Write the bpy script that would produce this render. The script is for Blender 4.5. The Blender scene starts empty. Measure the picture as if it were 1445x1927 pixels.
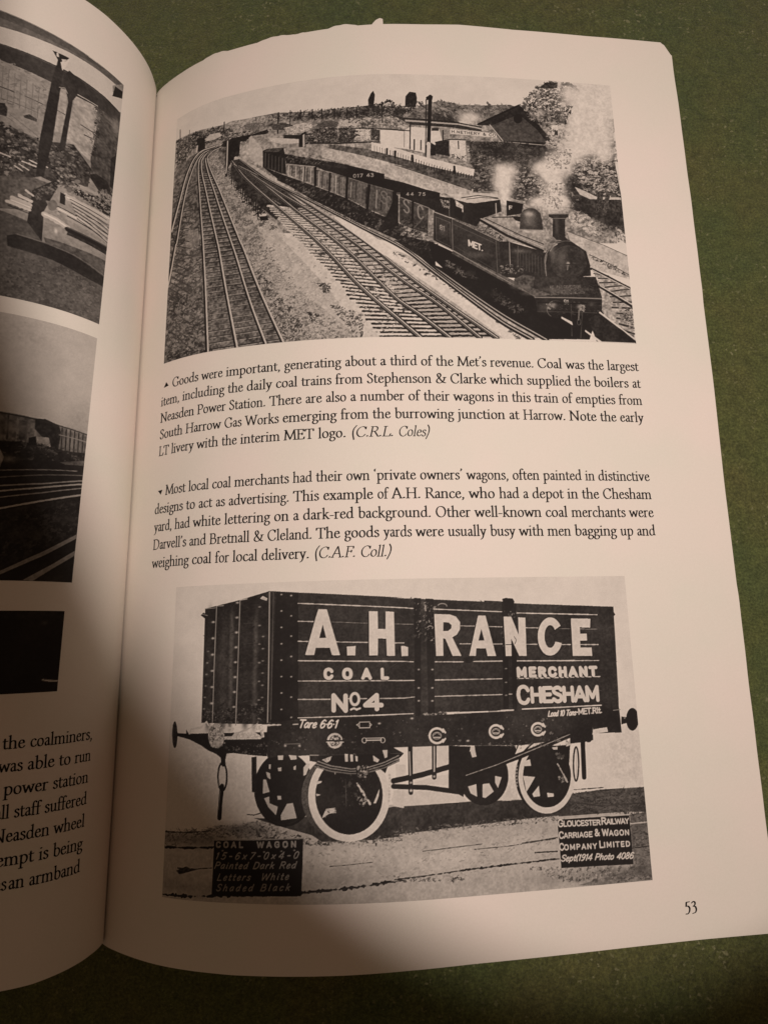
import bpy, math, random
import numpy as np
from mathutils import Matrix

# measured shape of the open book (millimetres along and across each page)
PR = [[0.0,2.0,4.0,6.0,8.0,10.0,12.0,14.0,16.0,18.0,20.0,22.0,24.0,26.0,28.0,30.0,32.0,34.0,36.0,38.0,40.0,42.0,44.0,46.0,48.0,50.0,52.0,54.0,56.0,58.0,60.0,62.0,64.0,66.0,68.0,70.0,72.0,74.0,76.0,78.0,80.0,82.0,84.0,86.0,88.0,90.0,92.0,94.0,96.0,98.0,100.0,102.0,104.0,106.0,108.0,110.0,112.0,114.0,116.0,118.0,120.0,122.0,124.0,126.0,128.0,130.0,132.0,134.0,136.0,138.0,140.0,142.0,144.0,146.0,148.0,150.0,152.0,154.0,156.0,158.0,160.0,162.0,164.0,166.0,168.0,170.0,172.0,174.0,176.0,178.0,180.0,182.0,184.0],[0.0,0.257,0.781,1.563,2.569,3.764,5.134,6.66,8.272,9.911,11.575,13.265,14.978,16.717,18.487,20.287,22.117,23.973,25.854,27.757,29.68,31.615,33.557,35.504,37.457,39.416,41.379,43.347,45.319,47.295,49.275,51.259,53.246,55.236,57.228,59.222,61.219,63.217,65.215,67.215,69.215,71.215,73.214,75.213,77.211,79.207,81.202,83.197,85.192,87.186,89.179,91.173,93.166,95.159,97.151,99.143,101.134,103.125,105.116,107.106,109.096,111.085,113.073,115.062,117.049,119.037,121.023,123.01,124.997,126.984,128.971,130.957,132.944,134.93,136.917,138.903,140.89,142.876,144.862,146.849,148.835,150.821,152.807,154.793,156.779,158.765,160.751,162.737,164.723,166.708,168.694,170.68,172.665],[0.0,1.982,3.911,5.75,7.477,9.079,10.535,11.826,13.01,14.157,15.266,16.336,17.367,18.356,19.287,20.157,20.965,21.709,22.389,23.004,23.554,24.058,24.538,24.993,25.424,25.83,26.211,26.568,26.9,27.207,27.489,27.745,27.974,28.176,28.351,28.499,28.62,28.713,28.78,28.819,28.832,28.817,28.775,28.706,28.61,28.487,28.347,28.204,28.055,27.903,27.745,27.583,27.417,27.245,27.07,26.889,26.705,26.515,26.321,26.123,25.92,25.712,25.5,25.283,25.062,24.836,24.607,24.378,24.149,23.919,23.689,23.459,23.228,22.996,22.764,22.532,22.299,22.066,21.832,21.598,21.363,21.128,20.893,20.657,20.421,20.184,19.947,19.709,19.471,19.232,18.993,18.754,18.514]]
PL = [[0.0,2.0,4.0,6.0,8.0,10.0,12.0,14.0,16.0,18.0,20.0,22.0,24.0,26.0,28.0,30.0,32.0,34.0,36.0,38.0,40.0,42.0,44.0,46.0,48.0,50.0,52.0,54.0,56.0,58.0,60.0,62.0,64.0,66.0,68.0,70.0,72.0,74.0,76.0,78.0,80.0],[-0.0,1.131,2.133,3.0,3.72,4.282,4.682,4.918,4.97,4.818,4.466,3.915,3.173,2.254,1.212,0.062,-1.194,-2.548,-3.996,-5.531,-7.147,-8.826,-10.553,-12.324,-14.136,-15.985,-17.867,-19.778,-21.714,-23.671,-25.645,-27.631,-29.626,-31.625,-33.624,-35.62,-37.607,-39.581,-41.54,-43.477,-45.39],[0.0,1.649,3.379,5.181,7.046,8.965,10.924,12.91,14.908,16.902,18.869,20.791,22.648,24.423,26.13,27.766,29.322,30.793,32.172,33.454,34.632,35.718,36.727,37.655,38.501,39.263,39.94,40.53,41.032,41.444,41.766,41.998,42.138,42.187,42.144,42.01,41.784,41.468,41.061,40.565,39.981]]
TW = {"R":[-0.032,0.1408,-0.0534],"L":[0.0217,0.958,-0.7394]}
EDGE = {"right_bottom":[[22.99,-0.07],[35.93,-0.16],[47.51,-0.37],[58.43,-0.27],[71.46,-0.12],[83.85,0.13],[98.29,0.27],[114.19,0.22],[134.72,0.23],[148.75,0.21],[166.12,0.03]],"right_top":[[15.6,234.15],[23.83,233.84],[41.44,233.61],[57.67,233.67],[69.69,233.98],[81.87,234.28],[96.58,234.35],[106.03,234.61],[121.33,233.81],[142.85,233.59],[166.06,234.01]],"left_bottom":[[19.72,0.82],[27.14,0.39],[34.31,0.08],[40.67,0.21]],"left_top":[[36.99,234.03],[32.21,234.52],[27.38,234.62],[22.16,234.57],[17.75,234.55],[14.29,234.33]],"right_edge":[[168.69,229.23],[169.01,211.85],[169.12,194.69],[169.26,178.41],[169.25,154.42],[169.34,132.45],[168.93,104.76],[168.97,94.97],[168.96,72.7],[168.84,45.25],[168.9,28.65]]}
CAM = {"f":1149.76,"M":[[0.999584,0.021027,-0.019735],[-0.024684,0.977705,-0.208526],[0.01491,0.208926,0.977818]],"c":[68.058,66.096,168.714]}
TRI = [[[22.68,133.32],[24.47,133.56],[23.49,134.77]],[[22.57,105.24],[24.22,105.34],[23.64,104.11]]]
PN = [[146.62,6.38],[149.37,6.28]]
RECT = {"train":["R",22.15,148.6,140.35,217.8],"wagon":["R",30.45,139.5,13.05,80.3],"station":["L",26.3,62,145.8,218.3,2.54],"yard":["L",29.1,58,81.2,141.9,2.25],"dark":["L",32.6,56,57.35,74.75,0.5]}
# captions: baseline height, then [start of word, word]
CAPS = {"up":[[132.86,[[25.89,"Goods"],[35.42,"were"],[42.4,"important,"],[57.89,"generating"],[73.08,"about"],[81.72,"a"],[84.21,"third"],[91.81,"of"],[95.58,"the"],[100.93,"Met’s"],[109.31,"revenue."],[121.5,"Coal"],[128.98,"was"],[134.95,"the"],[140.11,"largest"],[148.68,""]]],[128.29,[[22.02,"item,"],[29.65,"including"],[43.05,"the"],[48.13,"daily"],[55.75,"coal"],[62.22,"trains"],[70.67,"from"],[78.36,"Stephenson"],[95.26,"&"],[98.98,"Clarke"],[109.01,"which"],[118.46,"supplied"],[131.01,"the"],[136.11,"boilers"],[146.47,"at"],[148.79,""]]],[123.73,[[22.08,"Neasden"],[34.55,"Power"],[43.54,"Station."],[54.12,"There"],[63.25,"are"],[68.28,"also"],[74.26,"a"],[76.67,"number"],[88.39,"of"],[92.19,"their"],[99.57,"wagons"],[110.68,"in"],[114.33,"this"],[120.07,"train"],[127.27,"of"],[130.86,"empties"],[142.41,"from"],[148.76,""]]],[119.16,[[22.22,"South"],[31.18,"Harrow"],[42.39,"Gas"],[47.92,"Works"],[57.54,"emerging"],[71.88,"from"],[79.6,"the"],[84.95,"burrowing"],[100.42,"junction"],[113.32,"at"],[116.89,"Harrow."],[128.79,"Note"],[137.0,"the"],[142.26,"early"],[148.66,""]]],[114.6,[[22.25,"LT"],[26.7,"livery"],[34.81,"with"],[41.82,"the"],[46.77,"interim"],[57.91,"MET"],[66.37,"logo."],[74.14,"/(C.R.L."],[85.61,"/Coles)"],[93.28,""]]]],"down":[[103.86,[[25.38,"Most"],[32.87,"local"],[39.6,"coal"],[45.52,"merchants"],[60.21,"had"],[65.81,"their"],[73.04,"own"],[79.53,"‘private"],[90.55,"owners’"],[101.84,"wagons,"],[113.19,"often"],[120.88,"painted"],[131.69,"in"],[135.05,"distinctive"],[148.68,""]]],[99.29,[[21.83,"designs"],[32.39,"to"],[36.03,"act"],[40.76,"as"],[44.13,"advertising."],[60.3,"This"],[67.51,"example"],[80.31,"of"],[83.7,"A.H."],[91.6,"Rance,"],[102.18,"who"],[109.61,"had"],[115.54,"a"],[117.81,"depot"],[126.69,"in"],[130.46,"the"],[135.88,"Chesham"],[148.71,""]]],[94.73,[[22.0,"yard,"],[29.13,"had"],[34.65,"white"],[43.16,"lettering"],[55.68,"on"],[60.32,"a"],[62.68,"dark-red"],[75.67,"background."],[93.9,"Other"],[103.37,"well-known"],[120.81,"coal"],[127.4,"merchants"],[142.32,"were"],[148.77,""]]],[90.16,[[21.97,"Darvell’s"],[33.79,"and"],[39.4,"Bretnall"],[50.64,"&"],[54.11,"Cleland."],[65.77,"The"],[72.43,"goods"],[81.56,"yards"],[89.06,"were"],[96.7,"usually"],[106.86,"busy"],[113.94,"with"],[121.0,"men"],[127.83,"bagging"],[139.58,"up"],[143.88,"and"],[148.77,""]]],[85.6,[[21.94,"weighing"],[34.78,"coal"],[41.05,"for"],[45.54,"local"],[52.75,"delivery."],[65.14,"/(C.A.F."],[75.95,"/Coll.)"],[83.21,""]]]],"left":[[46.23,[[43.27,"the"],[37.89,"coalminers,"],[23.44,""]]],[41.67,[[43.77,"was"],[38.12,"able"],[31.54,"to"],[27.84,"run"],[23.83,""]]],[37.1,[[42.49,"power"],[32.57,"station"],[23.91,""]]],[32.54,[[43.86,"all"],[40.16,"staff"],[34.01,"suffered"],[23.98,""]]],[27.97,[[44.05,"Neasden"],[31.74,"wheel"],[24.19,""]]],[23.41,[[46.72,"attempt"],[34.59,"is"],[31.58,"being"],[24.39,""]]],[18.84,[[42.91,"as"],[40.3,"an"],[36.25,"armband"],[24.67,""]]]]}

MM = 0.001
C = bpy.context.scene.collection
scene = bpy.context.scene

# ------------------------------------------------------------------ camera, world, lamp, exposure
cam_data = bpy.data.cameras.new('camera')
cam = bpy.data.objects.new('camera', cam_data); C.objects.link(cam)
R3 = CAM['M']; c3 = CAM['c']
cam.matrix_world = Matrix([[R3[r][0], R3[r][1], R3[r][2], c3[r]*MM] for r in range(3)] + [[0, 0, 0, 1]])
cam_data.sensor_fit = 'VERTICAL'; cam_data.sensor_height = 24.0
cam_data.lens = CAM['f']/1927.0*24.0
cam_data.clip_start = 0.005; cam_data.clip_end = 20.0
scene.camera = cam

world = bpy.data.worlds.new('World'); scene.world = world; world.use_nodes = True
bg = world.node_tree.nodes['Background']
bg.inputs[0].default_value = (1.0, .64, .40, 1.0); bg.inputs[1].default_value = .095

def shaped_spot(loc, direction, turn, half_tan, energy, blend, radius, color):
    """overhead spot whose oval cone edge stands in for a cast shadow; half_tan = half width and half length of its oval pool at unit distance"""
    from mathutils import Vector
    l = bpy.data.lights.new('shaped_spot', 'SPOT'); l.energy = energy; l.spot_blend = blend
    l.spot_size = 2*math.atan(half_tan[1]); l.shadow_soft_size = radius; l.color = color
    o = bpy.data.objects.new('shaped_spot', l); C.objects.link(o)
    z = -Vector(direction).normalized(); x = Vector((math.cos(turn), math.sin(turn), 0))
    x = (x-z*x.dot(z)).normalized(); y = z.cross(x); k = half_tan[0]/half_tan[1]
    o.matrix_world = Matrix([[x[i]*k, y[i], z[i], loc[i]*MM] for i in range(3)]+[[0, 0, 0, 1]])
    return o
shaped_spot((130, 122, 300), (-.042, .2555, -1), .056, (.523, .838), 2.7, .05, .0095, (1.0, .87, .795))  # oval cone shaped so its edge imitates an unseen body's shadow at lower left

scene.view_settings.view_transform = 'Standard'; scene.view_settings.look = 'None'
scene.view_settings.exposure = 0; scene.view_settings.gamma = 1; scene.view_settings.use_curve_mapping = False

# ------------------------------------------------------------------ helpers
def material(name):
    m = bpy.data.materials.new(name); m.use_nodes = True
    nt = m.node_tree; b = nt.nodes['Principled BSDF']
    return m, nt, b

def node(nt, kind, **kw):
    n = nt.nodes.new(kind)
    for k, v in kw.items(): setattr(n, k, v)
    return n

def noise(nt, scale, detail=4, rough=.55, vec=None):
    n = node(nt, 'ShaderNodeTexNoise'); n.inputs['Scale'].default_value = scale
    n.inputs['Detail'].default_value = detail; n.inputs['Roughness'].default_value = rough
    if vec is not None: nt.links.new(vec, n.inputs['Vector'])
    return n

def ramp(nt, fac, stops):
    r = node(nt, 'ShaderNodeValToRGB'); nt.links.new(fac, r.inputs[0])
    e = r.color_ramp.elements
    while len(e) < len(stops): e.new(.5)
    for i, (p, c) in enumerate(stops): e[i].position = p; e[i].color = c
    return r

def mesh_object(name, verts, faces, mat, parent=None, smooth=True):
    """verts (n,3) array in millimetres; faces: (m,4) or (m,3) array or list of tuples"""
    me = bpy.data.meshes.new(name)
    verts = np.asarray(verts, dtype=np.float32)*MM
    if isinstance(faces, np.ndarray):
        k = faces.shape[1]; n = len(faces)
        me.vertices.add(len(verts)); me.vertices.foreach_set('co', verts.ravel())
        me.loops.add(n*k); me.loops.foreach_set('vertex_index', faces.astype(np.int32).ravel())
        me.polygons.add(n); me.polygons.foreach_set('loop_start', np.arange(0, n*k, k, dtype=np.int32))
        me.update(calc_edges=True)
    else:
        me.from_pydata([tuple(map(float, v)) for v in verts], [], faces); me.update()
    if smooth: me.polygons.foreach_set('use_smooth', np.ones(len(me.polygons), dtype=bool))
    me.materials.append(mat)
    o = bpy.data.objects.new(name, me); C.objects.link(o)
    if parent is not None: o.parent = parent
    return o

# ------------------------------------------------------------------ shape of the open pages
def left_profile():
    S, X, Z = [list(a) for a in PL]
    k = S.index(60.0); S, X, Z = S[:k+1], X[:k+1], Z[:k+1]
    th = math.atan2(Z[-1]-Z[-2], -(X[-1]-X[-2])); s = S[-1]
    while s < 168:
        th = max(th-.02, -.16) if s < 120 else min(th+.006, -.06)
        s += 2; S.append(s); X.append(X[-1]-2*math.cos(th)); Z.append(Z[-1]+2*math.sin(th))
    return np.array(S), np.array(X), np.array(Z)
PROF = {'R': tuple(np.array(a) for a in PR), 'L': left_profile()}
PAGE_H = 234.0

def smooth_interp(x, xp, fp):
    """cubic Hermite through evenly spaced samples"""
    i = np.clip(np.searchsorted(xp, x, side='right')-1, 0, len(xp)-2)
    h = xp[i+1]-xp[i]; u = (x-xp[i])/h
    m = np.gradient(fp, xp)
    return (2*u**3-3*u**2+1)*fp[i]+(u**3-2*u**2+u)*h*m[i]+(-2*u**3+3*u**2)*fp[i+1]+(u**3-u**2)*h*m[i+1]

def page_points(side, s, t, lift=0.0):
    s = np.asarray(s, float); t = np.asarray(t, float)+0*s
    S, X, Z = PROF[side]
    def at(s):
        x = smooth_interp(s, S, X); z = smooth_interp(s, S, Z)
        q = TW[side]; lim = 160. if side == 'R' else 62.
        u = np.minimum(s, lim)/100.
        z = z+(t/PAGE_H-.5)*(q[0]*u+q[1]*u**2+q[2]*u**3)*100
        return x, z
    x, z = at(s); x2, z2 = at(s+.05)
    nx, nz = -(z2-z), (x2-x)
    if side == 'L': nx, nz = -nx, -nz
    n = np.sqrt(nx**2+nz**2); x = x+nx/n*lift; z = z+nz/n*lift
    if side == 'L':                                   # the left leaf tucks in against the right one at the fold
        RS, RX, RZ = PROF['R']; k = RS <= 40
        lim = np.interp(z, RZ[k], RX[k])-.55
        x = np.where(s < 16, np.minimum(x, lim), x)
    return np.stack([x, t, z], -1)

def grid_faces(nu, nv, flip=False):
    i = np.arange(nu*nv).reshape(nv, nu)
    f = np.stack([i[:-1, :-1], i[:-1, 1:], i[1:, 1:], i[1:, :-1]], -1).reshape(-1, 4)
    return f[:, ::-1] if flip else f

def curve_of(key, x, axis=0):
    p = sorted(EDGE[key], key=lambda q: q[axis]); p = np.array(p)
    k = np.array([.25, .5, .25]); y = p[:, 1-axis]
    return np.interp(x, p[:, axis], y)

# ------------------------------------------------------------------ materials
def paper_material(name, tint=(.80, .735, .665)):
    m, nt, b = material(name); co = node(nt, 'ShaderNodeTexCoord').outputs['Object']
    n1 = noise(nt, 38, 3, .5, co); n2 = noise(nt, 2600, 3, .7, co)
    d = [tuple(v*k for v, k in zip(tint, f))+(1,) for f in ((.955, .985, .965), (1.03, .99, 1.0))]
    r = ramp(nt, n1.outputs[0], [(.3, d[0]), (.7, d[1])])
    mx = node(nt, 'ShaderNodeMixRGB', blend_type='MULTIPLY'); mx.inputs[0].default_value = 1
    r2 = ramp(nt, n2.outputs[0], [(.3, (.955, .955, .95, 1)), (.7, (1, 1, 1, 1))])
    nt.links.new(r.outputs[0], mx.inputs[1]); nt.links.new(r2.outputs[0], mx.inputs[2])
    nt.links.new(mx.outputs[0], b.inputs['Base Color'])
    b.inputs['Roughness'].default_value = .6; b.inputs['Specular IOR Level'].default_value = .3
    wv = node(nt, 'ShaderNodeBump'); wv.inputs['Strength'].default_value = .35; wv.inputs['Distance'].default_value = .0011
    nt.links.new(noise(nt, 22, 2, .4, co).outputs[0], wv.inputs['Height'])
    bp = node(nt, 'ShaderNodeBump'); bp.inputs['Strength'].default_value = .12; bp.inputs['Distance'].default_value = .0002; nt.links.new(wv.outputs[0], bp.inputs['Normal'])
    n3 = noise(nt, 900, 4, .6, co); nt.links.new(n3.outputs[0], bp.inputs['Height']); nt.links.new(bp.outputs[0], b.inputs['Normal'])
    return m
PAPER = paper_material('paper')

def print_material():
    m, nt, b = material('printed_halftone')
    a = node(nt, 'ShaderNodeAttribute'); a.attribute_name = 'ink'
    co = node(nt, 'ShaderNodeTexCoord').outputs['Object']
    n = noise(nt, 3200, 2, .6, co)
    r = ramp(nt, n.outputs[0], [(.3, (.955, .955, .955, 1)), (.7, (1.025, 1.025, 1.025, 1))])
    mx = node(nt, 'ShaderNodeMixRGB', blend_type='MULTIPLY'); mx.inputs[0].default_value = 1
    nt.links.new(a.outputs['Color'], mx.inputs[1]); nt.links.new(r.outputs[0], mx.inputs[2])
    nt.links.new(mx.outputs[0], b.inputs['Base Color'])
    b.inputs['Roughness'].default_value = .65; b.inputs['Specular IOR Level'].default_value = .08
    return m
PRINT = print_material()

def ink_material():
    m, nt, b = material('black_ink')
    co = node(nt, 'ShaderNodeTexCoord').outputs['Object']
    r = ramp(nt, noise(nt, 2500, 2, .6, co).outputs[0], [(.3, (.010, .009, .009, 1)), (.75, (.028, .024, .022, 1))])
    nt.links.new(r.outputs[0], b.inputs['Base Color']); b.inputs['Roughness'].default_value = .65
    b.inputs['Specular IOR Level'].default_value = .06
    return m
INK = ink_material()

def block_material():
    m, nt, b = material('page_edges')
    co = node(nt, 'ShaderNodeTexCoord').outputs['Object']
    mp = node(nt, 'ShaderNodeMapping'); mp.inputs['Scale'].default_value = (3, 3, 4200); nt.links.new(co, mp.inputs[0])
    r = ramp(nt, noise(nt, 1, 3, .6, mp.outputs[0]).outputs[0], [(.35, (.42, .37, .31, 1)), (.65, (.75, .69, .61, 1))])
    nt.links.new(r.outputs[0], b.inputs['Base Color']); b.inputs['Roughness'].default_value = .8
    return m
BLOCK = block_material()
m, nt, b = material('cover_card'); b.inputs['Roughness'].default_value = .4
nt.links.new(ramp(nt, noise(nt, 60, 3).outputs[0], [(.3, (.20, .19, .17, 1)), (.7, (.26, .25, .22, 1))]).outputs[0], b.inputs['Base Color'])
COVER = m

def cloth_material():
    m, nt, b = material('green_felt'); co = node(nt, 'ShaderNodeTexCoord').outputs['Object']
    big = noise(nt, 26, 4, .6, co); mid = noise(nt, 300, 5, .7, co); fine = noise(nt, 1500, 4, .75, co)
    warm = ramp(nt, big.outputs[0], [(.32, (.080, .106, .039, 1)), (.5, (.098, .113, .038, 1)), (.68, (.112, .112, .040, 1))])
    g = ramp(nt, mid.outputs[0], [(.25, (.66, .68, .68, 1)), (.5, (1, 1, 1, 1)), (.78, (1.32, 1.3, 1.22, 1))])
    f = ramp(nt, fine.outputs[0], [(.28, (.5, .5, .5, 1)), (.5, (1, 1, 1, 1)), (.72, (1.75, 1.75, 1.65, 1))])
    a = node(nt, 'ShaderNodeMixRGB', blend_type='MULTIPLY'); a.inputs[0].default_value = 1
    c = node(nt, 'ShaderNodeMixRGB', blend_type='MULTIPLY'); c.inputs[0].default_value = 1
    nt.links.new(warm.outputs[0], a.inputs[1]); nt.links.new(g.outputs[0], a.inputs[2])
    nt.links.new(a.outputs[0], c.inputs[1]); nt.links.new(f.outputs[0], c.inputs[2])
    sp = noise(nt, 820, 2, .5, co); pa = noise(nt, 70, 3, .6, co)
    k1 = ramp(nt, sp.outputs[0], [(.62, (0, 0, 0, 1)), (.70, (1, 1, 1, 1))]); k2 = ramp(nt, pa.outputs[0], [(.45, (.05, .05, .05, 1)), (.66, (.75, .75, .75, 1))])
    kk = node(nt, 'ShaderNodeMath', operation='MULTIPLY'); nt.links.new(k1.outputs[0], kk.inputs[0]); nt.links.new(k2.outputs[0], kk.inputs[1])
    lint = node(nt, 'ShaderNodeMixRGB'); nt.links.new(kk.outputs[0], lint.inputs[0]); nt.links.new(c.outputs[0], lint.inputs[1]); lint.inputs[2].default_value = (.34, .33, .18, 1)
    nt.links.new(lint.outputs[0], b.inputs['Base Color'])
    b.inputs['Roughness'].default_value = .95; b.inputs['Specular IOR Level'].default_value = .1
    b.inputs['Sheen Weight'].default_value = .15
    bp = node(nt, 'ShaderNodeBump'); bp.inputs['Strength'].default_value = .7; bp.inputs['Distance'].default_value = .0009
    ad = node(nt, 'ShaderNodeMath', operation='ADD'); nt.links.new(mid.outputs[0], ad.inputs[0]); nt.links.new(fine.outputs[0], ad.inputs[1])
    nt.links.new(ad.outputs[0], bp.inputs['Height']); nt.links.new(bp.outputs[0], b.inputs['Normal'])
    return m
CLOTH = cloth_material()

# ------------------------------------------------------------------ the surface: a felt cloth
def cloth():
    n = 300; q = np.linspace(-1, 1, n); a = 100+420*q+3600*q**5; u, v = np.meshgrid(a, a-100)
    near = np.exp(-((u-80)**2+(v-100)**2)/500**2)                # only the cloth near the book is felt as uneven
    z = -3.2+near*(.25*np.sin(u/37+1.3*np.sin(v/61))+.25*np.sin(v/43+u/90))
    o = mesh_object('green_cloth', np.stack([u, v, z], -1).reshape(-1, 3), grid_faces(n, n), CLOTH)
    o['label'] = 'olive green felt cloth lying under the open book'; o['kind'] = 'structure'
    return o
cloth()

# ------------------------------------------------------------------ the book
book = bpy.data.objects.new('open_book', None); C.objects.link(book)
book['label'] = 'open paperback railway book with black and white photographs and captions lying on green cloth'
book['category'] = 'book'

def right_edge_at(t):
    return curve_of('right_edge', t, 1)
def top_leaf_inset(t):                                 # the top leaf sits back a little along the middle of its edge
    return .85*np.clip(1-((t-118)/42)**2, 0, 1)+.06*np.sin(t*.31)*np.sin(t*.093)+.05
def top_of(side, s):
    t = curve_of('right_top' if side == 'R' else 'left_top', s)
    if side == 'R':                                    # worn, clipped corner
        rnd = np.interp(s, [0, 163, 165.6, 165.9, 166.6, 167.3, 168.4, 169.5], [0, 0, .05, -.35, -.75, -2.0, -3.9, -4.4])
        t = t+rnd
    return t
def bottom_of(side, s):
    return curve_of('right_bottom' if side == 'R' else 'left_bottom', s)

def page_grid(side, nu, nv, lift=0.0, grow=None, s_min=0.0):
    v = np.linspace(0, 1, nv)[:, None]
    if side == 'R':
        wid = right_edge_at(v*PAGE_H)-(0 if grow else top_leaf_inset(v*PAGE_H))
        u = np.linspace(0, 1, nu)[None, :]
        u = np.concatenate([np.linspace(0, .975, nu-24), np.linspace(.975, 1, 25)[1:]])[None, :]
        s = s_min+(wid-s_min)*u
        if grow: s = s+grow[0]*u
    else:
        s = np.linspace(6.5, 165, nu)[None, :]+0*v
    tb, tt = bottom_of(side, s), top_of(side, s)
    if grow: tt = tt+grow[1](s)
    t = tb+(tt-tb)*v
    return s, t

def make_page(side, label):
    nu, nv = (300, 200)
    s, t = page_grid(side, nu, nv)
    P = page_points(side, s, t).reshape(-1, 3)
    o = mesh_object('page', P, grid_faces(nu, nv, side == 'L'), PAPER, book)
    o['label'] = label
    return o
page_right = make_page('R', 'right hand page with two photographs, two captions and page number')
page_left = make_page('L', 'left hand page curling up, with photographs and text')

# second leaf, slightly larger, whose worn top edge shows past the first
def worn_top(s):
    b = lambda c, w, h: h*np.clip(1-np.abs(s-c)/w, 0, 1)**.6
    return .12+b(35.5, 5, 1.0)+b(54, 6, 1.05)+b(73.5, 4.5, 1.15)+b(62, 3, .3)+.12*np.sin(s*1.7)*np.sin(s*.37)
s, t = page_grid('R', 420, 60, grow=(.05, worn_top))
under = mesh_object('page', page_points('R', s, t, -.28).reshape(-1, 3), grid_faces(420, 60), PAPER, book)
under['label'] = 'next leaf with worn edge peeping out behind the right hand page'
# torn scrap standing out of the top edge
sc = [(81.4, 231.5), (84.9, 231.5), (84.75, 236.6), (83.9, 236.9), (82.8, 236.3), (82.0, 235.3), (81.5, 234.6)]
a = page_points('R', [q[0] for q in sc], [q[1] for q in sc], -.45); a2 = a-np.array([0, 0, .12]); k = len(sc)
mesh_object('torn_scrap', np.concatenate([a, a2]), [tuple(range(k)), tuple(range(2*k-1, k-1, -1))]+[(i, k+i, k+(i+1) % k, (i+1) % k) for i in range(k)], PAPER, book, smooth=False)

def page_block(side):
    nu, nv = 120, 30
    s, t = page_grid(side, nu, nv)
    if side == 'R': s = np.clip(s, 1, 168.2)
    t = np.clip(t, .5, 233.2)
    if side == 'R':
        t = np.minimum(t, np.interp(s, [0, 164, 169], [233.2, 233.2, 228.6]))
    top = page_points(side, s, t, -.65)
    top[..., 2] = np.maximum(top[..., 2], -1.0)
    low = top.copy(); low[..., 2] = -1.6
    V = np.concatenate([top.reshape(-1, 3), low.reshape(-1, 3)]); n = nu*nv
    i = np.arange(n).reshape(nv, nu)
    loop = np.concatenate([i[0, :], i[1:, -1], i[-1, -2::-1], i[-2:0:-1, 0]])
    nx = np.roll(loop, -1)
    side_f = np.stack([loop, loop+n, nx+n, nx], -1)
    F = np.concatenate([grid_faces(nu, nv, side == 'L'), grid_faces(nu, nv, side != 'L')+n, side_f if side == 'R' else side_f[:, ::-1]])
    return mesh_object('page_block', V, F, BLOCK, book, smooth=False)
page_block('R'); page_block('L')
def cover():
    x0, x1 = -158, 158; V = []
    for z in (-1.65, -2.0):
        V += [(x0, .5, z), (x1, .5, z), (x1, 233.2, z), (x0, 233.2, z)]
    return mesh_object('cover', V, [(0, 1, 2, 3), (7, 6, 5, 4), (0, 4, 5, 1), (1, 5, 6, 2), (2, 6, 7, 3), (3, 7, 4, 0)], COVER, book, smooth=False)
cover()

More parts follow.
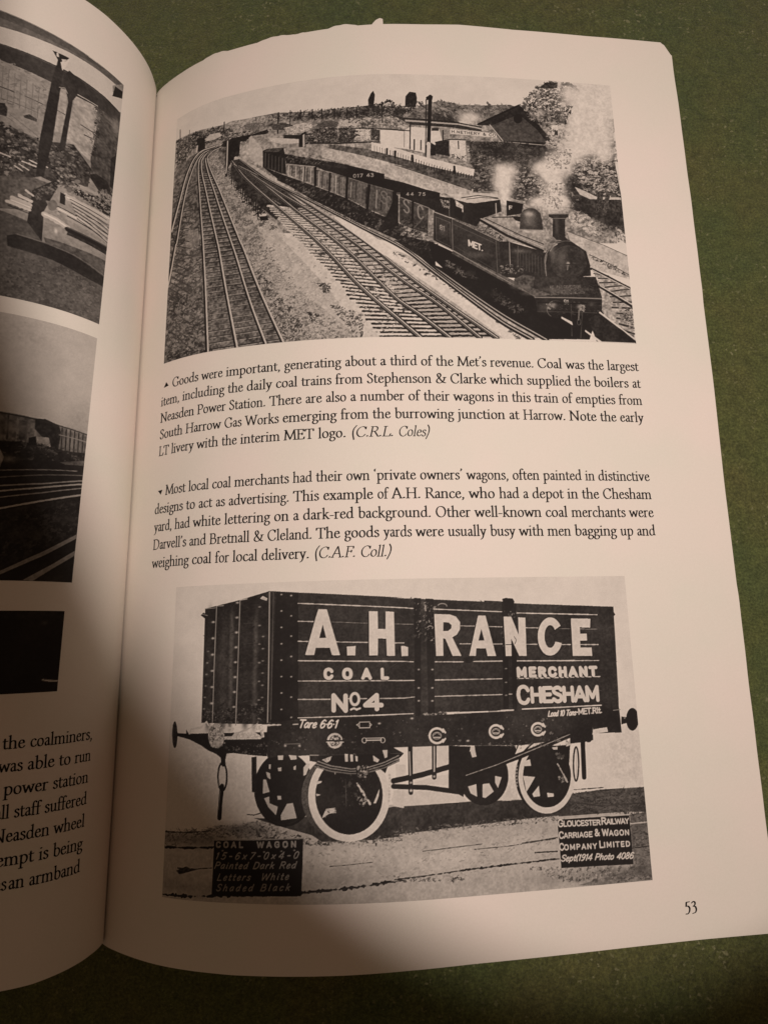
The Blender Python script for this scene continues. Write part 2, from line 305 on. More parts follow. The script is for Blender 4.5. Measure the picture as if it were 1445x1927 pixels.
# ------------------------------------------------------------------ lettering: pen strokes. '~' smooth path, '-' straight path, points in 1/100 em
SERIF = {
 'a': (39, "~ 8,33 13,39 20,40 26,37 28,29|- 28,30 28,7|~ 28,8 31,1 37,4|~ 28,23 16,21 8,14 9,5 15,0 22,3 28,9"),
 'b': (49, "- 12,68 12,4|~ 12,30 20,39 29,40 40,33 43,20 38,6 28,-1 18,1 12,6|- 5,65 12,68"),
 'c': (40, "~ 35,33 30,38 24,40 13,35 7,20 12,5 23,0 31,2 37,8"),
 'd': (50, "- 38,68 38,5|- 38,3 46,2|~ 38,33 28,40 14,36 7,19 12,4 22,0 32,4 38,10|- 31,65 38,68"),
 'e': (41, "- 8,23 34,25|~ 34,25 31,36 23,40 13,36 7,20 12,5 23,0 32,3 37,9"),
 'f': (29, "- 12,0 12,52|~ 12,50 14,62 21,68 28,67 32,62|- 4,39 26,39|- 5,0 20,0"),
 'g': (42, "~ 20,40 10,36 8,27 13,18 20,15 29,18 33,28 29,37 20,40|~ 14,16 8,9 13,3 26,2 36,-3 37,-12 28,-21 16,-22 7,-17 6,-9 14,2|- 30,37 41,38"),
 'h': (51, "- 11,68 11,0|~ 11,30 20,38 29,40 37,36 39,26|- 39,28 39,0|- 4,0 18,0|- 32,0 46,0|- 5,65 11,68"),
 'i': (25, "- 12,40 12,0|- 5,37 12,40|- 5,0 19,0|- 11,56.5 14,56.5|- 11,59 14,59"),
 'j': (24, "~ 13,40 13,10 12,-10 8,-19 0,-23|- 6,37 13,40|- 11,56.5 14,56.5|- 11,59 14,59"),
 'k': (48, "- 11,68 11,0|- 5,65 11,68|- 4,0 18,0|- 12,17 35,39|- 20,24 41,0|- 38,0 47,0|- 29,39 41,39"),
 'l': (24, "- 12,68 12,0|- 5,65 12,68|- 5,0 19,0"),
 'm': (77, "- 11,40 11,0|~ 11,30 20,38 28,40 35,36 38,26|- 38,28 38,0|~ 38,30 47,38 55,40 62,36 65,26|- 65,28 65,0|- 4,37 11,40|- 4,0 18,0|- 31,0 45,0|- 58,0 72,0"),
 'n': (51, "- 11,40 11,0|~ 11,30 20,38 29,40 37,36 39,26|- 39,28 39,0|- 4,37 11,40|- 4,0 18,0|- 32,0 46,0"),
 'o': (47, "~ 24,40 12,35 7,20 12,5 24,0 35,5 40,20 35,35 24,40"),
 'p': (50, "- 12,40 12,-24|~ 12,30 20,39 30,40 40,33 43,20 38,6 28,-1 18,1 12,6|- 5,37 12,40|- 4,-24 20,-24"),
 'r': (35, "- 11,40 11,0|~ 11,29 18,37 25,40 31,37|- 4,37 11,40|- 4,0 20,0"),
 's': (35, "~ 28,33 24,39 16,40 9,36 9,29 15,24 23,20 29,14 28,5 20,0 12,0 6,7"),
 't': (30, "~ 12,51 12,12 15,2 21,0 28,4|- 4,38 27,39"),
 'u': (50, "- 11,39 11,14|~ 11,16 13,4 20,0 28,3 37,11|- 37,40 37,3|- 37,3 45,1|- 4,37 11,40|- 30,37 37,40"),
 'v': (45, "- 7,39 22,1 38,39|- 2,39 14,39|- 31,39 43,39"),
 'w': (67, "- 7,39 20,1 34,36 48,1 61,39|- 2,39 14,39|- 54,39 66,39"),
 'x': (44, "- 8,39 37,0|- 36,39 7,0|- 3,39 16,39|- 29,39 41,39|- 2,0 14,0|- 29,0 43,0"),
 'y': (44, "- 8,39 23,2|~ 37,39 23,2 15,-15 5,-21|- 2,39 15,39|- 30,39 42,39"),
 '-': (30, "- 5,19 25,19"), '.': (22, "- 9,2 13,2|- 9,4.5 13,4.5|- 11,1 11,6"), ',': (22, "- 9,3 12,3|~ 10,4 13,-2 7,-11"),
 '’': (20, "~ 10,66 13,61 7,53"), '‘': (20, "~ 12,66 7,61 10,53"),
 '(': (30, "~ 25,72 12,50 12,20 25,-18"), ')': (30, "~ 5,72 18,50 18,20 5,-18"),
 '&': (72, "~ 62,37 54,14 38,1 20,-1 9,8 12,21 25,33 36,46 34,59 25,64 16,57 18,44 34,22 50,5 66,0|- 54,37 70,37"),
 'A': (66, "- 7,0 31,64|- 32,65 58,0|- 17,22 47,22|- 1,0 15,0|- 50,0 66,0"),
 'B': (58, "- 13,63 13,0|~ 13,62 32,63 42,56 42,42 32,34 14,34|~ 30,34 46,29 50,16 43,4 30,0 13,1|- 5,63 14,63|- 5,0 14,0"),
 'C': (66, "~ 57,50 50,60 38,64 20,58 8,40 10,18 24,2 42,-1 53,5 59,14|- 57,62 57,48"),
 'D': (73, "- 13,63 13,0|~ 13,62 36,63 56,54 65,34 58,12 40,1 13,1|- 5,63 14,63|- 5,0 14,0"),
 'F': (51, "- 13,63 13,0|- 5,63 46,63|- 46,63 47,51|- 13,34 38,34|- 38,40 38,28|- 5,0 23,0"),
 'E': (54, "- 13,63 13,0|- 5,63 46,63|- 46,63 47,51|- 13,34 38,34|- 38,40 38,28|- 5,0 48,0|- 48,0 51,13"),
 'G': (71, "~ 58,51 51,60 38,64 20,58 8,40 10,18 24,2 42,-1 58,5|- 59,26 59,4|- 58,62 58,48|- 50,26 68,26"),
 'H': (74, "- 14,63 14,0|- 60,63 60,0|- 14,33 60,33|- 5,63 23,63|- 51,63 69,63|- 5,0 23,0|- 51,0 69,0"),
 'L': (53, "- 13,63 13,0|- 5,63 23,63|- 5,0 48,0|- 48,0 51,15"),
 'M': (85, "- 15,63 10,0|- 15,62 43,3|- 43,3 70,62|- 70,63 75,0|- 6,63 17,63|- 69,63 80,63|- 3,0 18,0|- 66,0 84,0"),
 'N': (76, "- 14,63 14,0|- 14,62 62,1|- 62,63 62,0|- 4,63 15,63|- 54,63 71,63|- 5,0 23,0"),
 'O': (74, "~ 37,64 17,56 8,32 17,8 37,-1 57,8 66,32 57,56 37,64"),
 'P': (53, "- 13,63 13,0|~ 13,62 34,63 46,54 46,40 36,30 14,30|- 5,63 14,63|- 5,0 23,0"),
 'R': (61, "- 13,63 13,0|~ 13,62 34,63 44,55 44,42 34,33 14,33|- 30,33 56,0|- 54,0 64,0|- 5,63 14,63|- 5,0 23,0"),
 'S': (46, "~ 37,52 32,61 22,64 11,58 10,47 18,38 30,30 38,19 36,6 24,-1 12,1 6,12"),
 'T': (62, "- 31,62 31,0|- 5,62 57,62|- 5,62 4,50|- 57,62 58,50|- 22,0 41,0"),
 'W': (95, "- 8,63 28,1|- 28,1 48,60|- 48,60 68,1|- 68,1 88,63|- 1,63 18,63|- 80,63 96,63"),
 '5': (40, "- 14,40 32,41|- 14,40 11,19|~ 11,19 24,19 32,7 28,-10 18,-20 7,-20"),
 '3': (40, "~ 8,34 18,41 28,36 27,24 16,17|~ 16,17 29,13 33,-2 26,-16 10,-20"),
}
def path_points(spec):
    out = []
    for st in spec.split('|'):
        kind, rest = st[0], st[1:].split()
        p = np.array([[float(v) for v in q.split(',')] for q in rest])
        if kind == '~' and len(p) > 2:
            closed = np.allclose(p[0], p[-1]); q = []
            n = len(p)
            for i in range(n-1):
                p0 = p[i-1] if i > 0 else (p[-2] if closed else 2*p[0]-p[1])
                p3 = p[i+2] if i+2 < n else (p[1] if closed else 2*p[-1]-p[-2])
                for u in np.linspace(0, 1, 6, endpoint=False):
                    q.append(.5*((2*p[i])+(p[i+1]-p0)*u+(2*p0-5*p[i]+4*p[i+1]-p3)*u*u+(3*p[i]-p0-3*p[i+1]+p3)*u**3))
            q.append(p[-1]); p = np.array(q)
        out.append(p)
    return out

def glyph_mesh(spec, slant=0.0, pen=(3.9, 1.55), angle=14.0, cell=1.25):
    """outline the pen strokes by marching squares; returns verts (1/100 em) and faces"""
    paths = path_points(spec)
    allp = np.concatenate(paths); lo = allp.min(0)-6; hi = allp.max(0)+6
    nx, ny = int((hi[0]-lo[0])/cell)+2, int((hi[1]-lo[1])/cell)+2
    gx = lo[0]+cell*np.arange(nx); gy = lo[1]+cell*np.arange(ny)
    ca, sa = math.cos(math.radians(angle)), math.sin(math.radians(angle))
    tr = lambda p: np.stack([(p[..., 0]*ca+p[..., 1]*sa)/pen[0], (-p[..., 0]*sa+p[..., 1]*ca)/pen[1]], -1)
    G = tr(np.stack(np.meshgrid(gx, gy), -1)); D = np.full(G.shape[:2], 99.)
    for p in paths:
        q = tr(p)
        for a, b in zip(q[:-1], q[1:]):
            d = b-a; u = np.clip(((G-a) @ d)/max(d @ d, 1e-9), 0, 1)
            D = np.minimum(D, np.hypot(G[..., 0]-a[0]-u*d[0], G[..., 1]-a[1]-u*d[1]))
    F = 1-D; V = []; faces = []
    ins = F > 0
    for j in range(ny-1):
        run = None
        for i in range(nx-1):
            c = [(i, j), (i+1, j), (i+1, j+1), (i, j+1)]
            f = [F[y, x] for x, y in c]; n = sum(v > 0 for v in f)
            if n == 4:
                if run is None: run = i
                continue
            if run is not None:
                k = len(V); V += [(gx[run], gy[j]), (gx[i], gy[j]), (gx[i], gy[j+1]), (gx[run], gy[j+1])]; faces.append((k, k+1, k+2, k+3)); run = None
            if n == 0: continue
            poly = []
            for a in range(4):
                b_ = (a+1) % 4; (xa, ya), (xb, yb) = c[a], c[b_]
                if f[a] > 0: poly.append((gx[xa], gy[ya]))
                if (f[a] > 0) != (f[b_] > 0):
                    w = f[a]/(f[a]-f[b_]); poly.append((gx[xa]+(gx[xb]-gx[xa])*w, gy[ya]+(gy[yb]-gy[ya])*w))
            if len(poly) > 2:
                k = len(V); V += poly; faces.append(tuple(range(k, k+len(poly))))
    V = np.array(V); V[:, 0] += slant*V[:, 1]
    return V, faces
GLYPH = {}
def glyph(ch, italic):
    if (ch, italic) not in GLYPH:
        adv, spec = SERIF[ch]
        v, f = glyph_mesh(spec, .22 if italic else 0, (4.4, 1.95) if italic else (5.4, 2.25))
        if italic: v = v*np.array([.94, 1]); adv = adv*.9
        GLYPH[(ch, italic)] = (adv, v, f)
    return GLYPH[(ch, italic)]

rng = random.Random(5)
def set_text(name, side, page, lines, em, extra=(), label=None):
    V, F = [], []; n = 0
    for t0, words in lines:
        for k in range(len(words)-1):
            s0, w = words[k]; s1, last = words[k+1][0], k == len(words)-2
            it = w.startswith('/'); w = w.lstrip('/')
            adv = sum(glyph(c, it)[0] for c in w)
            nat = (adv+(0 if last else 26))*em/100
            dr = 1 if side == 'R' else -1
            kx = min(max(abs(s1-s0)/nat, .80), 1.22)*dr
            x = s0-3*em/100*dr
            for c in w:
                a, v, f = glyph(c, it)
                q = np.stack([x+v[:, 0]*em/100*kx, t0+rng.uniform(-.012, .012)+v[:, 1]*em/100], -1)
                V.append(q); F += [tuple(i+n for i in g) for g in f]; n += len(q); x += a*em/100*kx
    for tri in extra:
        V.append(np.array(tri)); F.append(tuple(range(n, n+3))); n += 3
    V = np.concatenate(V)
    o = mesh_object(name, page_points(side, V[:, 0], V[:, 1], .03), F, INK, page, smooth=False)
    if label: o['label'] = label
    return o
EM = 3.9
set_text('caption', 'R', page_right, CAPS['up'], EM, TRI[:1], 'five line caption beginning Goods were important')
set_text('caption', 'R', page_right, CAPS['down'], EM, TRI[1:], 'five line caption beginning Most local coal merchants')
set_text('text_block', 'L', page_left, CAPS['left'], EM, (), 'right hand ends of seven lines of text on the left page')
set_text('page_number', 'R', page_right, [[PN[0][1], [[PN[0][0], '53'], [PN[1][0]+.3, '']]]], EM, (), 'page number 53')

# ------------------------------------------------------------------ the printed photographs
SANS = {
 'A': (56, "- 4,0 28,66 52,0|- 13,20 43,20"), 'B': (54, "- 8,0 8,66|~ 8,66 34,64 42,50 34,36 8,36|~ 30,36 48,26 46,8 34,0 8,0"),
 'C': (56, "~ 50,52 42,63 28,67 12,58 6,33 12,8 28,-1 42,3 50,14"), 'D': (56, "- 8,0 8,66|~ 8,66 34,64 48,50 50,33 48,16 34,2 8,0"),
 'E': (48, "- 44,66 8,66 8,0 44,0|- 8,34 38,34"), 'F': (46, "- 43,66 8,66 8,0|- 8,34 36,34"),
 'G': (58, "~ 50,52 42,63 28,67 12,58 6,33 12,8 28,-1 42,3 50,12|- 51,8 51,30 34,30"), 'H': (56, "- 8,0 8,66|- 48,0 48,66|- 8,34 48,34"),
 'I': (18, "- 9,0 9,66"), 'K': (54, "- 8,0 8,66|- 48,66 8,26|- 22,38 50,0"), 'L': (46, "- 8,66 8,0 42,0"),
 'M': (66, "- 8,0 8,66 33,14 58,66 58,0"), 'N': (58, "- 8,0 8,66 50,0 50,66"), 'O': (60, "~ 30,67 12,58 6,33 12,8 30,-1 48,8 54,33 48,58 30,67"),
 'P': (52, "- 8,0 8,66|~ 8,66 36,64 46,49 36,33 8,32"), 'R': (54, "- 8,0 8,66|~ 8,66 36,64 46,50 36,35 8,34|- 28,34 50,0"),
 'S': (50, "~ 44,55 36,65 24,67 10,60 9,46 22,36 38,28 44,14 36,2 22,-1 6,10"), 'T': (50, "- 2,66 48,66|- 25,66 25,0"),
 'U': (56, "~ 8,66 8,22 14,4 28,-1 42,4 48,22 48,66"), 'W': (78, "- 3,66 20,0 39,60 58,0 75,66"), 'Y': (52, "- 3,66 26,34 49,66|- 26,34 26,0"),
 '&': (62, "~ 54,30 40,6 22,-1 8,8 10,22 24,34 36,48 32,64 20,66 14,54 24,36 56,0"), '.': (18, "- 8,3 10,3"), '-': (34, "- 6,28 28,28"),
 '·': (18, "- 8,30 10,30"), ' ': (30, ""), '(': (24, "~ 18,70 8,48 8,18 18,-6"),
 '0': (46, "~ 23,67 9,56 6,33 9,10 23,-1 37,10 40,33 37,56 23,67"), '1': (28, "- 6,54 17,66 17,0"), '2': (46, "~ 6,50 14,64 28,66 38,54 34,38 6,1|- 6,0 42,0"),
 '3': (46, "~ 6,60 22,67 36,58 34,42 20,36|~ 20,36 38,28 38,8 24,-1 6,6"), '4': (48, "- 34,0 34,66 4,18 46,18"), '5': (46, "- 40,66 12,66 9,36|~ 9,36 26,42 40,28 36,6 20,-1 6,6"),
 '6': (46, "~ 38,60 24,66 10,50 6,22 14,2 26,-1 40,12 36,32 22,38 8,26"), '7': (44, "- 4,66 42,66 16,0"), '8': (46, "~ 23,67 9,56 14,40 34,28 40,12 23,-1 6,12 12,28 32,40 37,56 23,67"),
 '9': (46, "~ 38,40 24,30 10,40 10,58 24,67 38,56 38,26 28,4 12,0"),
 'x': (40, "- 5,40 34,2|- 34,40 5,2"), 'a': (42, "~ 34,38 18,42 6,24 10,4 22,2 34,20|- 34,40 34,6 40,2"), 'b': (42, "- 8,66 8,2|~ 8,28 22,42 36,30 34,8 20,-1 8,8"),
 'c': (38, "~ 34,34 22,42 8,30 8,10 20,-1 34,8"), 'd': (44, "~ 34,34 20,42 6,26 8,6 20,0 34,16|- 34,66 34,6 40,2"), 'e': (38, "~ 8,20 30,26 30,38 18,42 7,26 10,4 22,-1 34,8"),
 'h': (44, "- 8,66 8,0|~ 8,26 20,41 32,38 34,20 34,4 40,2"), 'i': (22, "- 10,40 10,4|- 10,4 16,2|- 10,56 11,57"), 'k': (42, "- 8,66 8,0|- 34,40 10,20|- 18,26 38,0"), 'l': (22, "- 10,66 10,4|- 10,4 16,2"),
 'n': (44, "- 8,40 8,0|~ 8,26 20,41 32,38 34,20 34,4 40,2"), 'o': (42, "~ 21,42 8,34 6,20 12,2 21,-1 34,8 36,22 30,38 21,42"), 'p': (44, "- 8,42 8,-20|~ 8,28 22,42 36,30 34,8 20,-1 8,8"),
 'r': (32, "- 8,40 8,0|~ 8,26 16,38 28,40"), 's': (36, "~ 30,36 18,42 8,34 14,24 28,16 28,4 16,-1 4,6"), 't': (28, "- 12,60 12,6|~ 12,8 16,0 26,3|- 2,40 24,40"), 'u': (44, "~ 8,40 8,12 16,0 28,6 34,18|- 34,40 34,6 40,2"), 'w': (60, "- 6,40 16,2 30,36 42,2 54,40"),
}

class Plate:
    """draws one printed photograph, tone 0 (full ink) to 1 (bare paper), in page millimetres"""
    def __init__(self, rect, ppm, seed):
        self.s0, self.s1, self.t0, self.t1 = rect; self.k = ppm
        self.w = int((self.s1-self.s0)*ppm)+1; self.h = int((self.t1-self.t0)*ppm)+1
        self.g = np.full((self.h, self.w), .8, np.float32)
        self.r = np.random.RandomState(seed)
        self.N = [self.field(c) for c in (1.6, 4, 12, 55)]
    def field(self, cell):
        out = np.zeros((self.h, self.w), np.float32); amp = 1
        for c in (cell, cell*2.3):
            ny, nx = int(self.h/c)+3, int(self.w/c)+3; a = self.r.rand(ny, nx).astype(np.float32)-.5
            y = np.arange(self.h)/c; x = np.arange(self.w)/c; iy = y.astype(int); ix = x.astype(int); fy = (y-iy)[:, None]; fx = (x-ix)[None, :]
            A = a[iy][:, ix]; B = a[iy][:, ix+1]; D = a[iy+1][:, ix]; E = a[iy+1][:, ix+1]
            out += amp*((A*(1-fx)+B*fx)*(1-fy)+(D*(1-fx)+E*fx)*fy); amp *= .8
        return out*1.7
    def px(self, P):
        P = np.array(P, float).reshape(-1, 2); return np.stack([(P[:, 0]-self.s0)*self.k, (P[:, 1]-self.t0)*self.k], -1)
    def box(self, lo, hi):
        x0, y0 = max(int(lo[0])-1, 0), max(int(lo[1])-1, 0); x1, y1 = min(int(hi[0])+3, self.w), min(int(hi[1])+3, self.h)
        return (x0, y0, x1, y1) if x1 > x0 and y1 > y0 else None
    def mask(self, p):
        b = self.box(p.min(0), p.max(0))
        if b is None: return None, None
        x0, y0, x1, y1 = b; acc = 0
        for oy in (.25, .75):
            Y = (np.arange(y0, y1)+oy-.5)[:, None]; X = np.arange(x0, x1)[None, :].astype(float)
            win = np.zeros((y1-y0, x1-x0), np.float32)
            cov = np.zeros_like(win)
            for (ax, ay), (bx, by) in zip(p, np.roll(p, -1, 0)):
                if ay == by: continue
                hit = ((ay > Y) != (by > Y)); xi = ax+(Y-ay)*(bx-ax)/(by-ay)
                edge = np.clip(X-xi+.5, 0, 1)              # anti aliased crossing
                cov += np.where(hit, edge*(1 if by > ay else -1), 0)
            acc = acc+np.clip(np.abs(cov), 0, 1)
        return b, acc/2
    def put(self, b, m, tone, na=0, nt=1):
        x0, y0, x1, y1 = b; v = tone
        if na: v = tone+na*self.N[nt][y0:y1, x0:x1]
        self.g[y0:y1, x0:x1] += (v-self.g[y0:y1, x0:x1])*m
    def polygon(self, tone, P, na, nt, al):
        b, m = self.mask(self.px(P))
        if b: self.put(b, m*al, tone, na, nt)
    def stroke(self, tone, w, P, rough=0, smooth=False):
        p = self.px(P)
        if smooth:
            q = np.concatenate([[2*p[0]-p[1]], p, [2*p[-1]-p[-2]]]); u = np.linspace(0, 1, 7)[:-1, None]; out = []
            for i in range(1, len(q)-2):
                m0 = (q[i+1]-q[i-1])*.5; m1 = (q[i+2]-q[i])*.5; L = np.hypot(*(q[i+1]-q[i]))
                m0 = m0/max(np.hypot(*m0), 1e-6)*L; m1 = m1/max(np.hypot(*m1), 1e-6)*L
                out.append((2*u**3-3*u**2+1)*q[i]+(u**3-2*u**2+u)*m0+(-2*u**3+3*u**2)*q[i+1]+(u**3-u**2)*m1)
            p = np.concatenate(out+[p[-1:]])
        n = len(p)
        ws = np.linspace(w[0], w[1], n) if isinstance(w, list) else np.full(n, w)
        ws = np.maximum(ws*self.k, .8)
        b = self.box(p.min(0)-ws.max(), p.max(0)+ws.max())
        if b is None: return
        x0, y0, x1, y1 = b; best = np.zeros((y1-y0, x1-x0), np.float32)
        for i in range(n-1):
            a, c = p[i], p[i+1]; r = max(ws[i], ws[i+1])
            bb = self.box(np.minimum(a, c)-r, np.maximum(a, c)+r)
            if bb is None: continue
            X, Y = np.meshgrid(np.arange(bb[0], bb[2]), np.arange(bb[1], bb[3])); d = c-a; L = max(d @ d, 1e-6)
            u = np.clip(((X-a[0])*d[0]+(Y-a[1])*d[1])/L, 0, 1)
            D = np.hypot(X-a[0]-u*d[0], Y-a[1]-u*d[1]); hw = (ws[i]+(ws[i+1]-ws[i])*u)/2
            if rough: hw = hw*(1+rough*self.N[1][bb[1]:bb[3], bb[0]:bb[2]])
            m = np.clip(hw-D+.5, 0, 1)
            v = best[bb[1]-y0:bb[3]-y0, bb[0]-x0:bb[2]-x0]; np.maximum(v, m, out=v)
        self.put(b, best, tone)
    def scatter(self, P, n, size, tones, asp, ang):
        p = self.px(P); lo, hi = p.min(0), p.max(0)
        b, m = self.mask(p)
        if b is None: return
        x0, y0, x1, y1 = b; size = size*self.k; got = 0; tries = 0
        while got < n and tries < n*8:
            tries += 1
            x = self.r.uniform(max(lo[0], 0), min(hi[0], self.w-1)); y = self.r.uniform(max(lo[1], 0), min(hi[1], self.h-1))
            iy, ix = int(y)-y0, int(x)-x0
            if not (0 <= iy < m.shape[0] and 0 <= ix < m.shape[1]) or m[iy, ix] < .5: continue
            got += 1
            r = size*.5*math.exp(self.r.normal(0, .45)); th = ang+self.r.normal(0, .5); rx, ry = r*asp**.5, r/asp**.5
            bb = self.box((x-rx-1, y-rx-1), (x+rx+1, y+rx+1))
            if bb is None: continue
            X, Y = np.meshgrid(np.arange(bb[0], bb[2])-x, np.arange(bb[1], bb[3])-y); c, s = math.cos(th), math.sin(th)
            q = np.hypot((X*c+Y*s)/rx, (-X*s+Y*c)/ry)+.9*self.N[0][bb[1]:bb[3], bb[0]:bb[2]]
            self.put(bb, np.clip((1-q)*r*.8+.3, 0, 1)*.74, tones[self.r.randint(len(tones))])
    def splat(self, tone, c, rx, ry, al):
        x, y = self.px(c)[0]; rx *= self.k; ry *= self.k
        bb = self.box((x-rx*1.7, y-ry*1.7), (x+rx*1.7, y+ry*1.7))
        if bb is None: return
        X, Y = np.meshgrid(np.arange(bb[0], bb[2]), np.arange(bb[1], bb[3])); q = ((X-x)/rx)**2+((Y-y)/ry)**2
        n = self.N[2][bb[1]:bb[3], bb[0]:bb[2]] if rx > 12 else 0
        self.put(bb, np.clip(np.exp(-q*1.3)*al*1.35*(1+.22*n), 0, 1), tone, .05, 1)
    def letters(self, text, P, h, w, tone, font):
        p0, p1 = np.array(P[:2]), np.array(P[2:]); d = p1-p0; L = np.hypot(*d)
        slant = .36 if font == 'I' else 0
        tot = sum(SANS[c][0] for c in text); lo = 0; kx = (L+0*w)/max(tot-8, 1); ky = (h-w)/66
        track = 0
        if kx > ky*1.2 and len(text) > 1:                # keep the letter shapes, open the spacing
            track = (kx-ky*1.2)*max(tot-8, 1)/(len(text)-1); kx = ky*1.2
        x = -4*kx
        for c in text:
            a, spec = SANS[c]
            if spec:
                for q in path_points(spec):
                    qx = x+(q[:, 0]+slant*q[:, 1])*kx; qy = q[:, 1]*ky+w/2
                    pts = np.stack([p0[0]+d[0]/L*qx, p0[1]+d[1]/L*qx+qy], -1)
                    self.stroke(tone, w, pts)
            x += a*kx+track
    def draw(self, ops):
        for o in ops:
            k = o[0]
            if k == 'p': self.polygon(*o[1:])
            elif k == 'l': self.stroke(*o[1:])
            elif k == 'r': self.stroke(*o[1:], smooth=True)
            elif k == 's': self.scatter(*o[1:])
            elif k == 'b': self.splat(*o[1:])
            elif k == 't': self.letters(*o[1:])
    def sample(self, s, t):
        x = np.clip((s-self.s0)*self.k, 0, self.w-1.001); y = np.clip((t-self.t0)*self.k, 0, self.h-1.001)
        ix, iy = x.astype(int), y.astype(int); fx, fy = x-ix, y-iy; g = self.g
        return (g[iy, ix]*(1-fx)+g[iy, ix+1]*fx)*(1-fy)+(g[iy+1, ix]*(1-fx)+g[iy+1, ix+1]*fx)*fy

def printed_photograph(key, page, ppm, cell, label):
    side, s0, s1, t0, t1 = RECT[key][:5]; lean = RECT[key][5] if len(RECT[key]) > 5 else 0   # lean: the plate sits slightly askew
    pl = Plate((s0, s1, t0, t1), ppm, len(key)*7+1); pl.draw(ART[key])
    pl.g = pl.g+.075*pl.N[3]*np.clip(1.1-pl.g, .18, 1)  # uneven exposure of the old plate
    g = pl.g+.022*pl.N[0]*(1-np.abs(2*np.clip(pl.g, 0, 1)-1)**2)   # grain of the old print
    def soft(g, n):
        for _ in range(n):
            b = g.copy(); b[1:-1, 1:-1] = (g[1:-1, 1:-1]*2+g[:-2, 1:-1]+g[2:, 1:-1]+g[1:-1, :-2]+g[1:-1, 2:])/6; g = b
        return g
    pl.g = g+.4*(g-soft(g, 9))                          # the crisp, etched look of a reproduced print
    nu, nv = int((s1-s0)/cell)+1, int((t1-t0)/cell)+1
    s, t = np.meshgrid(np.linspace(s0, s1, nu), np.linspace(t0, t1, nv))
    s = s+lean*(t1-t)/(t1-t0)*(s1-s)/(s1-s0)
    tone = np.clip((pl.sample(s, t)-.5)*1.07+.505, 0, 1)
    tone = np.clip(tone+.025*(pl.r.rand(nv, nu)-.5), 0, 1)
    V = page_points(side, s, t, .03).reshape(-1, 3)
    o = mesh_object('printed_photograph', V, grid_faces(nu, nv, side == 'L'), PRINT, page)
    a = (tone**2.2)[..., None]; paper = np.array([.80, .735, .665]); ink = np.array([.021, .018, .017])
    col = np.ones((nu*nv, 4), np.float32); col[:, :3] = (ink+(paper-ink)*a).reshape(-1, 3)
    at = o.data.color_attributes.new('ink', 'FLOAT_COLOR', 'POINT'); at.data.foreach_set('color', col.ravel())
    o['label'] = label
    return o

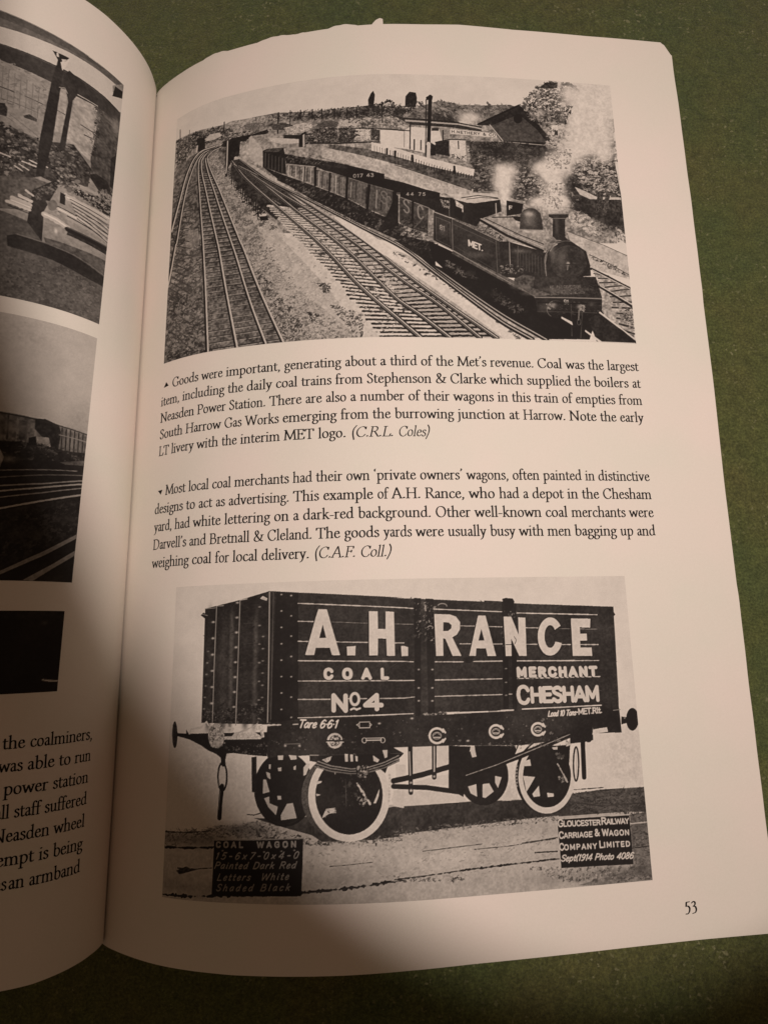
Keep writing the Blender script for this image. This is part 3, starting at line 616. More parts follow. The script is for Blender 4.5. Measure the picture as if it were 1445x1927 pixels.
# the printed photographs as drawing instructions in page millimetres
ART = {}
ART['train'] = [
["p",0.9,[2.0,254.48,157.66,224.19,150.43,138.48,18.13,139.07],0.015,2,1],
["p",0.6,[21.8,210.45,27.61,210.07,31.94,209.57,35.95,208.98,39.2,208.72,41.79,209.16,46.4,208.78,50.39,208.76,52.35,208.7,55.27,208.74,59.59,208.03,64.77,207.41,69.41,207.62,74.01,207.43,78.6,207.76,83.16,207.75,89.78,207.21,89.65,206.94,92.87,207.29,99.41,209.1,105.42,208.26,119.11,208.98,122.45,208.93,133.93,207.65,148.62,206.74,146.02,168.79,88.53,166.27,21.66,176.82],0.2,1,1],
["s",[22.67,210.3,31.96,209.17,39.2,208.61,46.4,208.61,52.36,208.59,60.06,207.84,69.41,207.57,78.59,207.65,89.78,207.21,89.57,200.07,69.37,200.95,52.44,203.12,41.91,205.08,23.76,207.45],924,0.36,[0.35,0.5,0.75,0.6,0.4],1.8,0],
["s",[41.88,206.2,43.88,208.15,50.39,208.48,52.86,207.27,48.47,205.36,44.48,204.69],352,0.32,[0.8,0.75,0.5],1.6,0],
["s",[59.35,207.31,64.77,207.09,69.41,207.24,78.59,207.65,83.17,208.02,89.78,207.21,89.68,203.65,83.08,204.02,73.97,203.8,64.76,204.83,59.36,205.3],924,0.33,[0.12,0.2,0.3,0.15,0.6],1.2,0],
["p",0.11,[80.23,207.47,80.14,209.73,80.96,211.74,81.62,212.53,82.01,211.27,81.82,209.12,81.51,207.26],0.1,0,1],
["s",[78.57,206.32,80.2,208.11,83.18,208.44,85.27,209.59,86.95,209.05,87.8,206.65,84.45,204.53,79.0,204.7],330,0.38,[0.08,0.12,0.2,0.3],1.2,0],
["p",0.12,[90.02,207.22,90.31,210.71,91.42,212.19,93.13,211.96,93.44,210.25,92.97,207.29],0.08,0,1],
["s",[86.92,207.71,88.77,208.26,90.12,207.49,93.41,209.44,94.78,208.95,95.65,207.64,95.09,204.96,86.84,204.78],264,0.38,[0.1,0.2,0.35,0.15],1.2,0],
["p",0.42,[89.56,204.02,92.87,207.02,99.43,209.63,102.2,209.2,105.44,208.53,111.05,208.53,119.13,209.25,121.45,208.33,112.63,203.03,101.96,203.61],0.22,1,1],
["p",0.24,[97.17,205.03,101.17,206.87,104.93,202.77,97.79,203.35],0.1,0,1],
["s",[93.79,207.05,99.43,209.47,105.43,208.42,119.12,209.14,112.64,203.29,105.2,203.74],528,0.49,[0.68,0.35,0.5,0.6,0.28],3,-0.3],
["b",0.85,[107.57,204.63],3.27,1.86,0.9],
["b",0.85,[106.12,203.51],1.87,1.6,0.8],
["s",[22.54,210.07,31.96,209.17,37.61,208.43,42.4,206.06,40.41,203.56,35.04,204.1,29.19,204.11,23.18,200.33],924,0.45,[0.1,0.18,0.28,0.4],1.6,-0.4],
["p",0.78,[33.27,205.85,34.92,206.93,37.68,206.57,39.05,205.32,36.66,204.67,33.87,205.07],0.08,1,1],
["p",0.08,[30.38,207.16,33.24,206.59,33.52,202.8,31.97,202.43,30.78,202.73],0.05,0,1],
["l",0.8,0.547,[30.75,204.59,30.59,202.97],0],
["l",0.14,0.329,[23.74,213.35,23.97,209.64],0],
["l",0.2,0.22,[27.54,211.36,27.61,210.07],0],
["l",0.16,0.335,[39.44,209.49,39.46,205.76],0],
["l",0.3,0.164,[49.0,208.53,49.15,206.02],0],
["l",0.16,0.46,[55.51,208.58,55.34,202.11],0],
["l",0.25,0.255,[58.87,208.7,58.76,202.88],0],
["l",0.25,0.127,[55.52,208.2,58.87,207.94,66.17,206.95],0],
["b",0.16,[61.02,206.1],1.24,0.76,0.75],
["b",0.16,[65.0,205.76],1.43,0.87,0.75],
["b",0.16,[68.71,205.82],1.38,0.86,0.75],
["b",0.16,[72.16,205.72],1.57,0.96,0.75],
["b",0.16,[75.37,205.99],1.38,0.96,0.75],
["b",0.16,[79.24,205.75],1.37,1.28,0.75],
["b",0.16,[82.67,206.16],1.19,1.38,0.75],
["b",0.16,[87.68,205.58],1.83,1.28,0.75],
["b",0.16,[53.38,205.09],1.1,0.55,0.75],
["b",0.16,[48.45,206.19],1.59,0.56,0.75],
["s",[52.36,208.31,60.06,208.05,69.41,207.62,78.6,207.87,89.78,206.95,89.68,203.65,73.97,204.12,60.07,205.88,52.87,206.56],572,0.29,[0.1,0.15,0.22,0.45],1.1,0],
["l",0.12,0.319,[61.72,208.32,61.72,205.61],0],
["l",0.12,0.319,[65.0,208.03,65.0,205.12],0],
["l",0.12,0.312,[67.56,207.84,67.55,204.78],0],
["l",0.12,0.312,[71.03,207.61,71.0,204.39],0],
["l",0.12,0.312,[74.47,207.5,74.43,204.08],0],
["l",0.12,0.309,[76.99,207.48,76.93,203.91],0],
["s",[39.13,202.81,41.91,205.08,52.43,203.66,52.44,202.58,44.55,201.67,42.02,201.21],352,0.36,[0.1,0.2,0.35,0.6],1.8,0],
["p",0.1,[39.4,202.74,41.96,203.53,48.51,203.33,52.42,203.94,52.82,203.04,51.48,202.13,48.53,202.24,44.55,201.67,44.26,197.4,42.17,196.18,40.97,193.9,39.91,194.98,37.97,198.22,37.96,201.5],0.1,1,1],
["p",0.7,[44.5,199.78,47.17,201.04,47.93,195.48,51.39,192.37,47.71,194.2,44.67,197.03],0.15,1,1],
["p",0.77,[47.04,202.42,47.77,202.96,51.06,198.02,51.25,192.24,47.69,195.27,47.25,197.24],0.06,1,1],
["p",0.62,[47.78,202.8,52.44,202.47,62.44,198.92,68.19,196.06,67.5,193.27,60.12,195.57,57.29,197.26,51.54,197.92],0.15,1,1],
["p",0.8,[52.46,201.39,61.51,199.06,61.51,197.84,56.33,198.49,53.45,199.95],0.06,1,1],
["p",0.3,[53.38,205.09,56.27,205.33,59.61,203.91,59.15,202.38,53.88,203.36],0.1,0,1],
["p",0.8,[59.61,203.91,62.9,204.19,64.76,203.33,64.53,202.08,60.09,202.49],0.1,0,1],
["p",0.35,[66.16,203.46,69.85,203.98,72.13,203.06,71.66,201.67,66.61,202.07],0.1,0,1],
["p",0.75,[72.14,203.32,75.34,204.02,77.61,203.18,77.13,201.62,72.58,201.8],0.1,0,1],
["p",0.3,[77.6,202.81,80.34,203.42,82.59,202.45,82.1,201.03,78.03,201.2],0.1,0,1],
["p",0.45,[45.43,206.92,48.44,207.01,50.44,205.73,49.97,204.2,45.98,205.14],0.1,0,1],
["p",0.5,[84.42,203.2,89.67,203.49,89.61,201.64,84.83,201.35],0.1,0,1],
["p",0.75,[57.0,203.57,64.76,203.43,64.85,200.97,58.21,201.36],0.2,0,1],
["p",0.13,[57.02,201.31,62.53,200.23,62.72,198.93,57.03,200.13],0.06,0,1],
["p",0.1,[61.27,200.32,63.18,201.47,63.19,196.33,61.28,196.71],0.05,0,1],
["p",0.75,[62.34,200.26,62.81,200.62,62.91,196.58,62.35,196.55],0,1,1],
["p",0.3,[63.18,201.2,64.76,201.94,71.66,201.35,72.16,196.88,63.28,197.37],0.25,0,1],
["p",0.25,[72.11,201.1,76.43,200.55,76.14,196.42,72.16,196.88],0.2,0,1],
["p",0.78,[76.48,200.87,82.55,200.71,82.24,196.94,76.43,197.45],0.18,0,1],
["p",0.18,[80.64,200.66,83.08,200.06,83.0,196.66,80.66,197.09],0.12,0,1],
["l",0.15,0.46,[63.19,197.59,72.07,196.57,82.9,196.4],0],
["l",0.1,0.304,[72.11,201.1,83.0,200.59],0],
["s",[63.18,201.74,72.12,201.31,83.0,200.59,82.9,196.14,63.19,197.49],374,0.33,[0.1,0.15,0.5,0.8],1.3,0],
["l",0.16,0.371,[83.87,208.8,83.82,201.0],0],
["s",[74.89,204.05,89.69,204.29,89.57,200.33,83.91,200.99,74.85,201.24],352,0.38,[0.8,0.85,0.3,0.5,0.2],1.8,0],
["p",0.88,[83.21,200.17,89.56,199.96,91.29,201.16,101.81,200.44,101.72,193.14,95.11,193.19,91.06,194.11,86.56,194.71,89.35,193.03,83.3,194.32],0.03,1,1],
["p",0.2,[78.69,207.65,89.56,204.02,101.95,203.5,110.69,201.77,110.61,200.4,101.86,201.39,91.32,201.79,80.99,208.08],0.08,0,1],
["p",0.72,[89.99,203.34,104.68,202.55,110.67,201.45,110.65,201.03,104.66,202.13,89.98,202.81],0,1,1],
["l",0.1,0.249,[89.55,203.65,101.93,203.08,110.69,201.77],0],
["l",0.1,0.251,[91.33,202.11,101.86,201.49,110.62,200.5],0],
["l",0.14,0.457,[83.36,200.48,89.56,199.96],0],
["l",0.2,0.305,[86.71,200.14,91.03,199.89],0],
["l",0.12,0.335,[91.33,202.21,90.98,194.37],0],
["l",0.1,0.366,[92.26,197.2,92.11,194.08],0],
["l",0.1,0.306,[94.03,197.04,93.88,194.13],0],
["l",0.45,0.152,[89.66,199.81,89.5,194.85],0],
["p",0.2,[97.01,200.9,98.98,200.97,98.95,200.13,96.97,200.06],0,1,1],
["p",0.6,[99.07,200.86,101.83,200.7,101.65,196.77,99.83,196.97],0.1,0,1],
["l",0.15,0.306,[100.11,200.38,99.96,196.97],0],
["p",0.14,[97.89,196.54,101.67,197.19,101.55,192.36,97.83,193.01],0.08,0,1],
["p",0.86,[101.82,197.4,106.05,197.36,106.06,191.0,101.91,192.38],0.05,0,1],
["l",0.12,0.308,[104.1,197.13,104.09,194.79],0],
["l",0.12,0.339,[97.89,196.54,101.92,197.56,106.06,197.57],0],
["p",0.1,[96.38,196.59,97.94,195.6,97.81,192.49,96.36,192.45],0.05,0,1],
["s",[101.72,193.14,106.07,193.06,105.72,190.72,101.89,191.86],88,0.29,[0.1,0.3,0.8],1.3,0],
["p",0.86,[102.06,200.87,114.56,199.97,114.81,198.72,101.99,199.29],0,1,1],
["t","H.NETHERY & CO",[102.47,199.57,114.41,198.96],0.92,0.15,0.12,"S"],
["p",0.17,[109.32,202.44,121.51,209.24,123.8,207.68,126.85,203.37,129.89,199.11,133.23,195.68,116.05,197.43,113.05,202.26],0.08,1,1],
["p",0.33,[113.29,202.27,121.33,206.4,126.26,201.74,128.62,198.12,116.07,197.85],0.07,1,1],
["p",0.1,[122.24,205.07,122.21,204.84,122.15,204.61,122.06,204.39,121.94,204.18,121.81,203.99,121.65,203.83,121.47,203.7,121.29,203.6,121.1,203.53,120.9,203.5,120.71,203.51,120.52,203.55,120.35,203.63,120.19,203.74,120.05,203.88,119.94,204.05,119.85,204.25,119.79,204.46,119.76,204.68,119.76,204.91,119.79,205.15,119.85,205.38,119.94,205.6,120.05,205.81,120.19,205.99,120.35,206.16,120.52,206.29,120.71,206.39,120.9,206.46,121.09,206.49,121.29,206.48,121.47,206.44,121.65,206.36,121.81,206.25,121.94,206.11,122.06,205.94,122.15,205.74,122.21,205.53,122.24,205.31,122.24,205.07],0,1,1],
["l",0.75,0.311,[113.07,202.52,116.31,197.86],0],
["l",0.08,0.559,[109.8,202.57,121.51,209.19,126.37,203.34],0],
["p",0.14,[116.06,197.69,128.37,197.94,133.23,195.68,129.56,194.63,118.74,195.5],0.07,1,1],
["l",0.7,0.204,[116.05,197.54,128.31,197.15,132.97,195.4],0],
["s",[122.22,209.18,124.63,212.85,127.77,216.23,131.27,217.44,133.2,217.06,137.16,217.4,139.46,215.41,138.47,212.34,134.55,209.31,133.36,206.53,136.68,204.29,131.68,203.63,126.86,203.48,124.19,206.37],924,0.6,[0.12,0.2,0.3,0.55,0.8,0.4],1.5,0],
["p",0.2,[127.7,215.25,129.78,217.16,133.22,217.44,132.84,215.55,129.63,215.13],0.12,0,1],
["p",0.22,[133.91,216.74,137.17,217.51,139.46,215.41,138.7,215.18,136.58,216.42],0.12,0,1],
["s",[134.55,209.31,135.7,211.56,140.23,212.76,140.41,211.96,136.56,210.01],88,0.4,[0.15,0.3,0.2],1.8,0],
["p",0.9,[130.22,203.52,132.17,203.77,132.17,200.59,130.48,200.47],0.05,0,1],
["p",0.15,[131.08,202.1,132.05,202.17,132.02,200.48,130.95,200.4],0,1,1],
["s",[128.7,202.45,136.08,204.08,135.96,196.67,128.27,196.63],264,0.49,[0.8,0.85,0.3,0.6],1.6,0],
["p",0.3,[106.74,197.24,116.05,197.43,128.24,196.1,132.97,195.4,147.56,195.48,148.59,183.1,148.53,168.94,136.36,178.18,126.95,178.6,118.69,180.15,113.3,182.4,106.66,182.11,107.69,188.76],0.2,1,1],
["s",[106.26,196.96,116.05,197.43,130.64,196.28,132.97,195.4,125.4,189.69,119.41,191.39,113.87,192.13,107.28,189.76],924,0.49,[0.1,0.18,0.3,0.45,0.15],1.4,0],
["s",[107.23,188.74,110.24,193.5,113.43,192.62,113.53,182.41,106.66,182.11],506,0.47,[0.08,0.15,0.3,0.5,0.75],1.3,0],
["s",[118.41,190.3,124.45,189.63,126.92,184.67,124.64,178.96,118.7,180.4],484,0.48,[0.1,0.18,0.4,0.8,0.2],1.4,0],
["s",[131.6,190.11,135.84,195.09,147.07,195.44,148.1,183.06,141.52,182.59,135.11,186.24],924,0.59,[0.1,0.15,0.4,0.8,0.85,0.2],1.8,0],
["p",0.2,[132.24,186.04,137.0,185.86,139.1,182.42,148.74,182.08,148.73,170.95,140.89,175.46,133.53,178.51],0.14,1,1],
["p",0.8,[135.49,184.98,138.27,183.9,141.5,182.34,148.31,182.67,148.48,181.96,139.51,181.54,136.74,182.77],0.06,0,1],
["p",0.25,[141.9,184.15,143.6,184.27,142.54,177.84,140.85,177.72],0.15,0,1],
["p",0.3,[144.29,183.81,145.6,183.91,143.65,176.9,142.54,176.83],0.15,0,1],
["s",[132.63,185.04,136.13,181.21,134.45,178.06,132.15,178.92],132,0.48,[0.1,0.6,0.2],1.6,0],
["s",[145.16,206.98,148.66,207.18,148.81,202.47,145.87,203.82],110,0.52,[0.2,0.4,0.7],1.5,0],
["s",[143.35,197.77,148.46,199.78,148.55,192.94,144.5,194.19],154,0.61,[0.12,0.25,0.75],1.5,0],
["s",[132.82,175.45,136.32,177.78,140.85,175.05,148.53,172.44,148.67,168.95,138.12,171.03],726,0.48,[0.85,0.8,0.9,0.35,0.6],1.4,0],
["b",0.13,[109.88,186.81],2.78,3.58,0.7],
["b",0.12,[111.55,183.84],1.86,2.05,0.7],
["b",0.14,[121.82,185.38],2.36,3.09,0.6],
["b",0.14,[138.36,190.59],2.93,2.08,0.6],
["b",0.14,[143.44,187.87],3.42,2.61,0.6],
["b",0.12,[136.25,188.37],1.95,2.08,0.6],
["b",0.16,[115.89,194.82],5.63,2.09,0.6],
["b",0.2,[128.12,194.53],4.37,1.59,0.6],
["b",0.13,[140.82,185.61],2.93,1.56,0.6],
["b",0.16,[143.59,173.62],2.92,3.02,0.5],
["b",0.16,[137.83,178.79],2.9,2.04,0.5],
["s",[134.74,193.45,147.02,194.91,148.01,184.6,141.66,184.14,135.76,188.34],440,0.44,[0.85,0.8,0.7,0.3],3,0.1],
["s",[119.25,188.81,126.24,188.2,126.3,182.6,119.68,181.2],198,0.43,[0.8,0.7,0.4,0.12],1.8,0],
["s",[107.17,187.71,113.4,192.1,113.33,182.91,106.91,182.63],198,0.43,[0.6,0.45,0.3,0.1],1.6,0],
["b",0.88,[143.89,214.99],4.07,5.61,0.9],
["b",0.9,[144.34,215.58],3.19,4.5,0.9],
["b",0.88,[141.96,209.93],6.32,5.48,1],
["b",0.9,[142.41,210.51],4.95,4.41,1],
["b",0.88,[140.06,204.94],5.46,5.48,1],
["b",0.9,[140.5,205.51],4.27,4.41,1],
["b",0.88,[142.34,202.99],5.11,4.77,1],
["b",0.9,[142.79,203.56],4.0,3.83,1],
["b",0.88,[142.51,199.29],4.54,3.58,0.95],
["b",0.9,[142.95,199.85],3.56,2.88,0.95],
["b",0.88,[137.96,197.35],4.54,3.28,0.85],
["b",0.9,[138.39,197.91],3.56,2.64,0.85],
["b",0.88,[134.82,194.49],3.91,2.96,0.85],
["b",0.9,[135.25,195.05],3.06,2.38,0.85],
["b",0.88,[131.24,191.64],3.87,3.48,0.9],
["b",0.9,[131.67,192.18],3.03,2.79,0.9],
["b",0.88,[129.05,187.87],3.31,3.48,0.95],
["b",0.9,[129.47,188.42],2.59,2.79,0.95],
["b",0.88,[129.69,183.83],3.04,3.48,1],
["b",0.9,[130.11,184.36],2.38,2.79,1],
["b",0.88,[129.15,179.74],2.73,3.4,1],
["b",0.9,[129.56,180.27],2.14,2.74,1],
["b",0.88,[131.75,179.91],2.19,2.27,0.7],
["b",0.9,[132.17,180.44],1.71,1.82,0.7],
["b",0.88,[126.82,189.78],3.31,2.32,0.7],
["b",0.9,[127.24,190.33],2.59,1.86,0.7],
["b",0.88,[125.14,179.49],3.75,1.69,0.8],
["b",0.9,[125.56,180.02],2.94,1.36,0.8],
["b",0.88,[144.6,195.24],2.84,2.39,0.7],
["b",0.9,[145.04,195.8],2.22,1.92,0.7],
["b",0.88,[136.87,213.83],4.0,3.71,0.6],
["b",0.9,[137.31,214.41],3.13,2.98,0.6],
["b",0.88,[133.52,190.25],2.21,2.32,0.5],
["b",0.9,[133.95,190.79],1.73,1.86,0.5],
["b",0.9,[142.72,207.3],6.5,6.53,1],
["b",0.9,[140.63,200.2],5.43,4.79,1],
["s",[133.57,209.23,137.1,210.6,134.12,203.92,131.81,205.34],132,0.5,[0.2,0.35,0.5],1.4,0],
["b",0.9,[115.98,188.63],2.88,2.56,0.9],
["b",0.9,[116.05,186.08],2.88,3.07,1],
["b",0.9,[115.87,183.03],2.41,3.07,1],
["b",0.9,[115.7,180.25],1.47,2.25,0.95],
["b",0.9,[117.88,189.25],2.09,2.05,0.6],
["b",0.9,[114.14,184.97],1.67,2.56,0.6],
["s",[125.11,185.57,132.24,186.04,131.12,177.85,125.97,178.04],352,0.38,[0.6,0.9,0.85,0.75,0.5],1.2,0],
["s",[128.16,195.05,135.96,196.67,134.49,190.31,127.78,189.85],264,0.39,[0.65,0.9,0.85,0.5],1.3,0],
["l",0.08,1.013,[97.07,210.9,96.04,196.06],0],
["p",0.08,[95.86,210.59,96.47,210.98,97.82,211.03,97.59,209.84,95.96,209.68],0,1,1],
["l",0.1,0.306,[95.92,209.79,95.08,192.41],0],
["l",0.08,0.919,[96.06,196.58,95.54,192.42],0],
["l",0.82,1.072,[96.04,196.06,95.53,188.57],0],
["l",0.1,0.214,[95.47,195.53,94.94,188.56],0],
["l",0.08,0.979,[95.53,188.57,95.0,182.98],0],
["l",0.1,0.452,[94.93,188.3,97.13,186.84],0],
["p",0.8,[67.61,195.34,86.42,189.4,94.87,186.77,107.37,182.64,107.32,181.63,114.18,181.68,115.85,179.0,104.88,178.28,99.61,181.35,94.7,182.21,86.3,185.07,67.59,192.74],0.06,1,1],
["p",0.74,[67.6,195.76,89.22,188.77,86.41,189.15,94.85,186.26,106.88,182.02,106.38,180.99,98.48,181.32,94.72,182.62,86.3,185.07,89.07,184.09,84.0,186.1,76.03,189.18,67.5,193.16],0.12,1,1],
["p",0.33,[69.79,196.42,84.18,193.37,89.31,191.75,86.5,192.33,95.42,189.34,107.58,186.61,106.98,182.12,97.53,185.43,86.42,189.4,89.22,188.92,78.32,192.41,69.33,195.37],0.15,1,1],
["p",0.88,[80.75,196.46,86.56,194.71,95.06,191.89,108.14,188.67,107.67,186.61,96.32,189.11,86.49,192.13,80.69,193.87],0.04,1,1],
["l",0.14,0.093,[81.52,195.28,81.55,194.45,81.57,193.62],0.6],
["l",0.14,0.096,[82.22,195.03,82.24,194.19,82.26,193.36],0.6],
["l",0.14,0.1,[82.92,194.77,82.93,193.94,82.95,193.11],0.6],
["l",0.14,0.103,[83.61,194.53,83.62,193.7,83.63,192.87],0.6],
["l",0.14,0.107,[84.31,194.28,84.31,193.45,84.32,192.62],0.6],
["l",0.14,0.11,[85.0,194.04,85.0,193.21,85.0,192.38],0.6],
["l",0.14,0.113,[85.7,193.8,85.69,192.97,85.69,192.14],0.6],
["l",0.14,0.117,[86.39,193.57,86.38,192.74,86.37,191.91],0.6],
["l",0.14,0.12,[87.08,193.3,87.06,192.47,87.05,191.63],0.6],
["l",0.14,0.123,[87.76,193.03,87.74,192.19,87.72,191.36],0.6],
["l",0.14,0.127,[88.44,192.76,88.42,191.92,88.39,191.08],0.6],
["l",0.14,0.13,[89.13,192.49,89.09,191.65,89.06,190.81],0.6],
["l",0.14,0.133,[89.81,192.23,89.77,191.39,89.73,190.54],0.6],
["l",0.14,0.135,[90.5,191.97,90.45,191.12,90.4,190.27],0.6],
["l",0.14,0.138,[91.18,191.71,91.12,190.86,91.07,190.01],0.6],
["l",0.14,0.141,[91.86,191.45,91.8,190.6,91.74,189.74],0.6],
["l",0.14,0.145,[92.55,191.2,92.48,190.34,92.41,189.48],0.6],
["l",0.14,0.149,[93.23,190.94,93.16,190.08,93.08,189.21],0.6],
["l",0.14,0.152,[93.91,190.68,93.84,189.82,93.76,188.95],0.6],
["l",0.14,0.155,[94.6,190.43,94.51,189.56,94.43,188.69],0.6],
["l",0.14,0.159,[95.28,190.17,95.19,189.3,95.1,188.43],0.6],
["l",0.14,0.162,[95.98,189.96,95.88,189.09,95.79,188.23],0.6],
["l",0.14,0.165,[96.68,189.75,96.59,188.91,96.49,188.07],0.6],
["l",0.14,0.169,[97.38,189.55,97.29,188.74,97.2,187.92],0.6],
["l",0.14,0.172,[98.08,189.35,97.99,188.56,97.9,187.77],0.6],
["l",0.14,0.175,[98.79,189.15,98.69,188.39,98.6,187.62],0.6],
["l",0.14,0.179,[99.49,188.95,99.4,188.21,99.31,187.47],0.6],
["l",0.14,0.182,[100.19,188.76,100.1,188.04,100.01,187.32],0.6],
["l",0.14,0.187,[100.89,188.56,100.81,187.86,100.72,187.17],0.6],
["l",0.14,0.19,[101.59,188.36,101.51,187.69,101.43,187.02],0.6],
["l",0.14,0.193,[102.3,188.16,102.21,187.52,102.13,186.88],0.6],
["l",0.14,0.197,[103.0,187.97,102.92,187.35,102.84,186.73],0.6],
["l",0.14,0.2,[103.7,187.77,103.62,187.18,103.55,186.58],0.6],
["l",0.14,0.203,[104.41,187.58,104.33,187.01,104.25,186.44],0.6],
["l",0.14,0.207,[105.11,187.38,105.04,186.84,104.96,186.29],0.6],
["l",0.14,0.21,[105.82,187.19,105.74,186.67,105.67,186.15],0.6],
["l",0.14,0.213,[106.52,187.0,106.45,186.5,106.38,186.0],0.6],
["l",0.14,0.217,[107.23,186.8,107.16,186.33,107.09,185.86],0.6],
["l",0.08,0.609,[86.98,193.52,86.93,191.72],0],
["l",0.08,0.609,[91.55,192.31,91.58,190.51],0],
["l",0.08,0.607,[102.69,189.32,102.68,187.28],0],
["l",0.1,0.518,[84.88,194.3,84.75,192.75],0],
["l",0.1,0.518,[87.11,193.52,86.98,191.97],0],
["p",0.4,[22.09,200.85,31.68,202.55,37.83,202.09,40.49,201.07,41.29,191.68,44.96,185.55,45.84,169.65,57.77,140.16,22.16,140.05],0.2,1,1],
["s",[20.06,184.15,32.39,181.06,36.05,140.23,22.26,140.51],924,0.68,[0.2,0.3,0.6,0.7,0.25],2.5,-0.2],
["p",0.55,[27.49,178.49,32.28,177.42,33.06,172.51,28.48,171.85],0.12,1,1],
["l",0.2,0.195,[31.7,196.66,33.6,195.98,35.44,195.38],0.6],
["l",0.2,0.197,[31.97,196.28,33.81,195.63,35.59,195.06],0.6],
["l",0.2,0.198,[32.09,195.83,33.86,195.25,35.58,194.68],0.6],
["l",0.2,0.201,[31.82,195.44,33.84,194.71,35.79,194.14],0.6],
["l",0.2,0.203,[31.82,194.86,34.11,194.14,36.31,193.44],0.6],
["l",0.2,0.206,[32.09,194.13,34.2,193.45,36.24,192.84],0.6],
["l",0.2,0.209,[32.04,193.45,34.39,192.74,36.65,192.06],0.6],
["l",0.2,0.213,[32.22,192.63,34.68,191.9,37.04,191.23],0.6],
["l",0.2,0.217,[32.38,191.78,34.74,191.09,37.01,190.46],0.6],
["l",0.2,0.221,[32.56,190.87,35.04,190.12,37.43,189.54],0.6],
["l",0.2,0.225,[32.69,189.94,35.26,189.2,37.72,188.6],0.6],
["l",0.2,0.223,[32.47,189.07,35.28,188.31,37.96,187.64],0.6],
["l",0.2,0.227,[32.64,188.04,35.63,187.21,38.47,186.58],0.6],
["l",0.2,0.232,[32.73,187.0,35.8,186.19,38.72,185.55],0.6],
["l",0.2,0.237,[33.16,185.83,36.41,185.06,39.49,184.39],0.6],
["l",0.2,0.242,[32.86,184.83,36.3,184.02,39.56,183.36],0.6],
["l",0.2,0.247,[32.8,183.73,36.48,182.87,39.95,182.25],0.6],
["l",0.2,0.252,[33.04,182.52,36.98,181.71,40.7,181.06],0.6],
["l",0.2,0.257,[33.25,181.29,37.27,180.49,41.06,179.9],0.6],
["l",0.2,0.263,[33.22,180.08,37.78,179.22,42.06,178.64],0.6],
["l",0.2,0.269,[33.96,178.69,38.27,177.96,42.34,177.44],0.6],
["l",0.2,0.267,[34.21,177.38,38.53,176.64,42.62,176.22],0.6],
["l",0.2,0.273,[34.08,176.12,39.05,175.35,43.73,174.9],0.6],
["l",0.2,0.279,[33.59,174.89,38.83,174.14,43.75,173.65],0.6],
["l",0.2,0.285,[34.39,173.42,39.75,172.74,44.83,172.3],0.6],
["l",0.2,0.273,[34.57,172.03,40.33,171.3,45.78,170.95],0.6],
["l",0.2,0.278,[34.84,170.61,40.35,169.97,45.57,169.68],0.6],
["l",0.2,0.285,[34.73,169.22,40.57,168.59,46.09,168.29],0.6],
["l",0.2,0.285,[34.95,167.76,41.48,167.11,47.66,166.84],0.6],
["l",0.2,0.291,[35.58,166.24,41.86,165.7,47.83,165.44],0.6],
["l",0.2,0.297,[35.83,164.75,42.43,164.27,48.7,163.99],0.6],
["l",0.2,0.303,[35.1,163.35,42.27,162.77,49.05,162.54],0.6],
["l",0.2,0.31,[35.88,161.77,42.79,161.28,49.36,161.08],0.6],
["l",0.2,0.316,[36.37,160.2,43.38,159.8,50.07,159.6],0.6],
["l",0.2,0.323,[36.33,158.68,43.55,158.28,50.43,158.11],0.6],
["l",0.2,0.323,[36.25,157.14,43.53,156.76,50.46,156.61],0.6],
["l",0.2,0.33,[36.35,155.58,44.53,155.17,52.29,155.09],0.6],
["l",0.2,0.337,[35.88,154.04,44.66,153.64,52.95,153.59],0.6],
["l",0.2,0.343,[36.63,152.39,44.76,152.04,52.48,152.06],0.6],
["l",0.2,0.35,[36.06,150.83,45.41,150.5,54.24,150.56],0.6],
["l",0.2,0.357,[36.06,149.22,45.65,148.89,54.7,149.03],0.6],
["l",0.2,0.357,[37.28,147.51,46.48,147.31,55.2,147.48],0.6],
["l",0.2,0.364,[36.04,145.94,46.4,145.77,56.15,145.94],0.6],
["l",0.2,0.372,[37.59,144.21,47.17,144.15,56.27,144.36],0.6],
["l",0.2,0.379,[37.37,142.56,47.4,142.49,56.89,142.8],0.6],
["l",0.2,0.386,[37.09,140.89,47.28,140.87,56.92,141.19],0.6],
["l",0.68,0.089,[32.1,196.24,33.84,195.7,35.52,195.08],0.6],
["l",0.68,0.089,[32.26,195.89,33.83,195.38,35.36,194.85],0.6],
["l",0.68,0.09,[32.16,195.51,34.08,194.94,35.94,194.28],0.6],
["l",0.68,0.091,[32.33,194.94,34.28,194.26,36.16,193.72],0.6],
["l",0.68,0.093,[31.92,194.49,34.17,193.82,36.34,193.1],0.6],
["l",0.68,0.094,[32.08,193.78,34.44,193.08,36.72,192.37],0.6],
["l",0.68,0.095,[32.09,193.05,34.6,192.33,37.02,191.59],0.6],
["l",0.68,0.097,[32.18,192.25,34.56,191.53,36.86,190.89],0.6],
["l",0.68,0.099,[32.25,191.39,34.89,190.55,37.41,189.95],0.6],
["l",0.68,0.101,[32.28,190.5,35.06,189.68,37.71,189.03],0.6],
["l",0.68,0.103,[32.27,189.58,35.34,188.74,38.27,188.02],0.6],
["l",0.68,0.102,[33.18,188.35,35.78,187.64,38.28,187.08],0.6],
["l",0.68,0.104,[32.92,187.41,36.0,186.67,38.93,185.97],0.6],
["l",0.68,0.106,[33.37,186.25,36.2,185.48,38.9,184.97],0.6],
["l",0.68,0.108,[33.56,185.11,36.73,184.34,39.74,183.77],0.6],
["l",0.68,0.111,[33.42,184.04,36.63,183.36,39.7,182.74],0.6],
["l",0.68,0.113,[33.84,182.79,37.46,182.1,40.9,181.48],0.6],
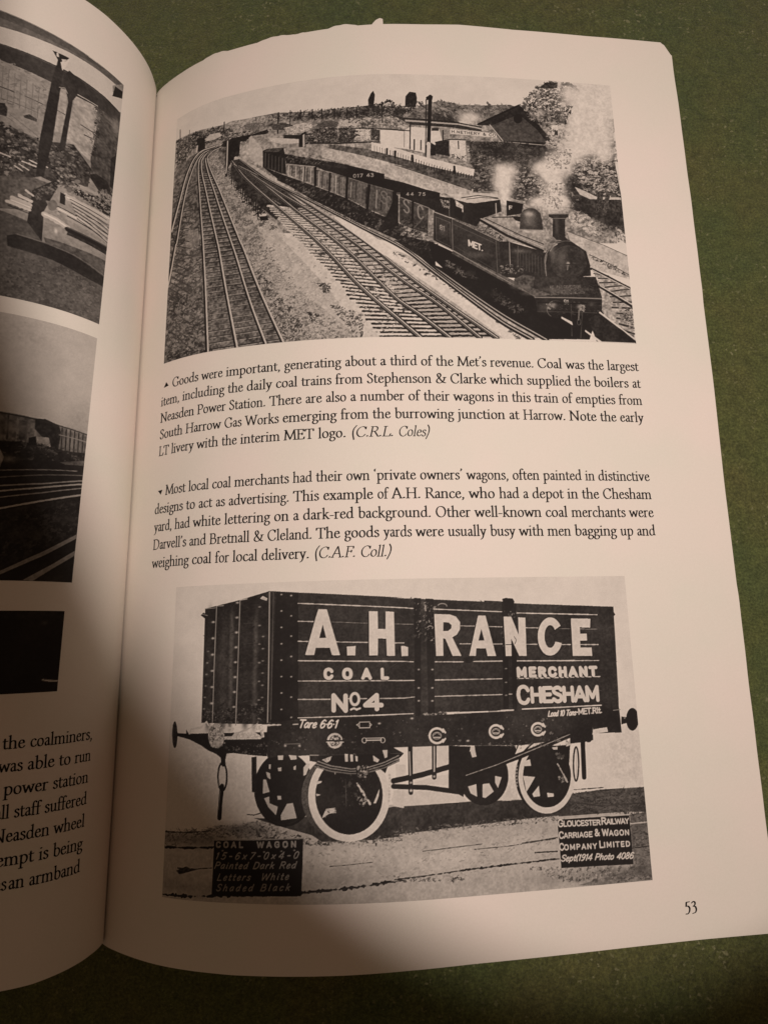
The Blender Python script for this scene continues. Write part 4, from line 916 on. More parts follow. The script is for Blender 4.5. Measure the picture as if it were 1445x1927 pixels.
["l",0.68,0.116,[33.33,181.72,37.17,180.98,40.8,180.38],0.6],
["l",0.68,0.118,[33.78,180.41,38.04,179.6,42.07,179.08],0.6],
["l",0.68,0.121,[33.45,179.23,37.87,178.49,42.04,177.91],0.6],
["l",0.68,0.12,[33.1,178.02,38.25,177.21,43.08,176.6],0.6],
["l",0.68,0.123,[33.5,176.64,38.78,175.88,43.75,175.31],0.6],
["l",0.68,0.126,[34.27,175.17,39.23,174.54,43.93,174.04],0.6],
["l",0.68,0.128,[33.78,173.89,39.2,173.1,44.29,172.73],0.6],
["l",0.68,0.131,[33.76,172.52,39.44,171.81,44.78,171.39],0.6],
["l",0.68,0.125,[34.1,171.06,40.35,170.42,46.23,169.98],0.6],
["l",0.68,0.128,[33.98,169.64,40.42,168.99,46.48,168.6],0.6],
["l",0.68,0.137,[34.01,168.19,40.27,167.46,46.16,167.21],0.6],
["l",0.68,0.131,[34.91,166.6,41.44,165.99,47.61,165.73],0.6],
["l",0.68,0.134,[34.31,165.19,41.38,164.49,48.04,164.28],0.6],
["l",0.68,0.137,[35.07,163.58,41.42,163.0,47.43,162.83],0.6],
["l",0.68,0.14,[36.06,161.95,42.14,161.51,47.94,161.33],0.6],
["l",0.68,0.143,[35.23,160.49,42.88,159.91,50.1,159.8],0.6],
["l",0.68,0.146,[34.92,158.96,42.54,158.52,49.74,158.29],0.6],
["l",0.68,0.146,[34.62,157.41,42.8,156.84,50.49,156.76],0.6],
["l",0.68,0.149,[36.3,155.66,44.31,155.35,51.92,155.22],0.6],
["l",0.68,0.152,[35.57,154.12,43.39,153.73,50.78,153.67],0.6],
["l",0.68,0.156,[37.0,152.39,44.79,152.09,52.22,152.13],0.6],
["l",0.68,0.159,[36.06,150.82,45.2,150.54,53.83,150.6],0.6],
["l",0.68,0.162,[37.63,149.08,46.13,148.89,54.22,149.03],0.6],
["l",0.68,0.162,[35.63,147.53,46.03,147.26,55.79,147.5],0.6],
["l",0.68,0.165,[36.17,145.82,45.61,145.6,54.52,145.84],0.6],
["l",0.68,0.169,[36.37,144.12,45.84,143.99,54.8,144.23],0.6],
["l",0.68,0.172,[36.64,142.4,47.53,142.38,57.78,142.75],0.6],
["l",0.68,0.176,[38.33,140.64,48.07,140.66,57.32,141.09],0.6],
["l",0.25,0.17,[23.43,191.82,26.63,192.32,29.63,192.74],0.6],
["l",0.25,0.175,[25.0,191.16,27.98,191.39,30.78,191.99],0.6],
["l",0.25,0.174,[23.35,190.1,26.85,190.2,30.1,190.63],0.6],
["l",0.25,0.18,[22.44,189.04,26.27,188.86,29.79,189.2],0.6],
["l",0.25,0.186,[22.31,187.9,25.7,187.5,28.84,187.66],0.6],
["l",0.25,0.193,[24.25,186.42,27.2,186.02,29.95,186.05],0.6],
["l",0.25,0.201,[23.49,185.12,27.03,184.79,30.32,184.29],0.6],
["l",0.25,0.208,[23.49,183.65,26.62,183.16,29.57,182.54],0.6],
["l",0.25,0.209,[24.02,181.96,26.87,181.21,29.55,180.65],0.6],
["l",0.25,0.217,[21.74,181.07,25.56,179.67,29.06,178.8],0.6],
["l",0.25,0.225,[21.55,179.54,25.29,177.92,28.71,176.89],0.6],
["l",0.25,0.234,[22.67,177.4,26.14,176.07,29.37,174.59],0.6],
["l",0.25,0.242,[22.27,175.85,26.23,174.1,29.88,172.24],0.6],
["l",0.25,0.251,[22.67,173.86,26.56,171.58,30.1,169.95],0.6],
["l",0.25,0.252,[22.09,172.37,25.43,170.29,28.51,168.62],0.6],
["l",0.25,0.261,[21.51,170.9,25.81,168.32,29.73,165.7],0.6],
["l",0.25,0.27,[22.89,168.12,25.8,166.25,28.53,164.25],0.6],
["l",0.25,0.279,[22.6,166.42,26.91,163.17,30.81,160.46],0.6],
["l",0.25,0.289,[20.82,165.86,26.01,161.96,30.64,158.4],0.6],
["l",0.25,0.288,[22.53,162.62,25.97,160.07,29.16,157.38],0.6],
["l",0.25,0.298,[22.09,161.02,27.41,156.64,32.12,152.84],0.6],
["l",0.25,0.308,[22.27,158.91,27.09,154.76,31.38,151.26],0.6],
["l",0.25,0.317,[23.98,155.47,27.78,152.27,31.27,149.18],0.6],
["l",0.25,0.317,[23.89,153.52,27.47,150.52,30.78,147.44],0.6],
["l",0.25,0.327,[24.09,151.3,27.48,148.21,30.59,145.45],0.6],
["l",0.25,0.336,[24.21,149.14,29.36,144.44,33.94,140.18],0.6],
["s",[21.48,160.28,36.39,157.05,37.07,140.05,22.26,140.51],572,0.55,[0.15,0.5,0.6,0.25],2.2,-0.25],
["p",0.58,[37.97,201.23,37.7,198.46,40.74,192.88,44.96,185.55,50.91,178.19,55.66,173.12,55.68,171.03,69.05,154.1,77.41,140.49,61.25,140.21,57.55,140.27,51.31,155.02,45.84,169.65,41.38,180.25,38.97,187.46,34.52,199.03],0.2,0,1],
["b",0.78,[55.31,162.7],4.14,4.38,0.55],
["b",0.78,[58.55,153.63],4.82,5.16,0.55],
["b",0.78,[64.7,145.54],5.63,5.05,0.55],
["b",0.78,[68.98,142.47],5.94,3.65,0.55],
["b",0.78,[52.94,168.96],2.8,3.98,0.55],
["p",0.8,[48.96,180.59,55.65,173.88,58.43,169.5,59.79,170.48,69.09,159.33,77.55,148.52,83.93,140.46,76.56,140.29,67.3,149.06,58.53,156.5,55.31,162.7,51.02,172.26,47.1,177.52],0.07,1,0.7],
["s",[45.17,177.39,49.06,175.63,55.75,164.6,61.19,156.21,69.0,146.16,76.57,140.52,61.25,140.3,53.18,152.37],924,0.36,[0.5,0.62,0.72,0.8,0.42],1.5,0],
["s",[49.06,175.63,58.43,170.16,69.08,158.37,77.54,148.06,83.3,140.6,77.41,140.49,64.71,149.26,55.77,162.64],440,0.31,[0.74,0.84,0.7,0.88,0.6],1.5,0],
["s",[35.25,198.78,37.65,199.68,41.29,191.68,46.95,184.09,50.92,177.68,55.67,172.37,49.1,173.6,55.83,156.82,64.71,149.26,76.56,140.29,61.25,140.21,57.55,140.27,45.84,169.65,41.38,180.25,38.97,187.46],1980,0.42,[0.42,0.5,0.78,0.7,0.38,0.62],1.6,0],
["s",[49.3,163.59,55.86,153.94,64.7,140.93,61.25,140.07,57.55,140.64,51.77,154.95],726,0.45,[0.2,0.3,0.75,0.5],1.5,0],
["s",[66.02,155.75,69.5,155.49,69.47,152.19,67.32,153.28],79,0.35,[0.15,0.3],1.5,0],
["s",[63.4,147.97,66.43,147.26,65.99,144.05,64.7,145.54],57,0.35,[0.15,0.3],1.5,0],
["s",[69.03,149.87,77.52,146.67,77.4,140.26,74.49,142.65],286,0.43,[0.2,0.35,0.75],1.6,0],
["r",0.08,[0.42,0.89],[36.48,202.51,30.8,202.05,27.32,197.36,24.54,188.62,21.96,180.46],0],
["r",0.82,[0.21,0.57],[36.75,202.43,31.11,201.93,27.69,197.21,24.97,188.44,22.46,180.25],0],
["r",0.08,[0.41,0.86],[37.03,202.06,31.73,201.14,28.64,196.26,26.49,188.9,24.3,175.79,23.98,175.56,22.73,168.65,21.4,162.88],0],
["r",0.82,[0.2,0.55],[37.3,201.98,32.04,201.02,28.99,196.12,26.9,188.74,24.79,175.61,24.48,175.37,23.27,168.45,21.99,162.68],0],
["r",0.08,[0.34,0.71],[37.31,201.7,33.18,201.15,31.23,199.11,31.96,189.03,33.81,172.64,33.9,171.76,35.1,158.82,36.57,140.04],0],
["r",0.82,[0.17,0.45],[37.58,201.62,33.48,201.04,31.55,198.99,32.31,188.91,34.21,172.53,34.3,171.65,35.54,158.72,37.07,139.96],0],
["r",0.08,[0.34,0.72],[37.85,201.81,34.31,201.31,32.12,198.78,34.24,188.27,38.39,171.49,38.86,169.51,41.19,157.59,44.81,140.29],0],
["r",0.82,[0.17,0.47],[38.11,201.73,34.6,201.2,32.44,198.66,34.58,188.17,38.76,171.4,39.23,169.43,41.59,157.52,45.27,140.23],0],
["r",0.08,[0.31,0.66],[38.11,201.73,34.87,201.11,33.56,198.81,36.98,187.46,42.55,170.62,43.6,167.56,48.19,152.58,52.56,140.34],0],
["r",0.82,[0.16,0.42],[38.38,201.65,35.16,201.01,33.86,198.7,37.31,187.37,42.91,170.55,43.97,167.49,48.59,152.52,53.0,140.29],0],
["r",0.08,[0.32,0.67],[38.38,201.65,35.43,200.92,34.11,199.17,38.55,187.57,45.24,170.1,45.49,169.71,50.92,155.07,57.13,140.32],0],
["r",0.82,[0.16,0.43],[38.65,201.58,35.72,200.83,34.41,199.07,38.87,187.49,45.59,170.03,45.84,169.65,51.31,155.02,57.55,140.27],0],
["l",0.1,0.304,[24.32,175.79,22.11,180.4,21.48,160.28],0],
["s",[40.97,193.9,42.78,192.39,46.92,185.66,50.86,181.27,53.3,176.26,50.47,176.74,46.02,182.2,41.86,189.41],572,0.4,[0.08,0.15,0.3,0.5],1.4,0],
["l",0.1,0.172,[42.13,191.62,42.27,190.25,42.4,188.89],0.6],
["l",0.1,0.189,[42.83,190.68,42.94,189.3,43.06,187.93],0.6],
["l",0.1,0.205,[43.52,189.74,43.62,188.36,43.72,186.98],0.6],
["l",0.1,0.221,[44.21,188.81,44.29,187.42,44.37,186.04],0.6],
["l",0.1,0.238,[44.89,187.89,44.95,186.49,45.02,185.11],0.6],
["l",0.1,0.249,[45.57,186.97,45.62,185.57,45.66,184.18],0.6],
["l",0.1,0.265,[46.25,186.06,46.27,184.65,46.3,183.25],0.6],
["l",0.1,0.281,[46.92,185.16,46.93,183.74,46.94,182.34],0.6],
["l",0.1,0.297,[47.54,184.23,47.56,182.83,47.59,181.44],0.6],
["l",0.1,0.313,[48.16,183.3,48.2,181.92,48.24,180.55],0.6],
["l",0.1,0.329,[48.77,182.38,48.83,181.02,48.89,179.67],0.6],
["l",0.1,0.332,[49.38,181.47,49.46,180.13,49.53,178.79],0.6],
["l",0.1,0.348,[49.99,180.56,50.08,179.24,50.17,177.92],0.6],
["l",0.1,0.363,[50.59,179.66,50.7,178.36,50.81,177.05],0.6],
["p",0.1,[50.21,177.8,52.34,177.53,53.21,175.67,50.95,175.84],0,1,1],
["p",0.85,[50.44,177.97,52.81,177.76,52.35,177.03,50.55,177.23],0,1,1],
["l",0.1,0.309,[50.9,184.62,51.06,177.65],0],
["l",0.12,0.671,[40.58,202.96,40.57,191.86],0],
["l",0.8,0.302,[40.69,202.94,40.69,196.12,40.49,192.68],0],
["p",0.8,[44.03,196.65,44.02,196.57,44.0,196.5,43.97,196.44,43.92,196.39,43.86,196.35,43.79,196.31,43.71,196.29,43.62,196.28,43.53,196.29,43.43,196.31,43.34,196.34,43.24,196.38,43.15,196.43,43.07,196.49,43.0,196.55,42.93,196.63,42.88,196.71,42.84,196.79,42.82,196.87,42.81,196.94,42.81,197.02,42.83,197.09,42.87,197.15,42.92,197.2,42.98,197.25,43.05,197.28,43.13,197.3,43.22,197.31,43.31,197.3,43.41,197.28,43.5,197.25,43.59,197.21,43.68,197.16,43.77,197.1,43.84,197.04,43.9,196.96,43.95,196.88,43.99,196.81,44.02,196.73,44.03,196.65],0,1,1],
["l",0.8,0.492,[43.17,196.59,43.34,194.13],0],
["p",0.72,[42.67,196.44,44.68,196.76,64.74,179.22,79.6,166.33,88.44,163.52,119.69,145.21,125.92,140.84,82.43,140.14,83.93,140.46,77.55,148.52,69.09,159.33,59.33,170.78,55.63,175.55,50.82,183.34],0.1,1,1],
["p",0.2,[42.17,196.29,44.44,196.28,55.52,185.61,62.93,178.42,58.37,178.01,55.17,175.46,46.95,184.09,41.78,192.09],0.12,1,1],
["p",0.6,[52.73,182.99,64.73,173.21,73.51,166.6,67.38,167.04,62.94,174.41,58.37,178.01],0.18,1,1],
["l",0.08,0.341,[52.52,180.92,56.38,179.74,60.18,178.7],0.6],
["l",0.08,0.345,[52.9,180.51,56.59,179.45,60.22,178.42],0.6],
["l",0.08,0.35,[53.29,180.01,57.16,178.87,60.95,177.88],0.6],
["l",0.08,0.356,[53.55,179.5,57.51,178.37,61.39,177.37],0.6],
["l",0.08,0.352,[54.19,178.83,58.24,177.72,62.22,176.72],0.6],
["l",0.08,0.359,[54.67,178.17,58.55,177.11,62.36,176.2],0.6],
["l",0.08,0.366,[54.81,177.56,59.23,176.47,63.56,175.41],0.6],
["l",0.08,0.373,[55.44,176.8,59.86,175.73,64.21,174.72],0.6],
["l",0.08,0.381,[56.15,175.99,60.28,174.99,64.34,174.11],0.6],
["l",0.08,0.389,[56.6,175.23,60.86,174.23,65.06,173.36],0.6],
["l",0.08,0.391,[57.04,174.44,61.56,173.42,66.01,172.55],0.6],
["l",0.08,0.399,[57.69,173.59,62.35,172.62,66.94,171.73],0.6],
["l",0.08,0.408,[58.16,172.75,63.05,171.78,67.85,170.91],0.6],
["l",0.08,0.417,[58.78,171.89,63.54,170.99,68.21,170.16],0.6],
["l",0.08,0.427,[60.08,170.88,64.87,169.99,69.58,169.24],0.6],
["l",0.08,0.436,[60.01,170.12,65.12,169.23,70.14,168.43],0.6],
["l",0.08,0.446,[61.22,169.11,66.34,168.24,71.39,167.52],0.6],
["l",0.08,0.449,[61.86,168.19,66.8,167.38,71.67,166.72],0.6],
["l",0.08,0.459,[62.79,167.21,67.95,166.4,73.05,165.77],0.6],
["l",0.08,0.469,[63.43,166.27,68.74,165.52,73.98,164.87],0.6],
["l",0.08,0.479,[64.2,165.3,69.59,164.54,74.93,163.94],0.6],
["l",0.08,0.49,[64.48,164.41,70.23,163.6,75.92,162.91],0.6],
["l",0.08,0.492,[65.75,163.36,70.98,162.59,76.15,161.96],0.6],
["l",0.08,0.503,[66.24,162.43,71.87,161.58,77.45,160.88],0.6],
["l",0.08,0.514,[67.29,161.39,72.78,160.55,78.23,159.85],0.6],
["l",0.08,0.525,[68.3,160.36,73.67,159.49,79.0,158.82],0.6],
["l",0.08,0.536,[69.11,159.36,74.62,158.47,80.09,157.74],0.6],
["l",0.08,0.544,[69.92,158.35,75.69,157.39,81.43,156.63],0.6],
["l",0.08,0.556,[70.33,157.4,76.33,156.42,82.3,155.56],0.6],
["l",0.08,0.567,[71.13,156.38,76.87,155.42,82.57,154.57],0.6],
["l",0.08,0.579,[72.36,155.28,78.35,154.27,84.33,153.38],0.6],
["l",0.08,0.581,[72.77,154.32,78.85,153.27,84.91,152.35],0.6],
["l",0.08,0.593,[73.62,153.19,79.94,152.14,86.25,151.2],0.6],
["l",0.08,0.605,[73.95,152.13,80.57,151.11,87.18,150.33],0.6],
["l",0.08,0.617,[74.67,150.98,81.53,150.1,88.4,149.42],0.6],
["l",0.08,0.631,[76.2,149.74,82.85,149.03,89.52,148.53],0.6],
["l",0.08,0.643,[76.89,148.61,83.7,148.05,90.54,147.63],0.6],
["l",0.08,0.656,[77.81,147.45,84.46,147.04,91.15,146.74],0.6],
["l",0.08,0.668,[78.25,146.32,85.61,145.96,93.02,145.77],0.6],
["l",0.08,0.67,[78.55,145.19,86.34,144.87,94.19,144.79],0.6],
["l",0.08,0.683,[80.05,143.99,87.65,143.83,95.33,143.81],0.6],
["l",0.08,0.695,[80.25,142.85,87.99,142.72,95.81,142.81],0.6],
["l",0.08,0.708,[82.12,141.73,89.56,141.7,97.07,141.81],0.6],
["l",0.08,0.721,[81.92,140.69,90.1,140.69,98.37,140.81],0.6],
["l",0.14,0.242,[60.36,178.62,62.51,178.61,64.65,178.57],0.6],
["l",0.14,0.245,[60.67,178.15,62.9,178.14,65.12,178.11],0.6],
["l",0.14,0.25,[61.26,177.56,63.49,177.56,65.71,177.53],0.6],
["l",0.14,0.255,[62.11,176.9,64.32,176.88,66.51,176.89],0.6],
["l",0.14,0.26,[62.55,176.19,64.87,176.17,67.17,176.2],0.6],
["l",0.14,0.266,[63.28,175.43,65.66,175.43,68.02,175.46],0.6],
["l",0.14,0.272,[64.08,174.64,66.5,174.63,68.9,174.69],0.6],
["l",0.14,0.274,[65.07,173.81,67.56,173.85,70.05,173.89],0.6],
["l",0.14,0.281,[65.96,172.96,68.42,172.98,70.88,173.06],0.6],
["l",0.14,0.283,[66.54,172.08,69.32,172.15,72.08,172.22],0.6],
["l",0.14,0.29,[67.76,171.2,70.39,171.25,73.01,171.35],0.6],
["l",0.14,0.297,[68.67,170.29,71.38,170.38,74.08,170.47],0.6],
["l",0.14,0.304,[69.47,169.36,72.23,169.42,74.98,169.56],0.6],
["l",0.14,0.312,[70.47,168.43,73.44,168.54,76.4,168.67],0.6],
["l",0.14,0.32,[71.35,167.47,74.42,167.61,77.48,167.75],0.6],
["l",0.14,0.325,[72.51,166.51,75.48,166.61,78.45,166.78],0.6],
["l",0.14,0.333,[73.53,165.54,76.61,165.64,79.69,165.75],0.6],
["l",0.14,0.341,[74.4,164.55,77.64,164.58,80.88,164.69],0.6],
["l",0.14,0.35,[75.24,163.49,78.48,163.55,81.71,163.62],0.6],
["l",0.14,0.352,[76.24,162.38,79.54,162.44,82.84,162.54],0.6],
["l",0.14,0.361,[77.48,161.26,80.74,161.32,84.0,161.45],0.6],
["l",0.14,0.369,[78.29,160.13,81.78,160.22,85.28,160.36],0.6],
["l",0.14,0.379,[79.36,159.0,82.99,159.09,86.64,159.27],0.6],
["l",0.14,0.388,[80.46,157.86,83.99,157.96,87.53,158.16],0.6],
["l",0.14,0.396,[81.09,156.7,84.97,156.88,88.87,157.12],0.6],
["l",0.14,0.405,[82.29,155.55,86.27,155.81,90.26,156.08],0.6],
["l",0.14,0.415,[83.22,154.38,87.3,154.67,91.41,155.02],0.6],
["l",0.14,0.417,[84.08,153.2,88.31,153.52,92.58,153.94],0.6],
["l",0.14,0.426,[85.62,152.07,89.84,152.45,94.09,152.89],0.6],
["l",0.14,0.438,[86.41,150.93,90.96,151.36,95.54,151.83],0.6],
["l",0.14,0.448,[87.98,149.99,92.55,150.4,97.15,150.79],0.6],
["l",0.14,0.457,[88.9,149.01,93.41,149.32,97.95,149.67],0.6],
["l",0.14,0.467,[90.31,148.06,95.0,148.35,99.72,148.65],0.6],
["l",0.14,0.477,[91.68,147.1,96.22,147.35,100.78,147.58],0.6],
["l",0.14,0.486,[92.44,146.08,97.38,146.29,102.36,146.53],0.6],
["l",0.14,0.492,[93.94,145.06,98.89,145.25,103.88,145.47],0.6],
["l",0.14,0.502,[95.02,144.01,100.33,144.18,105.69,144.41],0.6],
["l",0.14,0.512,[96.73,142.97,101.89,143.13,107.1,143.32],0.6],
["l",0.14,0.522,[97.88,141.92,102.94,142.04,108.04,142.22],0.6],
["l",0.14,0.532,[99.44,140.86,104.66,140.97,109.93,141.13],0.6],
["l",0.88,0.233,[52.75,180.23,56.55,179.13,60.28,178.06],0.6],
["l",0.88,0.235,[52.65,179.96,56.71,178.77,60.69,177.68],0.6],
["l",0.88,0.239,[53.41,179.34,57.2,178.27,60.93,177.26],0.6],
["l",0.88,0.243,[53.49,178.86,57.61,177.72,61.66,176.66],0.6],
["l",0.88,0.247,[53.75,178.28,58.05,177.12,62.28,176.05],0.6],
["l",0.88,0.245,[54.46,177.54,58.62,176.43,62.7,175.45],0.6],
["l",0.88,0.25,[54.98,176.81,59.24,175.74,63.41,174.76],0.6],
["l",0.88,0.256,[55.83,175.98,60.13,174.91,64.35,173.99],0.6],
["l",0.88,0.261,[55.84,175.33,60.36,174.29,64.8,173.3],0.6],
["l",0.88,0.262,[56.64,174.45,61.28,173.39,65.84,172.47],0.6],
["l",0.88,0.268,[57.22,173.61,61.91,172.56,66.52,171.7],0.6],
["l",0.88,0.274,[57.92,172.73,62.64,171.78,67.28,170.9],0.6],
["l",0.88,0.28,[58.38,171.88,63.05,170.95,67.64,170.14],0.6],
["l",0.88,0.286,[59.51,170.89,64.24,169.97,68.9,169.23],0.6],
["l",0.88,0.293,[60.26,169.97,65.01,169.1,69.69,168.38],0.6],
["l",0.88,0.3,[60.51,169.12,65.4,168.24,70.23,167.55],0.6],
["l",0.88,0.307,[61.73,168.09,66.49,167.34,71.2,166.65],0.6],
["l",0.88,0.309,[62.41,167.14,67.56,166.38,72.65,165.68],0.6],
["l",0.88,0.316,[62.92,166.21,67.98,165.5,72.97,164.84],0.6],
["l",0.88,0.323,[63.23,165.29,68.64,164.51,73.99,163.91],0.6],
["l",0.88,0.325,[64.06,164.3,69.82,163.5,75.52,162.84],0.6],
["l",0.88,0.332,[65.19,163.25,70.85,162.43,76.45,161.79],0.6],
["l",0.88,0.339,[65.67,162.29,71.31,161.45,76.89,160.78],0.6],
["l",0.88,0.347,[67.04,161.19,72.68,160.36,78.28,159.66],0.6],
["l",0.88,0.355,[67.53,160.22,73.1,159.36,78.62,158.65],0.6],
["l",0.88,0.362,[68.57,159.16,74.12,158.31,79.62,157.56],0.6],
["l",0.88,0.368,[68.95,158.2,74.94,157.2,80.89,156.43],0.6],
["l",0.88,0.376,[69.66,157.18,75.55,156.23,81.41,155.39],0.6],
["l",0.88,0.384,[71.03,156.03,77.06,155.05,83.07,154.2],0.6],
["l",0.88,0.386,[72.18,154.92,77.68,153.99,83.16,153.2],0.6],
["l",0.88,0.394,[72.62,153.94,78.8,152.85,84.97,151.98],0.6],
["l",0.88,0.402,[73.34,152.82,79.35,151.82,85.35,150.93],0.6],
["l",0.88,0.41,[74.53,151.59,80.37,150.7,86.21,149.97],0.6],
["l",0.88,0.419,[74.85,150.5,81.21,149.68,87.57,149.02],0.6],
["l",0.88,0.427,[75.88,149.29,82.38,148.62,88.88,148.07],0.6],
["l",0.88,0.437,[76.46,148.14,83.45,147.55,90.47,147.12],0.6],
["l",0.88,0.446,[77.59,146.93,84.62,146.48,91.7,146.19],0.6],
["l",0.88,0.455,[78.62,145.73,85.74,145.41,92.91,145.22],0.6],
["l",0.88,0.456,[78.68,144.58,86.23,144.3,93.85,144.23],0.6],
["l",0.88,0.465,[79.56,143.39,87.16,143.21,94.84,143.22],0.6],
["l",0.88,0.474,[80.07,142.19,88.3,142.11,96.61,142.21],0.6],
["l",0.88,0.482,[81.33,141.05,89.53,141.04,97.81,141.19],0.6],
["l",0.88,0.495,[82.78,139.96,91.0,140.0,99.32,140.18],0.6],
["s",[58.41,173.15,66.52,173.19,88.18,154.95,87.78,141.96,83.72,140.46,77.55,148.52],726,0.35,[0.15,0.9,0.85,0.3],2,0],
["r",0.07,[0.44,1.67],[41.93,196.18,46.61,189.23,57.47,177.13,67.17,166.58,77.44,153.99,87.65,144.1,91.95,140.13],0],
["r",0.82,[0.12,0.31],[42.17,196.29,46.84,189.35,57.69,177.25,67.38,166.71,77.65,154.13,87.85,144.25,92.15,140.28],0],
["r",0.6,[0.07,0.15],[41.62,196.26,46.31,189.3,57.2,177.17,66.91,166.6,77.19,154.0,87.39,144.1,91.69,140.13],0],
["r",0.07,[0.44,1.54],[42.47,194.97,51.5,186.68,61.36,176.6,73.29,165.16,85.93,151.04,92.17,146.26,99.32,140.27],0],
["r",0.82,[0.12,0.28],[42.71,195.08,51.72,186.8,61.58,176.73,73.5,165.3,86.13,151.18,92.37,146.41,99.53,140.42],0],
["r",0.6,[0.07,0.13],[42.17,195.05,51.21,186.73,61.09,176.63,73.03,165.17,85.67,151.04,91.91,146.25,99.06,140.26],0],
["r",0.07,[0.4,1.39],[44.01,194.07,55.32,183.94,65.2,176.0,77.64,164.95,88.0,155.74,96.35,149.73,107.0,140.44],0],
["r",0.82,[0.11,0.25],[44.24,194.18,55.54,184.06,65.41,176.13,77.84,165.09,88.21,155.89,96.56,149.88,107.21,140.59],0],
["r",0.6,[0.06,0.12],[43.71,194.14,55.04,183.98,64.93,176.03,77.38,164.96,87.74,155.74,96.09,149.73,106.74,140.44],0],
["r",0.07,[0.4,1.39],[44.52,193.68,58.12,183.49,67.43,175.92,78.54,166.94,88.07,158.11,98.61,149.78,111.33,140.46],0],
["r",0.82,[0.11,0.25],[44.75,193.79,58.33,183.62,67.64,176.06,78.75,167.09,88.28,158.26,98.82,149.93,111.54,140.61],0],
["r",0.6,[0.06,0.12],[44.22,193.75,57.84,183.54,67.17,175.95,78.28,166.95,87.81,158.11,98.35,149.78,111.07,140.45],0],
["p",0.88,[70.52,174.43,72.73,174.42,80.09,168.91,88.41,162.47,100.84,154.29,119.82,140.38,112.92,140.65,85.65,161.43,82.15,163.77,73.57,171.15],0.05,1,1],
["s",[85.73,164.29,100.84,154.29,119.38,140.75,116.61,140.76,99.02,154.34,85.7,163.04],308,0.35,[0.2,0.3,0.1],2,0],
["r",0.06,[0.43,1.44],[44.19,196.2,51.69,188.77,64.74,179.6,77.94,170.9,88.48,164.69,96.88,157.63,112.28,145.33,120.52,140.43],0],
["r",0.75,[0.11,0.29],[44.19,196.34,51.69,188.9,64.74,179.73,77.95,171.02,88.48,164.81,96.88,157.75,112.29,145.45,120.53,140.55],0],
["r",0.06,[0.43,1.3],[55.5,187.56,71.43,176.96,82.3,170.04,88.54,166.63,96.94,159.12,112.41,147.52,124.39,140.42],0],
["r",0.75,[0.11,0.26],[55.5,187.69,71.43,177.09,82.3,170.17,88.54,166.75,96.94,159.24,112.42,147.63,124.4,140.54],0],
["p",0.1,[51.15,192.42,56.42,189.09,66.1,183.89,74.12,179.65,79.36,176.15,86.74,172.59,88.68,171.14,87.67,168.6,96.33,166.76,96.53,160.23,121.91,150.18,130.68,141.26,124.5,140.64,112.44,147.88,96.94,159.24,85.81,167.32,88.54,166.75,77.96,171.76,64.74,180.23,55.5,187.69],0.1,1,1],
["s",[56.43,188.57,74.11,179.4,88.69,171.63,88.56,167.24,73.6,173.95,60.18,183.87],528,0.37,[0.05,0.3,0.45,0.1],2,0.6],
["s",[85.95,172.16,96.33,166.76,101.12,160.35,85.83,168.08],264,0.36,[0.05,0.35,0.3,0.1],2,0.6],
["p",0.12,[51.17,197.36,52.51,197.73,57.1,197.18,57.4,195.22,57.92,188.75,56.52,189.29,51.25,192.35],0.06,1,1],
["p",0.3,[52.52,197.62,57.06,197.09,55.41,196.11,51.56,196.96],0.1,0,1],
["l",0.4,0.142,[51.95,196.5,51.92,192.27],0],
["l",0.4,0.142,[52.92,195.99,52.89,191.71],0],
["l",0.4,0.142,[53.89,195.49,53.85,191.17],0],
["l",0.4,0.142,[54.85,194.99,54.81,190.63],0],
["l",0.4,0.142,[55.8,194.5,55.76,190.1],0],
["l",0.4,0.142,[56.75,194.02,56.7,189.57],0],
["p",0.1,[57.31,195.24,64.75,192.55,71.11,190.83,76.03,189.18,84.01,186.61,83.97,184.98,79.51,184.17,69.28,187.91,65.66,190.1,62.46,190.88,57.81,192.0],0.08,1,1],
["s",[57.31,195.24,64.75,192.55,71.11,190.83,66.57,190.26,58.27,192.45],198,0.33,[0.1,0.3,0.5],1.5,0],
["p",0.5,[57.99,191.97,62.46,190.67,65.75,189.94,65.65,184.6,62.83,186.07,58.02,188.73],0.16,1,1],
["l",0.8,0.245,[58.51,191.36,58.39,188.67],0],
["l",0.25,0.245,[59.54,191.04,59.42,188.1],0],
["l",0.75,0.245,[60.56,190.73,60.44,187.53],0],
["l",0.3,0.245,[61.58,190.43,61.45,186.98],0],
["l",0.8,0.245,[62.59,190.13,62.46,186.43],0],
["l",0.2,0.245,[63.6,189.84,63.47,185.89],0],
["l",0.7,0.245,[64.61,189.56,64.47,185.35],0],
["l",0.08,0.307,[62.92,190.45,62.74,185.98],0],
["l",0.05,0.766,[65.75,190.09,65.74,184.44],0],
["l",0.7,0.184,[58.09,191.95,62.46,190.72,65.66,190.05],0],
["p",0.42,[66.12,189.17,69.73,187.87,74.29,186.48,73.9,180.02,66.1,184.04],0.14,1,1],
["l",0.7,0.226,[66.79,188.42,66.64,184.08],0],
["l",0.2,0.226,[67.7,188.07,67.54,183.58],0],
["l",0.5,0.226,[68.6,187.72,68.44,183.09],0],
["l",0.15,0.226,[69.5,187.37,69.33,182.6],0],
["l",0.6,0.226,[70.4,187.03,70.23,182.11],0],
["l",0.75,0.226,[71.3,186.7,71.12,181.63],0],
["l",0.2,0.226,[72.19,186.37,72.0,181.16],0],
["l",0.55,0.226,[73.08,186.05,72.89,180.69],0],
["l",0.07,0.452,[69.73,187.87,69.47,182.28],0],
["l",0.04,0.903,[74.38,186.57,73.99,179.81],0],
["l",0.65,0.181,[66.12,189.22,69.73,187.92,74.12,186.59],0],
